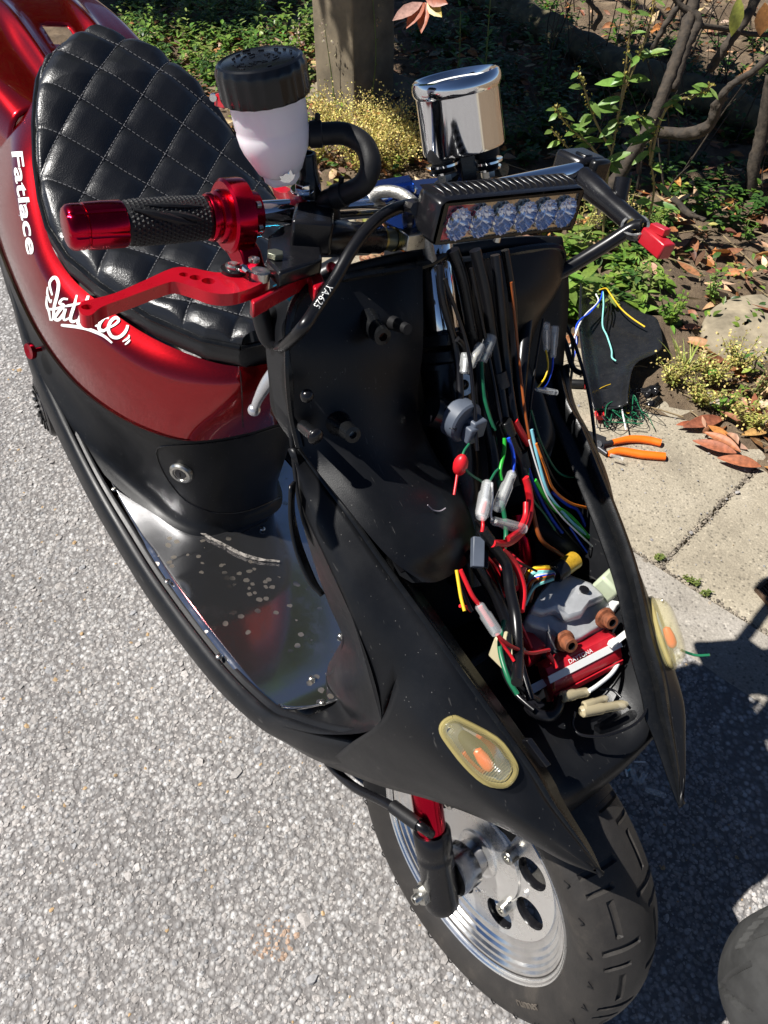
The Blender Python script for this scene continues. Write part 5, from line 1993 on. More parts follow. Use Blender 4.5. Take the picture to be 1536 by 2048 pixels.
box_px = [(1048, 1240), (1064, 1210), (1080, 1188), (1096, 1160), (1120, 1150), (1140, 1146), (1184, 1162), (1204, 1180), (1220, 1198), (1227, 1226), (1205, 1250), (1165, 1272), (1140, 1282), (1112, 1276), (1093, 1258), (1066, 1250)]
ibox = Geo().prism([Z(u, v, zz_(u, v)) for u, v in box_px], (-.004, 0, -.042)).build('ignition_box', M_alu_box, scooter, bevel=.005, sharp=30)
ibox.modifiers['bev'].segments = 3
Geo().prism([Z(u, v, zz_(u, v) + .0055) for u, v in ((1060, 1218), (1080, 1189), (1097, 1162), (1140, 1148), (1183, 1163), (1203, 1181), (1213, 1194), (1180, 1206), (1166, 1228), (1136, 1236), (1112, 1218), (1088, 1226))], (-.001, 0, -.012)).build('box_rib', M_alu_box, ibox, bevel=.004)
Geo().lathe([(.006, 0), (.006, .0015), (.004, .002), (1e-4, .0018)], Z(1168, 1180, .6175), (0, 0, 1), 14).build('box_dimple', M_black_m, ibox)
Geo().prism([Z(1098, 1262, .590), Z(1136, 1286, .578), Z(1160, 1280, .574), Z(1156, 1318, .548), Z(1122, 1330, .545), Z(1100, 1304, .562)], (-.004, 0, -.004)).build('box_foot', M_alu_box, ibox, bevel=.0015)
Geo().prism([Z(1176, 1262, .583), Z(1226, 1228, .592), Z(1228, 1256, .572), Z(1180, 1282, .566)], (-.004, 0, -.004)).build('box_foot', M_alu_box, ibox, bevel=.0015)
for (u, v, z) in ((1132, 1284, .590), (1213, 1238, .600)):
    p = Z(u, v, z)
    d = Vector((.75, -.25, .35)).normalized()
    b_ = Geo().lathe([(.0125, -.004), (.0115, 0), (.0085, .001), (.0082, .010), (.0075, .0112), (.0045, .0112)], p, d, 20)
    b_.build('rusty_bolt', M_rust, ibox, sharp=30)
    Geo().lathe([(.0045, .0112), (.0042, .006), (1e-4, .006)], p, d, 12).build('bolt_hollow', M_black_m, ibox)
# red ignition coil under it, with its white lettering and tie
def cc(a_, b_, c_):
    """coil frame: a along, b down the face, c out"""
    p00, p10 = Z(1090, 1352, .560), Z(1228, 1282, .575)
    along = (p10 - p00)
    up__ = Vector((-.55, 0, .83))
    nn = along.normalized().cross(up__).normalized()
    if nn.x < 0:
        nn = -nn
    return p00 + along * a_ + up__ * b_ + nn * c_


prof = [(-.034, -.006), (-.030, .004), (-.018, .010), (-.002, .010), (.010, .004), (.012, -.012)]
g = Geo().grid([[cc(a_, b_, c_) for b_, c_ in prof] for a_ in np.linspace(0, 1, 9)])
g.f.append(tuple(range(6)))
g.f.append(tuple(range(len(g.v) - 6, len(g.v))))
coil = g.build('ignition_coil', M_redbox, scooter, sharp=30, solid=.002)
Geo().grid([[cc(a_, -.026, .0082), cc(a_, -.0255, .0105), cc(a_, -.0195, .0125), cc(a_, -.019, .011)] for a_ in (.01, .99)]).build('coil_rib', M_redbox, coil)
Geo().add([cc(-.02, -.0045, .0112), cc(1.02, -.0045, .0112), cc(1.02, .0035, .0092), cc(-.02, .0035, .0092)], [(0, 1, 2, 3)]).build('coil_band', M_whiteplast, coil, smooth=False, solid=.001)
cu = bpy.data.curves.new('tmp', 'FONT')
cu.body = 'DAYTONA'
cu.size = .0068
ob = bpy.data.objects.new('tmp', cu)
me = bpy.data.meshes.new_from_object(ob)
al = (cc(1, 0, 0) - cc(0, 0, 0))
g = Geo().add([cc(.28 + v.co.x / al.length, .0055 + v.co.y * .9, .0075 - v.co.y * .45 + .002) for v in me.vertices], [tuple(p.vertices) for p in me.polygons])
g.build('coil_lettering', M_white, coil, smooth=False, fixn=False)
bpy.data.objects.remove(ob)
# cable tie round the coil
Geo().add([Z(1046, 1378, .545), Z(1058, 1392, .545), Z(1108, 1362, .553), Z(1100, 1350, .555)], [(0, 1, 2, 3)]).build('cable_tie', M_whiteplast, scooter, smooth=False, solid=.0015)
Geo().add([Z(1222, 1282, .585), Z(1228, 1294, .583), Z(1268, 1262, .59), Z(1262, 1250, .592)], [(0, 1, 2, 3)]).build('cable_tie', M_whiteplast, scooter, smooth=False, solid=.0015)
Geo().box(Z(1226, 1286, .588), .008, .010, .007).build('tie_head', M_whiteplast, scooter, bevel=.001)
# rainbow bundle out of a taped sleeve
p0, p1 = Z(1108, 1148, .632), Z(1152, 1118, .636)
Geo().cyl(p0.lerp(p1, .3), p1, .0105, 18, bev=.002).build('yellow_tape', pbr('yellow vinyl tape', (.42, .25, .02), .3, var=.35, vscale=140), scooter)
Geo().cyl(p0, p0.lerp(p1, .45), .0115, 18, bev=.002).build('black_tape', M_cable, scooter)
for k, m_ in enumerate((W_yellow, W_yellow, W_orange, W_aqua, W_lblue, W_white, W_blue, W_orange, W_dgreen, W_brown, W_aqua)):
    e0 = (1112 - k * .5, 1136 + k * 2.2)
    mid = (1075 - 3 * (k % 4), 1134 + k * 4.0)
    e1 = (1050 + 2.5 * (k % 5), 1150 + 6 * k)
    Geo().tube([Z(*e0, .634), Z(*mid, .636 - .001 * k), Z(*e1, .625 - .002 * k)], .0020, 6, smooth=6).build('wire', m_, scooter)
# left of the boxes
for px, m_, r_, dx in (([(913, 1140), (917, 1165), (922, 1195), (929, 1222)], W_yellow, .0019, .012), ([(921, 1140), (930, 1160), (944, 1190), (957, 1208)], W_red, .0026, .014), ([(918, 1150), (926, 1180), (938, 1212), (944, 1222)], W_black, .0022, .010),
                       ([(920, 1212), (932, 1214), (942, 1222)], W_red, .0018, .008),
                       ([(994, 1268), (1005, 1280), (1025, 1294), (1060, 1306), (1098, 1300)], W_red, .0024, .014), ([(996, 1272), (1010, 1295), (1022, 1312), (1028, 1322)], W_red, .0019, .012),
                       ([(1096, 1308), (1106, 1322), (1112, 1336)], W_red, .0032, .012)):
    wire(px, m_, r_, dx)
sleeve((957, 1208), (994, 1266), .0062, M_sleeve, .016, W_red)
Geo().box(C(1014, 1305, -.004), .03, .018, .03).build('cream_plug', M_cream, scooter, bevel=.002)
Geo().box(C(1022, 1322, -.002), .016, .012, .014).build('cream_plug', M_cream, scooter, bevel=.002)
Geo().box(C(955, 1105, .004), .010, .012, .030, (Vector((.5, -.3, .8)).normalized(), Vector((.6, .8, 0)), Vector((-.6, .4, .6)).normalized())).build('fuse_clip', M_greyblue, scooter, bevel=.001)
Geo().box(C(966, 1112, .000), .008, .010, .026, (Vector((.5, -.3, .8)).normalized(), Vector((.6, .8, 0)), Vector((-.6, .4, .6)).normalized())).build('fuse_clip', M_plastic_s, scooter, bevel=.001)
Geo().box(C(1010, 1150, -.015), .03, .03, .04).build('red_fuse_box', M_redbox, scooter, bevel=.003)
Geo().box(C(1050, 1290, -.02), .04, .02, .03).build('red_fuse_box', M_redbox, scooter, bevel=.003)
# pale plug
Geo().box(Z(1210, 1178, .60), .028, .03, .05, (Vector((.9, .2, -.3)).normalized(), Vector((-.2, .97, 0)).normalized(), Vector((.3, 0, .95)).normalized())).build('pale_plug', clear_mat('pale green nylon', (.50, .56, .40), .4, .85), scooter, bevel=.004)
Geo().box(Z(1228, 1210, .592), .012, .015, .02).build('pale_plug', M_whiteplast, scooter, bevel=.002)
# lower loops and connectors
for px, m_, r_, z in (([(1092, 1322), (1112, 1340), (1120, 1375), (1116, 1415), (1100, 1432), (1075, 1428), (1062, 1415)], W_black, .0062, .545), ([(1000, 1310), (1010, 1350), (1030, 1385), (1050, 1405), (1068, 1420)], W_black, .003, .555),
                      ([(1236, 1290), (1248, 1310), (1256, 1340), (1276, 1365), (1292, 1388), (1292, 1420), (1270, 1448), (1225, 1468), (1190, 1473), (1158, 1468), (1145, 1450), (1150, 1425)], W_black, .0016, .545),
                      ([(1232, 1292), (1240, 1315), (1225, 1345), (1196, 1370), (1178, 1382)], W_white, .0024, .56), ([(1200, 1378), (1225, 1380), (1242, 1395)], W_black, .0016, .55),
                      ([(1072, 1330), (1090, 1325), (1105, 1345), (1108, 1380)], W_brown, .0016, .56), ([(1295, 1330), (1270, 1300), (1250, 1270)], W_black, .0014, .56)):
    Geo().tube([Z(u, v, z) for u, v in px], r_, 12, smooth=6).build('wire', m_, scooter, sharp=70)


def zsleeve(a_, b_, z, r, mat):
    p0_, p1_ = Z(*a_, z), Z(*b_, z)
    L = (p1_ - p0_).length
    o_ = Geo().lathe([(r * .6, 0), (r, L * .05), (r, L * .45), (r * .85, L * .5), (r * .85, L * .9), (r * .5, L)], p0_, p1_ - p0_, 12).build('connector_sleeve', mat, scooter)
    Geo().tube([p0_.lerp(p1_, .1), p0_.lerp(p1_, .8)], r * .4, 6).build('crimp', M_brass, o_)


zsleeve((1122, 1394), (1178, 1383), .555, .0062, M_sleeve_old)
zsleeve((1160, 1424), (1254, 1408), .545, .0064, M_sleeve_old)
zsleeve((1166, 1412), (1215, 1396), .548, .0050, M_sleeve_old)
for (u, v) in ((1058, 1400), (1075, 1412), (1062, 1416)):
    Geo().box(Z(u, v, .54), .012, .01, .012).build('small_plug', M_black_m, scooter, bevel=.001)

# ------------------------------------------------------------------ turn signals
def signal(px_outline, side, yk, label):
    P = [S(u, v, y=yk) for u, v in px_outline]
    return P


sig_c = S(958, 1505, y=-.150)
so_px = [(905, 1436), (925, 1442), (990, 1476), (1018, 1508), (1030, 1535), (1022, 1558), (1004, 1570), (968, 1562), (930, 1528), (900, 1490), (883, 1463), (886, 1446)]


def panel_y(u, v, grid_bvh, fallback):
    p = on(grid_bvh, u, v, 0)
    return p if p is not None else S(u, v, y=fallback)


PAN_BVH = BVHTree.FromPolygons([Vector(map(float, p)) for p in panel_geo.v], panel_geo.f)
base = [panel_y(u, v, PAN_BVH, -.15) for u, v in so_px]
cen = sum(base, Vector()) / len(base)
e1 = (base[6] - base[0]).normalized()
nn = PAN_BVH.find_nearest(cen)[1]
if nn.y > 0:
    nn = -nn
e1 = (e1 - nn * e1.dot(nn)).normalized()
e2 = nn.cross(e1)
flat = [(Vector(p) - cen) for p in base]
flat = [e1 * p.dot(e1) + e2 * p.dot(e2) for p in flat]


def sig_geo(k, h):
    return [cen + p * k + nn * h for p in flat]


def build_signal(mir):
    f_ = (lambda g_: g_.mirror()) if mir else (lambda g_: g_)
    rows = [cr(sig_geo(k, h), 3, closed=True) for k, h in ((1.0, -.004), (1.0, .004), (.97, .008), (.90, .014), (.80, .0185), (.62, .0215), (.35, .0228), (.02, .0232))]
    g_ = Geo().grid(rows, closed_u=True)
    s_ = f_(g_).build('turn_signal', M_lens, scooter, sharp=50)
    f_(Geo().tube(cr(sig_geo(1.0, .003), 3, closed=True) + [sig_geo(1.0, .003)[0]], .0028, 8)).build('lens_rim', M_lensrim, s_)
    f_(Geo().grid([cr(sig_geo(k, h), 3, closed=True) for k, h in ((.92, .001), (.75, .003), (.55, .001), (.3, .0), (.02, 0))], closed_u=True)).build('reflector', M_silverplast, s_)
    d_ = e1
    f_(Geo().lathe([(1e-4, -.013), (.0045, -.011), (.0062, -.002), (.006, .007), (.004, .011), (1e-4, .013)], cen + nn * .009 + e1 * .008, d_, 16)).build('bulb', M_bulb, s_)
    f_(Geo().lathe([(.003, 0), (.003, .002), (1e-4, .002)], cen + flat[11] * .84 + nn * .013, nn, 10)).build('lens_screw', M_steel, s_)
    return s_


build_signal(False)
build_signal(True)
# wire hanging from the left signal
Geo().tube([S(1362, 1300, y=.165), S(1376, 1306, y=.17), S(1395, 1311, y=.175), S(1420, 1310, y=.18)], .0016, 6, smooth=4).build('wire', W_dgreen, scooter)

# ------------------------------------------------------------------ stickers on the red cowl
def ribbon(strokes, w, name, mat, scale, ox, oy, bvh, parent):
    g_ = Geo()
    for k, st_ in enumerate(strokes):
        pts, ww = st_ if isinstance(st_, tuple) and not isinstance(st_[0], (int, float)) and isinstance(st_[1], (int, float)) else (st_, w)
        c = cr([(ox + x / scale, oy + y / scale, 0) for x, y in pts], 5)
        A_, B_ = [], []
        n_ = len(c)
        for i, p in enumerate(c):
            t = c[min(i + 1, n_ - 1)] - c[max(i - 1, 0)]
            l_ = np.linalg.norm(t) or 1
            q = np.array([-t[1], t[0]]) / l_ * ww / scale / 2
            ta = min(1, .55 + 1.6 * min(i, n_ - 1 - i) / n_)
            a_ = on(bvh, p[0] + q[0] * ta, p[1] + q[1] * ta, .0007 + .00008 * k)
            b_ = on(bvh, p[0] - q[0] * ta, p[1] - q[1] * ta, .0007 + .00008 * k)
            if a_ is not None and b_ is not None:
                A_.append(a_)
                B_.append(b_)
        if len(A_) > 1:
            g_.grid([A_, B_])
    return g_.build(name, mat, parent, fixn=False)


fat = [[(385, 770), (365, 690), (385, 648), (412, 645), (430, 690), (420, 770), (400, 850), (392, 930), (378, 955)], ([(352, 708), (350, 760), (372, 820), (380, 800)], 16), ([(345, 775), (345, 840), (362, 890), (372, 955)], 18), ([(342, 860), (380, 872), (440, 860), (452, 858)], 18),
       [(500, 800), (462, 798), (440, 828), (470, 845), (440, 880), (405, 935), (432, 948), (470, 905), (482, 868), (470, 925), (478, 950), (520, 930)], [(565, 770), (545, 850), (520, 935), (535, 962), (575, 950)], ([(470, 852), (530, 842), (600, 830)], 18),
       [(622, 742), (648, 775), (620, 850), (590, 930), (575, 972), (600, 985), (640, 960)], [(690, 905), (650, 925), (640, 970), (670, 980), (705, 940), (700, 985), (730, 1000)],
       [(800, 940), (768, 938), (735, 975), (730, 1015), (762, 1030), (800, 1000)], [(800, 1010), (845, 985), (872, 955), (850, 935), (812, 965), (795, 1020), (820, 1070), (865, 1080), (910, 1050), (935, 1000), (930, 950), (912, 912)],
       ([(452, 985), (470, 988), (560, 998), (660, 1020), (760, 1065), (825, 1118)], 24), ([(948, 1062), (940, 1085), (900, 1110)], 16), ([(955, 1098), (940, 1115), (918, 1132)], 14)]
ribbon(fat, 24, 'script_sticker', M_white, 3.657, 0, 380, RED_BVH, red_body)


def decal_text(txt, u0, v0, ax, ay, sx, sy, mat, name, bvh, parent, bold=0, curve=0.):
    """lettering: text x runs along pixel vector ax, text y along ay, laid onto a surface"""
    cu = bpy.data.curves.new('tmp', 'FONT')
    cu.body = txt
    cu.size = 1
    cu.offset = bold
    ob = bpy.data.objects.new('tmp', cu)
    me = bpy.data.meshes.new_from_object(ob)
    bm = bmesh.new()
    bm.from_mesh(me)
    bmesh.ops.triangulate(bm, faces=bm.faces)
    bmesh.ops.subdivide_edges(bm, edges=[e for e in bm.edges if e.calc_length() > .3], cuts=1)
    bmesh.ops.triangulate(bm, faces=bm.faces)
    vs, ok = [], True
    for v in bm.verts:
        x, y = v.co.x * sx, v.co.y * sy
        p = on(bvh, u0 + ax[0] * x + ay[0] * y + curve * x * x, v0 + ax[1] * x + ay[1] * y, .0009)
        vs.append(p)
    bm.verts.index_update()
    fs = [tuple(v.index for v in f.verts) for f in bm.faces if all(vs[v.index] is not None for v in f.verts)]
    vs = [p if p is not None else Vector((0, 0, 0)) for p in vs]
    g_ = Geo().add(vs, fs)
    bm.free()
    bpy.data.objects.remove(ob)
    used = {i for f in g_.f for i in f}
    mp = {}
    nv = []
    for i in sorted(used):
        mp[i] = len(nv)
        nv.append(g_.v[i])
    g2 = Geo().add(nv, [tuple(mp[i] for i in f) for f in g_.f])
    return g2.build(name, mat, parent, fixn=False, smooth=False) if g2.f else None


decal_text('Fatlace', 24, 300, (.13, .99), (1, -.05), 76, 30, M_white, 'block_sticker', RED_BVH, red_body, .02, .0001)
decal_text('326', 38, 432, (1, .1), (.1, -1), 9, 18, M_grey_vinyl, 'small_sticker', RED_BVH, red_body, .01)
ribbon([[(140, 90), (150, 150), (165, 110), (178, 150), (205, 75)], ([(148, 160), (180, 165)], 8)], 9, 'crown_sticker', M_grey_vinyl, 3.657, 0, 380, RED_BVH, red_body)
# ------------------------------------------------------------------ things on the ground
# loose black cover with cut wires, lying on the concrete
def GR(rows):
    return [[np.array(G(u, v, z)) for u, v, z in r] for r in rows]


cov = GR([[(1160, 566, 0.097), (1182, 588, 0.052), (1228, 594, 0.048), (1262, 614, 0.054), (1288, 628, 0.062)],
          [(1157, 640, 0.092), (1180, 652, 0.047), (1225, 652, 0.040), (1275, 656, 0.050), (1316, 642, 0.072)],
          [(1162, 700, 0.087), (1186, 706, 0.042), (1225, 708, 0.038), (1275, 708, 0.050), (1322, 698, 0.074)],
          [(1170, 748, 0.080), (1193, 752, 0.040), (1220, 748, 0.038), (1246, 744, 0.050), (1272, 728, 0.070)],
          [(1179, 790, 0.072), (1200, 793, 0.034), (1220, 790, 0.036), (1241, 788, 0.044), (1258, 776, 0.064)],
          [(1188, 822, 0.057), (1205, 822, 0.031), (1220, 820, 0.032), (1240, 816, 0.036), (1257, 808, 0.054)]])
c0 = G(1225, 705, 0)
cover = empty('loose_fairing', tuple(c0))
tag(cover, 'loose black plastic fairing lying on the concrete with cut wires across it', 'fairing')


def rel(o_):
    """parent to the cover's empty keeping place"""
    return o_


def sub(rows_or_pts, off):
    return [[p - np.array(off) for p in r] for r in rows_or_pts]


M_cover = pbr('scuffed black plastic', (.012, .0125, .014), .26, var=.2, bump=.12, bscale=500, dust=.06)
Geo().grid(smooth_grid(sub(cov, c0), 6, 6)).build('shell', M_cover, cover, solid=.003)
for (u0, v0, u1, v1, r_) in ((1200, 762, 1206, 748, .007), (1222, 758, 1230, 744, .006), (1245, 746, 1256, 738, .008), (1180, 590, 1190, 580, .006), (1240, 600, 1252, 590, .006), (1192, 612, 1200, 604, .005), (1268, 634, 1290, 628, .006)):
    Geo().tube([G(u0, v0, .016) - c0, G(u1, v1, .040) - c0], r_, 10).build('mounting_post', M_cover, cover)
for px, m_ in (([(1192, 588, 0.088), (1196, 604, 0.083), (1172, 628, 0.088), (1158, 650, 0.103), (1150, 672, 0.088), (1142, 690, 0.073), (1134, 700, 0.058)], W_white), ([(1205, 583, 0.088), (1200, 600, 0.086), (1180, 625, 0.088), (1162, 638, 0.103), (1152, 655, 0.098), (1153, 690, 0.073), (1145, 728, 0.048)], W_blue),
               ([(1206, 584, 0.088), (1207, 610, 0.078), (1205, 650, 0.068), (1214, 672, 0.063), (1223, 700, 0.058), (1224, 715, 0.056), (1232, 722, 0.054)], W_aqua), ([(1198, 580, 0.088), (1212, 577, 0.090), (1222, 590, 0.083), (1240, 615, 0.078), (1262, 635, 0.076), (1290, 654, 0.078)], W_yellow),
               ([(1210, 590, 0.083), (1216, 620, 0.073), (1210, 648, 0.068), (1212, 660, 0.063)], W_black), ([(1214, 592, 0.083), (1222, 615, 0.073), (1218, 640, 0.068)], W_black)):
    Geo().tube([G(u, v, z) - c0 for u, v, z in px], .0021, 7, smooth=7).build('wire', m_, cover)

# tangle of cut wiring with a red plug
t0 = G(1240, 825, 0)
tangle = empty('wire_tangle', tuple(t0))
tag(tangle, 'tangle of thin cut wires with a red plug beside the orange handled pliers', 'wires')
rnd = random.Random(8)
tm = [W_black, W_dgreen, W_black, W_dgreen, W_black, W_black, W_dgreen, W_black, W_black, W_yellow, W_black, W_dgreen, W_black, W_black, W_white]
for k in range(20):
    pts = []
    cx, cy = rnd.uniform(-.05, .05), rnd.uniform(-.05, .05)
    for j in range(7):
        pts.append(Vector((max(-.07, min(.085, cx + rnd.uniform(-.055, .055))), max(-.09, min(.075, cy + rnd.uniform(-.06, .06))), .006 + rnd.random() * .035)))
    Geo().tube(pts, rnd.choice([.0008, .0010, .0013]), 6, smooth=8).build('wire', tm[k % len(tm)], tangle)
Geo().tube([G(u, v, .03) - t0 for u, v in ((1186, 808), (1212, 796), (1228, 790), (1240, 800), (1246, 830), (1252, 860))], .0020, 6, smooth=5).build('wire', W_white, tangle)
rp_ = G(1199, 828, .022) - t0
Geo().box(rp_, .020, .030, .016).box(rp_ + Vector((.004, .012, .008)), .010, .008, .010).build('red_plug', W_red, tangle, bevel=.002)

# wire strippers with orange grips
p0 = G(1262, 895, 0)
pl_ = empty('pliers', tuple(p0))
tag(pl_, 'wire strippers with two bright orange grips lying on the concrete', 'pliers')


def wg(u, v, z=.012):
    return G(u, v, z) - p0


for pts, rr in (([(1226, 884), (1262, 878), (1295, 880), (1322, 886)], [.0075, .0105, .0110, .0105]), ([(1216, 908), (1240, 902), (1285, 909), (1330, 913)], [.0070, .0110, .0115, .0110])):
    P = [wg(u, v) for u, v in pts]
    g = Geo().tube(P, rr, 14, smooth=6)
    g.v = [(q[0], q[1], .012 + (q[2] - .012) * .8) for q in g.v]
    g.build('grip', M_orange, pl_)
    Geo().tube([P[0] + (P[0] - P[1]).normalized() * .002, wg(1192, 892)], .006, 10).build('handle', M_toolsteel, pl_)
Geo().prism([wg(u, v, .006) for u, v in ((1206, 902), (1212, 880), (1180, 868), (1150, 858), (1146, 868), (1168, 890))], (0, 0, .010)).build('jaw', M_toolsteel, pl_, bevel=.002)
Geo().cyl(wg(1196, 888, .004), wg(1196, 888, .022), .009, 16).build('pivot', M_steel, pl_)
# clear bullet sleeve resting on the lower grip
c_ = G(1233, 914, .026)
cs = Geo().lathe([(.0025, -.016), (.0042, -.014), (.0042, 0), (.0052, .002), (.0052, .016), (.004, .017)], (0, 0, 0), (1, -.42, -.1), 14).build('bullet_connector', M_sleeve)
cs.location = c_
tag(cs, 'small clear bullet connector resting on the lower orange plier grip', 'connector')
Geo().tube([(-.012, .005, .001), (.010, -.0042, -.001)], .0018, 8).build('crimp', M_brass, cs)

# scrap of black tape
q0 = G(1305, 790, 0)
tape = empty('tape_scrap', tuple(q0))
tag(tape, 'crumpled scrap of shiny black tape on concrete beside the loose fairing', 'tape')
M_tape = pbr('shiny black tape', (.010, .010, .011), .14, var=.1)
rows = []
rnd = random.Random(5)
for i in range(8):
    rows.append([Vector(((i - 4) * .008 + rnd.uniform(-.004, .004), (j - 2) * .009 + rnd.uniform(-.003, .003), .008 + .022 * rnd.random() * (1 if 1 < i < 7 else .3))) for j in range(5)])
Geo().grid(smooth_grid(rows, 3, 3)).build('crumple', M_tape, tape, solid=.0012)
Geo().grid([[G(1290, 806, .012) - q0, G(1306, 800, .016) - q0, G(1318, 790, .02) - q0], [G(1298, 818, .006) - q0, G(1312, 814, .006) - q0, G(1326, 800, .01) - q0]]).build('loose_end', M_tape, tape, solid=.001)

# tool handle half under the fairing
q0 = G(1160, 768, .012)
th_ = empty('screwdriver', tuple(q0))
tag(th_, 'black tool handle with a red band lying beneath the loose fairing', 'screwdriver')
d = (G(1180, 766, .012) - G(1132, 764, .012)).normalized()
Geo().lathe([(1e-4, -.036), (.010, -.035), (.012, -.03), (.012, .008), (.008, .010)], (0, 0, 0), d, 16).build('handle', M_rubber, th_)
Geo().lathe([(.0125, .010), (.0128, .011), (.0128, .020), (.008, .021)], (0, 0, 0), d, 16).build('band', M_redbox, th_)
Geo().lathe([(.004, .02), (.004, .09), (1e-4, .092)], (0, 0, 0), d, 10).build('shaft', M_steel, th_)

# rusty frame corner at the picture's edge
q0 = G(1536, 1195, 0)
fr = empty('drain_frame', tuple(q0))
tag(fr, 'rusty metal drain frame set in the concrete at the picture edge', 'drain')
M_fr = pbr('rusted frame', (.085, .052, .032), .8, var=.5, vscale=90, bump=.5)
cA, cB, cC = G(1512, 1182, .004) - q0, G(1532, 1166, .004) - q0, G(1575, 1215, .004) - q0
cD = cA + cC - cB
for a_, b_ in ((cA, cB), (cB, cC), (cA, cD), (cD, cC)):
    dd = (b_ - a_).normalized()
    Geo().box((a_ + b_) / 2 + Vector((0, 0, .004)), (b_ - a_).length + .006, .006, .010, (dd, dd.cross(Vector((0, 0, 1))), Vector((0, 0, 1)))).build('bar', M_fr, fr, bevel=.001)
for k in range(1, 4):
    a_, b_ = cA.lerp(cB, k / 4), cD.lerp(cC, k / 4)
    dd = (b_ - a_).normalized()
    Geo().box((a_ + b_) / 2 + Vector((0, 0, .002)), (b_ - a_).length, .0035, .006, (dd, dd.cross(Vector((0, 0, 1))), Vector((0, 0, 1)))).build('slat', M_fr, fr)

# clipped wire ends under the front of the scooter
for k, (u, v, du, dv_, m_) in enumerate(((1247, 1532, 5, 11, M_whiteplast), (1253, 1546, 3, 14, W_white), (1258, 1540, 6, -4, W_lblue), (1275, 1524, 12, 0, M_whiteplast), (1286, 1524, 10, 1, W_white))):
    a_, b_ = G(u - du / 2, v - dv_ / 2, .007), G(u + du / 2, v + dv_ / 2, .008)
    o_ = Geo().tube([a_ - (a_ + b_) / 2, b_ - (a_ + b_) / 2], .0017, 8).build('wire_clipping', m_)
    o_.location = (a_ + b_) / 2
    tag(o_, ['thicker white wire clipping, topmost left of the little heap under the scooter nose', 'thin white wire clipping, lowest of the little heap under the scooter nose', 'pale blue wire clipping in the middle of the heap under the scooter nose', 'white wire clipping apart from the heap, nearer to it', 'thin white wire clipping apart from the heap, farthest right'][k], 'wire clipping', 'clipped wire ends under the scooter')
for k, (u, v, du, dv_) in enumerate(((1268, 1550, 8, 26), (1285, 1556, 12, -22), (1310, 1585, 40, 12))):
    a_, b_ = G(u - du / 2, v - dv_ / 2, .008), G(u + du / 2, v + dv_ / 2, .008)
    m = (a_ + b_) / 2
    o_ = Geo().lathe([(.003, -(b_ - a_).length / 2), (.0048, -(b_ - a_).length / 2 + .003), (.0048, (b_ - a_).length / 2), (.003, (b_ - a_).length / 2)], (0, 0, 0), b_ - a_, 12).build('empty_sleeve', M_sleeve)
    o_.location = m
    tag(o_, ['upright lying clear sleeve below the heap of wire clippings on shaded asphalt', 'clear sleeve slanting up to the right below the wire clippings', 'long clear sleeve nearest the left fairing prong on shaded asphalt'][k], 'connector sleeve', 'empty sleeves under the scooter')

# front wheel of the machine parked beside it
w0 = Vector((.660, .205, 0))
other = empty('parked_scooter', tuple(w0), (0, 0, R(168)))
tag(other, 'dusty front tyre of another scooter in the lower right corner', 'scooter')
g = Geo()
rows = []
NA = 200
RT = .262
for y, r in [(-.045, .165), (-.058, .185), (-.064, .205), (-.060, .228), (-.052, .240)] + [(y, RT - .018 * (abs(y) / .05) ** 2) for y in np.linspace(-.048, .048, 31)] + [(.052, .240), (.060, .228), (.064, .205), (.058, .185), (.045, .165)]:
    row = []
    for k in range(NA):
        a_ = 2 * math.pi * k / NA
        q = (a_ * 9 / (2 * math.pi)) % 1
        dep = 0
        for sg in (-1, 1):
            yy = y * sg
            qq = (q + (.5 if sg > 0 else 0)) % 1
            if .008 < yy < .050 and abs(qq - .2 - 9 * (yy - .008)) < .05:
                dep = .004
            if abs(yy - .012) < .0022 and .25 < qq < .8:
                dep = .004
        rr = r - (dep if r > .235 else 0)
        row.append(Vector((math.cos(a_) * rr, y, RT + math.sin(a_) * rr)))
    rows.append(row)
g.grid(rows, closed_u=True)
ow = g.build('tyre', pbr('worn grey tyre', (.048, .048, .047), .6, var=.25, vscale=30, bump=.3, bscale=400), other, sharp=30)
Geo().lathe([(.165, -.045), (.15, -.035), (.06, -.02), (.04, -.05), (1e-4, -.05)], (0, 0, RT), (0, 1, 0), 40).lathe([(.165, .045), (.15, .035), (.06, .02), (.04, .05), (1e-4, .05)], (0, 0, RT), (0, 1, 0), 40).build('rim', M_alu_box, other)
for sg in (-1, 1):
    Geo().cyl((0, .085 * sg, RT), (-.28, .085 * sg, .82), .018, 16).build('fork_leg', M_black_m, other)
rows = []
for a_ in np.linspace(R(50), R(150), 14):
    rows.append([V(math.cos(a_) * (.285 - 6 * y * y), y, RT + math.sin(a_) * (.285 - 6 * y * y)) for y in np.linspace(-.07, .07, 7)])
Geo().grid(rows).build('mudguard', M_plastic, other, solid=.003)
# ------------------------------------------------------------------ bank behind the channel: post, log, shrub, weeds, litter
pr = np.random.RandomState(21)
M_leaf = attr_mat('green leaf', .42, 120, .22, .32)
M_dry = attr_mat('dry plant', .7, 160, .3, .25)
M_fall = attr_mat('fallen leaf', .55, 90, .35, .12)
M_bark = pbr('rough bark', (.05, .039, .029), .9, var=.6, vscale=60, bump=2., bscale=170)


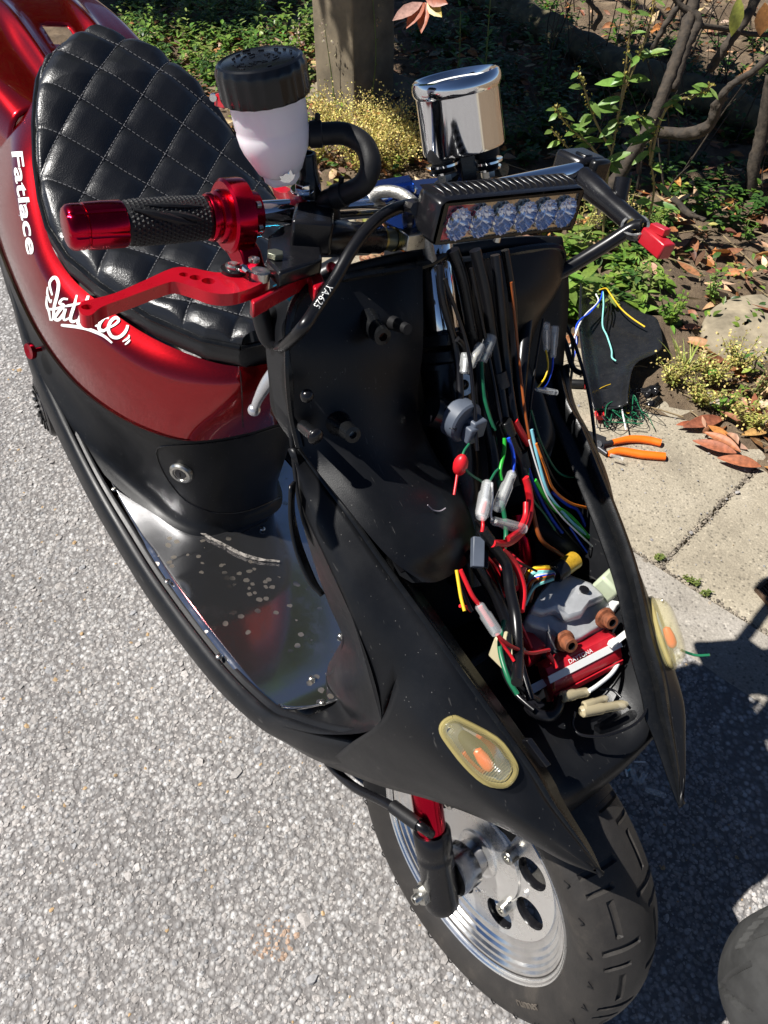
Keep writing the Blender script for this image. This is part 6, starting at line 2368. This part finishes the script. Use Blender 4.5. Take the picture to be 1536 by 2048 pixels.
def leaf_arrays(base, dirv, nrm, L, W, droop=.3, fold=.25, rows=5, prof=None):
    """lanceolate leaf: verts (rows x 3) and quads"""
    d = np.array(dirv, float)
    d /= np.linalg.norm(d) + 1e-9
    n = np.array(nrm, float)
    n -= d * (n @ d)
    n /= np.linalg.norm(n) + 1e-9
    s = np.cross(d, n)
    prof = prof or [.06, .75, 1., .7, .02]
    vs = []
    for i in range(rows):
        q = i / (rows - 1)
        c = np.array(base) + d * L * (q - .12 * droop * q * q) - n * droop * L * .5 * q * q
        w = W / 2 * prof[i]
        up = n * fold * w
        vs += [c - s * w + up, c, c + s * w + up]
    fs = []
    for i in range(rows - 1):
        for j in range(2):
            a_ = i * 3 + j
            fs.append((a_, a_ + 1, a_ + 4, a_ + 3))
    return vs, fs


class LeafMesh:
    def __init__(s):
        s.v, s.f, s.c = [], [], []

    def leaf(s, base, d, n, L, W, col, **kw):
        v, f = leaf_arrays(base, d, n, L, W, **kw)
        k = len(s.v)
        s.v += v
        s.f += [tuple(i + k for i in q) for q in f]
        s.c += [col] * len(v)

    def build(s, name, mat, parent=None, off=(0, 0, 0)):
        return np_mesh(name, np.array(s.v) - np.array(off), np.array(s.f), mat, parent, True, {'tint': np.array(s.c)})


def rcol(base, amt=.3):
    k = 1 + pr.uniform(-amt, amt)
    return tuple(max(0, c * k * (1 + pr.uniform(-.12, .12))) for c in base)


GREEN = (.10, .20, .028)
GREEN2 = (.16, .26, .04)
DARKG = (.045, .105, .02)
STRAW = (.42, .30, .11)
BROWN = (.23, .095, .042)
PALE = (.42, .27, .15)


def weed(name, label, cat, group, base, h, stems, leafL, leafW, nleaf, col, spread=.25, droop=.4, tip=None, mat=None, rosette=0, stemcol=None, bare=.1):
    """a weed: root at base, stems of height h with leaves in turn up the stem"""
    base = np.array(base, float)
    root = empty(name, tuple(base))
    tag(root, label, cat, group)
    sg = Geo()
    lm = LeafMesh()
    for k in range(stems):
        a = pr.uniform(0, 6.283)
        ln = pr.uniform(.2, 1) * spread
        hh = h * pr.uniform(.7, 1.05)
        top = np.array([math.cos(a) * ln * hh, math.sin(a) * ln * hh, hh])
        mid = top * .5 + pr.normal(0, .04, 3) * hh
        P = cr([np.zeros(3), mid, top], 6)
        sg.tube([Vector(p) for p in P], list(np.linspace(.0022, .0008, len(P)) * (1 + h * 1.5)), 5, cap=False)
        for i in range(nleaf):
            q = bare + (1 - bare) * (i + pr.rand()) / nleaf
            p = P[min(len(P) - 1, int(q * (len(P) - 1)))]
            aa = i * 2.4 + pr.uniform(-.4, .4)
            d = np.array([math.cos(aa), math.sin(aa), pr.uniform(.1, .8)])
            s_ = 1 - .55 * q
            lm.leaf(p, d, (0, 0, 1), leafL * s_ * pr.uniform(.7, 1.2), leafW * s_ * pr.uniform(.8, 1.2), rcol(col), droop=droop * pr.uniform(.5, 1.4))
        if tip:
            for i in range(tip[0]):
                p = P[-1 - int(pr.rand() * len(P) * .35)] + pr.normal(0, tip[1], 3)
                lm.leaf(p, pr.normal(0, 1, 3), pr.normal(0, 1, 3), tip[2], tip[2] * .8, rcol(tip[3]), rows=5)
    for i in range(rosette):
        aa = pr.uniform(0, 6.283)
        lm.leaf(np.array([0, 0, .004]), (math.cos(aa), math.sin(aa), pr.uniform(.15, .9)), (0, 0, 1), leafL * pr.uniform(.7, 1.3), leafW * pr.uniform(.8, 1.2), rcol(col), droop=pr.uniform(.4, 1.))
    if sg.v:
        sm_ = pbr('weed stem ' + ('straw' if stemcol else 'green'), stemcol or (.14, .19, .05), .6, var=.25)
        sg.build('stem', sm_, root, fixn=False)
    if lm.v:
        lm.build('foliage', mat or M_leaf, root)
    return root


# ---- concrete post on its footing
pb = soilp(700, 215)
post = empty('concrete_post', (pb.x, pb.y, pb.z))
tag(post, 'square concrete post standing among dry weeds behind the brake reservoir', 'post')
M_postc = pbr('old concrete post', (.19, .155, .105), .92, var=.4, vscale=9, bump=1., bscale=110)
hw = .115
cx_ = Vector((.02, .12, 0))
g = Geo()
rows = []
for z in (-.1, .0, .4, .8, 1.15, 1.2):
    k = 1 if z < 1.2 else .9
    rows.append([cx_ + GT * (a_ * hw * k) + GN * (b_ * hw * k) + Vector((0, 0, z)) for a_, b_ in ((-1, -1), (1, -1), (1, 1), (-1, 1))])
g.grid(rows, closed_u=True)
g.f.append(tuple(range(len(g.v) - 4, len(g.v))))
g.build('shaft', M_postc, post, smooth=False, bevel=.008)
g = Geo().prism([cx_ + GT * a_ * .26 + GN * b_ * .24 + Vector((0, 0, z)) for a_, b_, z in ((-1, -1, -.03), (1, -1, -.05), (1, 1, .06), (-1, 1, .06))], (0, 0, -.12))
g.build('footing', M_postc, post, smooth=False, bevel=.012)

# ---- flat stone at the bank's edge
sp_ = soilp(1475, 655)
st_ = Geo()
outl = [(1408, 655), (1422, 620), (1460, 598), (1520, 590), (1580, 600), (1590, 690), (1540, 715), (1470, 708), (1425, 690)]
P = [G(u, v, sp_.z + .02) - sp_ for u, v in outl]
cen_ = sum(P, Vector()) / len(P)
rows = [cr([cen_ + (p - cen_) * k + Vector((0, 0, dz * .5 + .009 * pr.rand())) for p in P], 3, closed=True) for k, dz in ((1.08, -.09), (1.05, -.035), (1.0, -.008), (.93, .004), (.75, .000), (.5, .006), (.25, .002), (.05, .004))]
st_.grid(rows, closed_u=True)
stone = st_.build('flat_stone', pbr('pale field stone', (.25, .21, .145), .92, var=.45, vscale=18, bump=1.6, bscale=70), sharp=60)
stone.location = sp_
tag(stone, 'pale flat stone at the edge of the bank', 'stone')

# ---- lying log
lg = [(930, -30, .16), (1010, 12, .15), (1100, 58, .15), (1200, 112, .14), (1320, 165, .14), (1430, 200, .13), (1560, 250, .12)]
P = []
for u, v, z in lg:
    b_ = soilp(u, v)
    P.append(G(u, v, b_.z + .05))
l0 = P[0].copy()
g = Geo().tube([p - l0 for p in P], [.062, .064, .062, .060, .060, .058, .056], 18, smooth=8)
for i, v in enumerate(g.v):
    n_ = .006 * math.sin(v[0] * 60 + v[2] * 90) + .004 * math.sin(v[1] * 140)
    g.v[i] = (v[0], v[1], v[2] + n_)
log = g.build('fallen_log', pbr('mossy bark', (.105, .09, .05), .9, var=.6, vscale=22, bump=1.3, bscale=90), sharp=0)
log.location = l0
tag(log, 'mossy fallen log lying across the shaded bank behind the chrome gauge', 'log')


# ---- shrub with bare crooked limbs
def at_y(u, v, y):
    D = ray(u, v)
    return Vector(_o + D * (y / D[1]))


sb = soilp(1195, 470)
shrub = empty('shrub', (sb.x, sb.y, sb.z))
tag(shrub, 'bare crooked shrub trunk and limbs in front of the fallen log', 'shrub')
Y0 = sb.y


def limb(px, r, name):
    P = [at_y(u, v, Y0 + dy) - sb for u, v, dy in px]
    g_ = Geo().tube(P, [q * .8 for q in r], 14, smooth=9)
    for i, v in enumerate(g_.v):
        k = .0022 * math.sin(v[2] * 170 + v[0] * 90) + .0018 * math.sin(v[0] * 460 + v[1] * 300) + pr.normal(0, .0009)
        g_.v[i] = (v[0] + k, v[1] + k * .5, v[2])
    return g_.build(name, M_bark, shrub, sharp=0)


limb([(1188, 480, .0), (1212, 400, .02), (1250, 330, .05), (1300, 250, .09), (1330, 180, .13), (1362, 90, .2), (1385, 10, .27), (1395, -60, .33)], [.034, .030, .026, .024, .023, .022, .024, .024], 'trunk')
limb([(1345, 180, .13), (1372, 95, .2), (1395, 40, .24), (1360, 10, .26), (1335, -30, .28)], [.018, .02, .02, .012, .01], 'limb')
limb([(1300, 110, .25), (1325, 60, .25), (1350, 20, .26), (1372, -20, .28)], [.008, .010, .012, .012], 'limb')
limb([(1420, 140, .3), (1450, 95, .3), (1490, 40, .32), (1520, -20, .36)], [.016, .018, .018, .018], 'limb')
limb([(1395, 50, .24), (1450, 58, .28), (1500, 68, .32), (1560, 70, .36)], [.010, .009, .009, .008], 'limb')
limb([(1310, 262, .1), (1360, 268, .06), (1400, 262, .02), (1425, 240, .0), (1445, 190, -.02), (1470, 165, -.02), (1510, 140, -.02), (1550, 100, 0)], [.021, .022, .025, .017, .013, .012, .012, .011], 'limb')
limb([(1425, 240, .0), (1430, 210, .0), (1455, 190, -.01)], [.014, .012, .014], 'limb')
limb([(1185, 60, .3), (1200, 30, .3), (1180, 5, .3), (1172, -30, .32)], [.010, .009, .008, .008], 'limb')
limb([(1345, 395, .05), (1375, 425, .0), (1410, 440, -.08)], [.010, .010, .009], 'limb')
limb([(1500, 470, .25), (1505, 350, .25), (1525, 260, .28), (1545, 150, .3)], [.026, .026, .026, .024], 'limb')
lm = LeafMesh()
for u, v, L, W, c, dr in ((1478, -8, .10, .04, (.50, .52, .10), .5), (1530, 5, .08, .05, (.45, .20, .06), .2), (1545, 140, .05, .02, GREEN2, .3), (1525, 120, .04, .02, GREEN2, .3)):
    lm.leaf(at_y(u, v, Y0) - sb, (.1, -.3, -1), (0, -1, .3), L, W, c, droop=dr)
lm.build('foliage', M_leaf, shrub)

# ---- the leafy weed in front of the trunk, stems traced one by one
wb = soilp(1205, 505)
lw = empty('branching_weed', (wb.x, wb.y, wb.z))
tag(lw, 'branching green weed with lance shaped leaves in front of the shrub trunk', 'weed')
sgm = Geo()
lm = LeafMesh()
for px in ([(1205, 500), (1212, 380), (1228, 280), (1245, 180), (1258, 80), (1265, -10)], [(1215, 340), (1180, 290), (1150, 265), (1122, 235), (1112, 212)], [(1222, 300), (1190, 240), (1168, 175), (1155, 140)], [(1215, 370), (1150, 310), (1105, 262)],
           [(1300, 330), (1318, 250), (1345, 205), (1395, 190), (1428, 168)], [(1290, 470), (1308, 380), (1300, 300), (1318, 250)], [(1230, 260), (1262, 130), (1290, 110), (1318, 105)], [(1225, 250), (1270, 235), (1290, 232)], [(1240, 200), (1290, 80), (1310, 0)]):
    P = [np.array(at_y(u, v, Y0 - .12) - wb) for u, v in px]
    C_ = cr(P, 7)
    sgm.tube([Vector(p) for p in C_], list(np.linspace(.0042, .0018, len(C_))), 6, cap=False)
    n_ = len(C_)
    for i in range(2, n_, 3):
        for s_ in (0, 1):
            if pr.rand() < .35:
                continue
            aa = pr.uniform(0, 6.283)
            d = np.array([math.cos(aa), -.5 * abs(math.sin(aa)), pr.uniform(-.35, .6)])
            big = 1 - .55 * i / n_
            lm.leaf(C_[i], d, (0, -.5, .8), .085 * big * pr.uniform(.6, 1.25), .026 * big * pr.uniform(.8, 1.3), rcol((.17, .28, .06), .3), droop=pr.uniform(.1, .8))
    for i in range(1, n_, 1):
        if i > n_ * .35:
            for _ in range(4):
                lm.leaf(C_[i] + pr.normal(0, .005, 3), pr.normal(0, 1, 3), pr.normal(0, 1, 3), .008, .006, rcol((.38, .32, .07), .3))
sgm.build('stem', pbr('weed stem tan', (.25, .19, .08), .6, var=.2), lw, fixn=False)
lm.build('foliage', M_leaf, lw)

# ---- upright leafy stems behind the gauge and red-tipped sprig
for k, (u, v, h, lab) in enumerate(((900, 150, .46, 'tall upright green weed directly behind the chrome gauge'), (968, 150, .44, 'tall green weed with a bright tip right of the upright one behind the gauge'))):
    b_ = soilp(u, v + 60)
    weed('tall_weed', lab, 'weed', None, b_, h, 1, .085, .024, 26, (.13, .27, .045), .06, .5, bare=.05)
b_ = soilp(740, 215)
weed('thin_weed', 'thin bare stalk with seed heads against the dark face of the concrete post', 'weed', None, b_, .50, 1, .03, .008, 7, (.25, .28, .06), .18, .3, tip=(26, .02, .010, (.40, .28, .14)))
b_ = soilp(672, 235)
weed('thin_weed', 'thin pale seed stalk against the sunlit face of the concrete post', 'weed', None, b_, .34, 1, .025, .006, 5, (.33, .3, .1), .15, .3, tip=(20, .014, .010, (.5, .42, .3)))
b_ = soilp(598, 210)
weed('thin_weed', 'thin seed stalk left of the concrete post with pale fluffy heads', 'weed', None, b_, .42, 1, .025, .006, 5, (.33, .3, .1), .1, .3, tip=(26, .016, .011, (.55, .45, .36)))
sprig = empty('red_leaf_sprig', tuple(at_y(850, -20, 2.5)))
tag(sprig, 'sprig of glossy red leaves hanging in at the top beside the post', 'sprig')
lm = LeafMesh()
o_ = np.array(at_y(850, -20, 2.5))
for (u, v, du, dv_, c) in ((845, 5, -55, 30, (.55, .33, .27)), (850, 5, -35, 45, (.40, .10, .04)), (852, 5, -10, 55, (.45, .12, .05)), (855, 0, 25, 30, (.55, .42, .08)), (850, -5, 40, 10, (.40, .12, .06))):
    a_ = np.array(at_y(u, v, 2.5))
    b2 = np.array(at_y(u + du, v + dv_, 2.45))
    lm.leaf(a_ - o_, b2 - a_, (-.4, -.8, .5), np.linalg.norm(b2 - a_) * 1.1, .036, c, droop=.15)
lm.build('foliage', M_leaf, sprig)
Geo().tube([Vector((0, 0, .0)), Vector((0, .05, .12)), Vector((-.05, .2, .35))], .004, 6, smooth=3).build('stem', M_bark, sprig)

# ---- named weeds nearer the camera
near = [(525, 75, .30, 2, .13, .028, 13, (.17, .30, .06), .2, 'tall feathery green weed above the reservoir cap'),
        (330, 25, .22, 5, .06, .025, 14, DARKG, .5, 'dark bushy weed behind the red tail'),
        (380, 15, .24, 5, .05, .025, 14, GREEN, .5, 'leafy green weed behind the seat'),
        (430, 60, .16, 3, .10, .04, 6, (.06, .15, .03), .4, 'broad leaved weed between seat and reservoir cap'),
        (455, 110, .12, 3, .07, .025, 7, GREEN2, .4, 'pale green weed beside the reservoir cap'),
        (300, 70, .14, 4, .04, .02, 10, (.2, .26, .05), .6, 'small yellowish weed at the far edge of the seat'),
        (395, 130, .10, 4, .03, .018, 9, GREEN2, .7, 'low clover like weed beyond the seat'),
        (615, 250, .16, 3, .05, .016, 10, GREEN2, .35, 'small fresh weed between reservoir and post'),
        (1130, 600, .13, 3, .14, .05, 6, (.16, .26, .05), .6, 'broad dock leaves beside the left cable'),
        (1085, 560, .12, 3, .13, .05, 6, (.15, .25, .05), .6, 'broad green leaves under the light bar end'),
        (1150, 520, .12, 3, .11, .045, 6, (.19, .28, .06), .6, 'sunlit dock plant behind the left cable'),
        (1110, 640, .09, 3, .10, .042, 5, GREEN, .6, 'green dock leaves beside the loose fairing'),
        (1275, 630, .07, 3, .06, .03, 5, GREEN2, .6, 'small leafy weed at the top of the loose fairing'),
        (1340, 650, .12, 5, .035, .014, 12, GREEN2, .5, 'spindly green weed right of the loose fairing'),
        (1420, 600, .11, 4, .03, .012, 12, (.2, .3, .07), .5, 'spindly green weed on the far side of the stone'),
        (1445, 830, .09, 3, .04, .016, 9, GREEN2, .6, 'fresh green weed in the straw at right'),
        (1505, 800, .14, 4, .02, .008, 16, (.32, .30, .12), .4, 'pale grey green weed at the right edge'),
        (1295, 470, .10, 4, .03, .014, 8, GREEN2, .6, 'low weed behind the red plug'),
        (1240, 440, .12, 3, .04, .02, 8, GREEN2, .5, 'low green weed at the foot of the shrub'),
        (1490, 480, .07, 3, .03, .012, 8, GREEN, .6, 'small weed on the soil at the right edge')]
for u, v, h, ns, LL, LW, nl, c, sp, lab in near:
    weed('weed', lab, 'weed', 'weeds on the bank', soilp(u, v), h, ns, LL, LW, nl, c, sp, .6, rosette=4)
# grass tuft
b_ = soilp(1368, 745)
gt = empty('grass_tuft', tuple(b_))
tag(gt, 'yellow green grass tuft in front of the fallen brown leaf', 'grass tuft')
lm = LeafMesh()
for k in range(46):
    aa = pr.uniform(0, 6.28)
    lm.leaf((pr.normal(0, .006), pr.normal(0, .006), 0), (math.cos(aa) * .6 + .3, math.sin(aa) * .6 + .2, pr.uniform(.5, 1.3)), (0, 0, 1), pr.uniform(.05, .12), .0035, rcol((.30, .34, .07), .35), droop=pr.uniform(.1, .7), fold=.6)
lm.build('foliage', M_leaf, gt)
for (u, v, lab) in ((1316, 1118, 'tiny weed where the two concrete joints meet'), (1376, 1160, 'larger tiny green weed in the joint along the road'), (1388, 1169, 'tiny green weed right beside the larger one in the joint'), (1410, 1188, 'last tiny weed in the joint, nearest the drain frame')):
    weed('joint_weed', lab, 'weed', 'tiny weeds in the joint', G(u, v, .002), .012, 7, .012, .006, 6, (.16, .20, .05), 1.5, .5)
# ---- dry golden weeds
dry = [(640, 330, 'golden dry weed under the reservoir hose'), (700, 300, 'golden dry weed in front of the post footing'), (745, 330, 'yellow dry weed between hose and gauge'), (790, 350, 'yellow dry weed beside the light bar'), (770, 290, 'dry weed with seed heads left of the gauge'), (820, 330, 'dry weed at the foot of the gauge'), (665, 280, 'golden dry weed left of the thin pale stalk'), (725, 355, 'low yellow weed inside the bend of the reservoir hose'), (760, 320, 'bright yellow dry weed beside the bend of the hose'),
       (1165, 480, 'yellow dry weed behind the left cable'), (1420, 770, 'straw coloured dry weed right of the loose fairing'), (1470, 740, 'straw coloured dry weed in front of the stone'), (1400, 810, 'low dry straw beside the fallen leaves'), (1500, 860, 'dry straw weed at the right picture edge'), (1340, 770, 'dry stalks beside the black tape'), (1250, 480, 'dry stalks beside the mirror boss')]
for u, v, lab in dry:
    weed('dry_weed', lab, 'dry weed', 'dry weeds on the bank', soilp(u, v), .165 if v < 400 else .14 if v < 500 else .085, 24 if v < 400 else 14, .024, .008, 14, (.44, .42, .09) if v < 400 else (.36, .36, .09), .9, .5, tip=(28 if v < 400 else 7, .018, .0075, (.72, .60, .20)), mat=M_dry, stemcol=(.30, .24, .10))

# ---- weeds and litter nobody could count
lm = LeafMesh()
for k in range(5200):
    t_, s_ = pr.uniform(-4.2, 1.0), SB_ + abs(pr.normal(0, 1)) * 1.3 + .02
    p = gp(t_, s_)
    den = math.sin(t_ * 3.1) * math.cos(s_ * 4.3) + .5 * math.sin(t_ * 9 + s_ * 7)
    if den < -.1 + .7 * pr.rand() - .4 * (p.x < .1):
        continue
    z = float(soil_z(p.x, p.y))
    aa = pr.uniform(0, 6.28)
    L = pr.uniform(.012, .036)
    lm.leaf((p.x, p.y, z + pr.uniform(.004, .05)), (math.cos(aa), math.sin(aa), pr.uniform(-.2, .9)), (pr.normal(0, .3), pr.normal(0, .3), 1), L, L * pr.uniform(.3, .75), rcol([GREEN, GREEN2, (.26, .30, .06), DARKG, (.33, .30, .10)][pr.randint(5)], .35), droop=pr.uniform(0, .7))
o_ = lm.build('ground_weeds', M_leaf)
tag(o_, 'low mixed green ground weeds over the bank', None, None, 'stuff')
lm = LeafMesh()
for k in range(800):
    # clumps: left of the post lush and sunlit, behind the gauge dark and low
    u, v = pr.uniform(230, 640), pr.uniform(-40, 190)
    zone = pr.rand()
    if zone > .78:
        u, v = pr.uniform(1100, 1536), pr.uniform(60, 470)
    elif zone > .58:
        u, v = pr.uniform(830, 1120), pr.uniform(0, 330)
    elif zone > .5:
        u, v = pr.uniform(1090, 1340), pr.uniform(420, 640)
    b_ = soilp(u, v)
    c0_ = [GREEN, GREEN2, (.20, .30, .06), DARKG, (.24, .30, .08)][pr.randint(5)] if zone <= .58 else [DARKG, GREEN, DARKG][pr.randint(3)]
    hh = pr.uniform(.03, .17) * (1 if v < 300 else .5)
    ns_ = pr.randint(2, 5)
    for j in range(ns_):
        aa = pr.uniform(0, 6.28)
        tip_ = np.array([math.cos(aa) * .5, math.sin(aa) * .5, 1.]) * hh
        for i in range(pr.randint(5, 11)):
            q = pr.uniform(.1, 1)
            a2 = pr.uniform(0, 6.28)
            L = pr.uniform(.018, .05) * (1.2 - .5 * q)
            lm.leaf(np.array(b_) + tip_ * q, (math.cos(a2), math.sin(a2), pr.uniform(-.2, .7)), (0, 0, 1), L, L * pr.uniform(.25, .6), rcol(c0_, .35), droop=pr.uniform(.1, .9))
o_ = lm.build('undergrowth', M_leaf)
tag(o_, 'leafy green undergrowth behind the seat and the gauge', None, None, 'stuff')
lm = LeafMesh()
for k in range(6500):
    t_, s_ = pr.uniform(-4.2, 1.1), SB_ - .03 + abs(pr.normal(0, 1)) * 1.5
    p = gp(t_, s_)
    if (.45 < p.x < .86 and 1.5 < p.y < 2.25) or abs(p.x - sp_.x) < .1 and abs(p.y - sp_.y) < .12:
        continue
    z = float(soil_z(p.x, p.y))
    aa = pr.uniform(0, 6.28)
    L = pr.uniform(.02, .085)
    c = [BROWN, (.30, .13, .05), PALE, (.50, .36, .22), (.16, .07, .04), (.42, .17, .05)][pr.randint(6)]
    lm.leaf((p.x, p.y, z + pr.uniform(.004, .02)), (math.cos(aa), math.sin(aa), pr.uniform(-.15, .35)), (pr.normal(0, .45), pr.normal(0, .45), 1), L, L * pr.uniform(.28, .45), rcol(c, .35), droop=pr.uniform(-.6, .8), fold=pr.uniform(-.5, .9))
o_ = lm.build('leaf_litter', M_fall)
tag(o_, 'brown fallen leaf litter covering the bank', None, None, 'stuff')
g = Geo()
for k in range(420):
    t_, s_ = pr.uniform(-3.5, .9), SB_ + abs(pr.normal(0, 1)) * 1.2
    p = gp(t_, s_)
    z = float(soil_z(p.x, p.y)) + .008
    aa = pr.uniform(0, 6.28)
    L = pr.uniform(.04, .16)
    d = Vector((math.cos(aa), math.sin(aa), pr.uniform(-.05, .25)))
    m = p + Vector((0, 0, z))
    g.tube([m, m + d * L * .5 + Vector((pr.normal(0, .006), pr.normal(0, .006), .004)), m + d * L], pr.uniform(.0008, .0024), 5, cap=False)
o_ = g.build('dry_twigs', pbr('dry twig', (.24, .18, .10), .8, var=.35), fixn=False)
tag(o_, 'dry twigs and straw scattered over the bank', None, None, 'stuff')

# thin bare twigs tangled behind the shrub
g = Geo()
for k in range(90):
    u, v = pr.uniform(1080, 1600), pr.uniform(-40, 420)
    b_ = soilp(u, v)
    hh = pr.uniform(.12, .5)
    aa = pr.uniform(0, 6.28)
    P = [b_, b_ + Vector((math.cos(aa) * .15 + pr.normal(0, .05), math.sin(aa) * .15, .5)) * hh, b_ + Vector((math.cos(aa) * .45 + pr.normal(0, .12), math.sin(aa) * .4, .9)) * hh]
    g.tube(P, [pr.uniform(.0022, .0055), .0022, .0009], 6, cap=False, smooth=4)
    for j in range(2):
        q = P[1].lerp(P[2], pr.rand())
        g.tube([q, q + Vector((pr.normal(0, .06), pr.normal(0, .06), pr.uniform(.02, .10)))], .0010, 5, cap=False)
o_ = g.build('bare_twigs', M_bark, fixn=False)
tag(o_, 'thin bare twigs tangled on the shaded bank', None, None, 'stuff')

# ---- single fallen leaves one can pick out
single = [(1395, 700, 82, -18, (.42, .22, .10), 'long tan fallen leaf leaning on the grass tuft'), (1420, 735, 70, 25, (.22, .08, .04), 'dark curled fallen leaf behind the grass tuft'), (1405, 855, 90, 12, (.26, .085, .045), 'long dark red fallen leaf at the channel edge'), (1368, 858, 40, 5, (.33, .09, .04), 'small red brown fallen leaf at the tip of the litter'),
          (1440, 895, 88, -30, (.40, .15, .065), 'brown fallen leaf on bare concrete right of the pliers'), (1425, 905, 95, -18, (.36, .12, .06), 'reddish fallen leaf lying under the others on concrete'), (1475, 935, 95, -12, (.38, .13, .06), 'outermost reddish brown fallen leaf on the concrete'), (1460, 850, 66, -35, (.30, .13, .07), 'curled brown fallen leaf in the litter at right'),
          (1510, 875, 70, 8, (.48, .27, .09), 'yellow brown fallen leaf at the right edge'), (1490, 835, 60, -40, (.44, .25, .15), 'pale curled fallen leaf near the right edge'), (1520, 855, 62, 5, (.42, .30, .21), 'pinkish pale fallen leaf at the right picture edge'), (1350, 505, 50, 20, (.33, .14, .07), 'pinkish brown fallen leaf on the soil below the red plug'),
          (1340, 480, 40, 70, (.38, .15, .06), 'upright brown leaf on the soil below the red plug'), (1330, 435, 48, -5, (.44, .26, .17), 'pale fallen leaf behind the mirror boss'), (1365, 430, 36, 60, (.40, .14, .05), 'orange fallen leaf near the bent twig'), (1515, 500, 50, -22, (.42, .24, .13), 'tan fallen leaf on the soil at the right edge'),
          (1430, 70, 60, 5, (.44, .25, .13), 'large tan fallen leaf on the far bank'), (1320, 55, 40, 20, (.50, .2, .06), 'orange fallen leaf on the far bank beyond the log'), (1130, 85, 40, 5, (.55, .16, .03), 'bright orange fallen leaf under the log'), (1270, 520, 40, 30, (.30, .11, .05), 'dark fallen leaf right of the left cable'),
          (1300, 545, 55, -40, (.45, .26, .17), 'pale pink fallen leaf above the loose fairing'), (1260, 555, 46, 10, (.26, .10, .06), 'dark brown fallen leaf at the top of the fairing'), (1135, 690, 44, 30, (.50, .22, .10), 'orange brown leaf behind the thin loose wires')]
for u, v, Lp, ang, c, lab in single:
    b_ = soilp(u, v)
    d = (G(u + Lp * math.cos(R(ang)) / 2, v - Lp * math.sin(R(ang)) / 2, b_.z) - G(u - Lp * math.cos(R(ang)) / 2, v + Lp * math.sin(R(ang)) / 2, b_.z))
    L = min(d.length, .16)
    d.normalize()
    lm = LeafMesh()
    lm.leaf(np.array(d) * -L / 2 + np.array([0, 0, .012]), (d.x, d.y, .05), (pr.normal(0, .2), -.35, 1), L, L * pr.uniform(.28, .36), c, droop=pr.uniform(-.2, .3), fold=pr.uniform(.3, .8), prof=[.05, .7, 1., .8, .02])
    o_ = lm.build('fallen_leaf', M_fall)
    q = o_.modifiers.new('thick', 'SOLIDIFY')
    q.thickness = .0006
    q = o_.modifiers.new('s', 'SUBSURF')
    q.levels = q.render_levels = 1
    o_.location = b_ + Vector((0, 0, .004))
    tag(o_, lab, 'leaf', 'single fallen leaves')

# ---- tree whose crown hangs above the bank and shades it
tr = empty('shade_tree', (-1.15, 6.6, .4))
tag(tr, 'broad leaved tree overhanging the bank from above the picture', 'tree')
g = Geo().tube([Vector((0, 0, -.4)), Vector((.05, -.3, .9)), Vector((.1, -1.2, 1.8)), Vector((.2, -2.4, 2.2)), Vector((.3, -3.2, 2.3))], [.13, .11, .08, .055, .03], 10, smooth=6)
g.tube([Vector((.08, -1.0, 1.7)), Vector((.7, -1.8, 2.2)), Vector((1.0, -2.6, 2.3))], [.06, .045, .02], 8, smooth=5)
g.build('trunk', M_bark, tr)
lm = LeafMesh()
sh = np.array([math.cos(SUN_ELEV), 0, 0]) / math.sin(SUN_ELEV)      # shadow shift per metre of height
blobs = [(.62, 3.3, .4, .5), (1.1, 3.45, .38, .3), (.40, 3.45, .42, .62), (.55, 2.95, .40, .34), (.95, 3.0, .42, .36), (1.38, 3.02, .36, .32), (.85, 3.75, .5, .35), (.35, 4.2, .42, .5), (1.6, 3.25, .3, .35), (-.75, 4.6, .5, .35), (.1, 4.9, .5, .4), (.62, 2.68, .22, .18), (-1.25, 4.9, .35, .35)]
for bx, by, rx, ry in blobs:
    hz = 2.35
    cx0 = bx - hz * sh[0]
    for k in range(int(1500 * rx * ry / .15)):
        while True:
            q = pr.uniform(-1, 1, 3)
            if q @ q < 1:
                break
        p = np.array([cx0 + q[0] * rx, by + q[1] * ry, hz + .1 + q[2] * .28])
        d = pr.normal(0, 1, 3)
        lm.leaf(p - np.array([-1.15, 6.6, .4]), d, pr.normal(0, .5, 3) + np.array([-.3, 0, 1]), pr.uniform(.06, .11), pr.uniform(.03, .045), rcol((.06, .14, .025), .3), droop=.3)
lm.build('crown', M_leaf, tr)
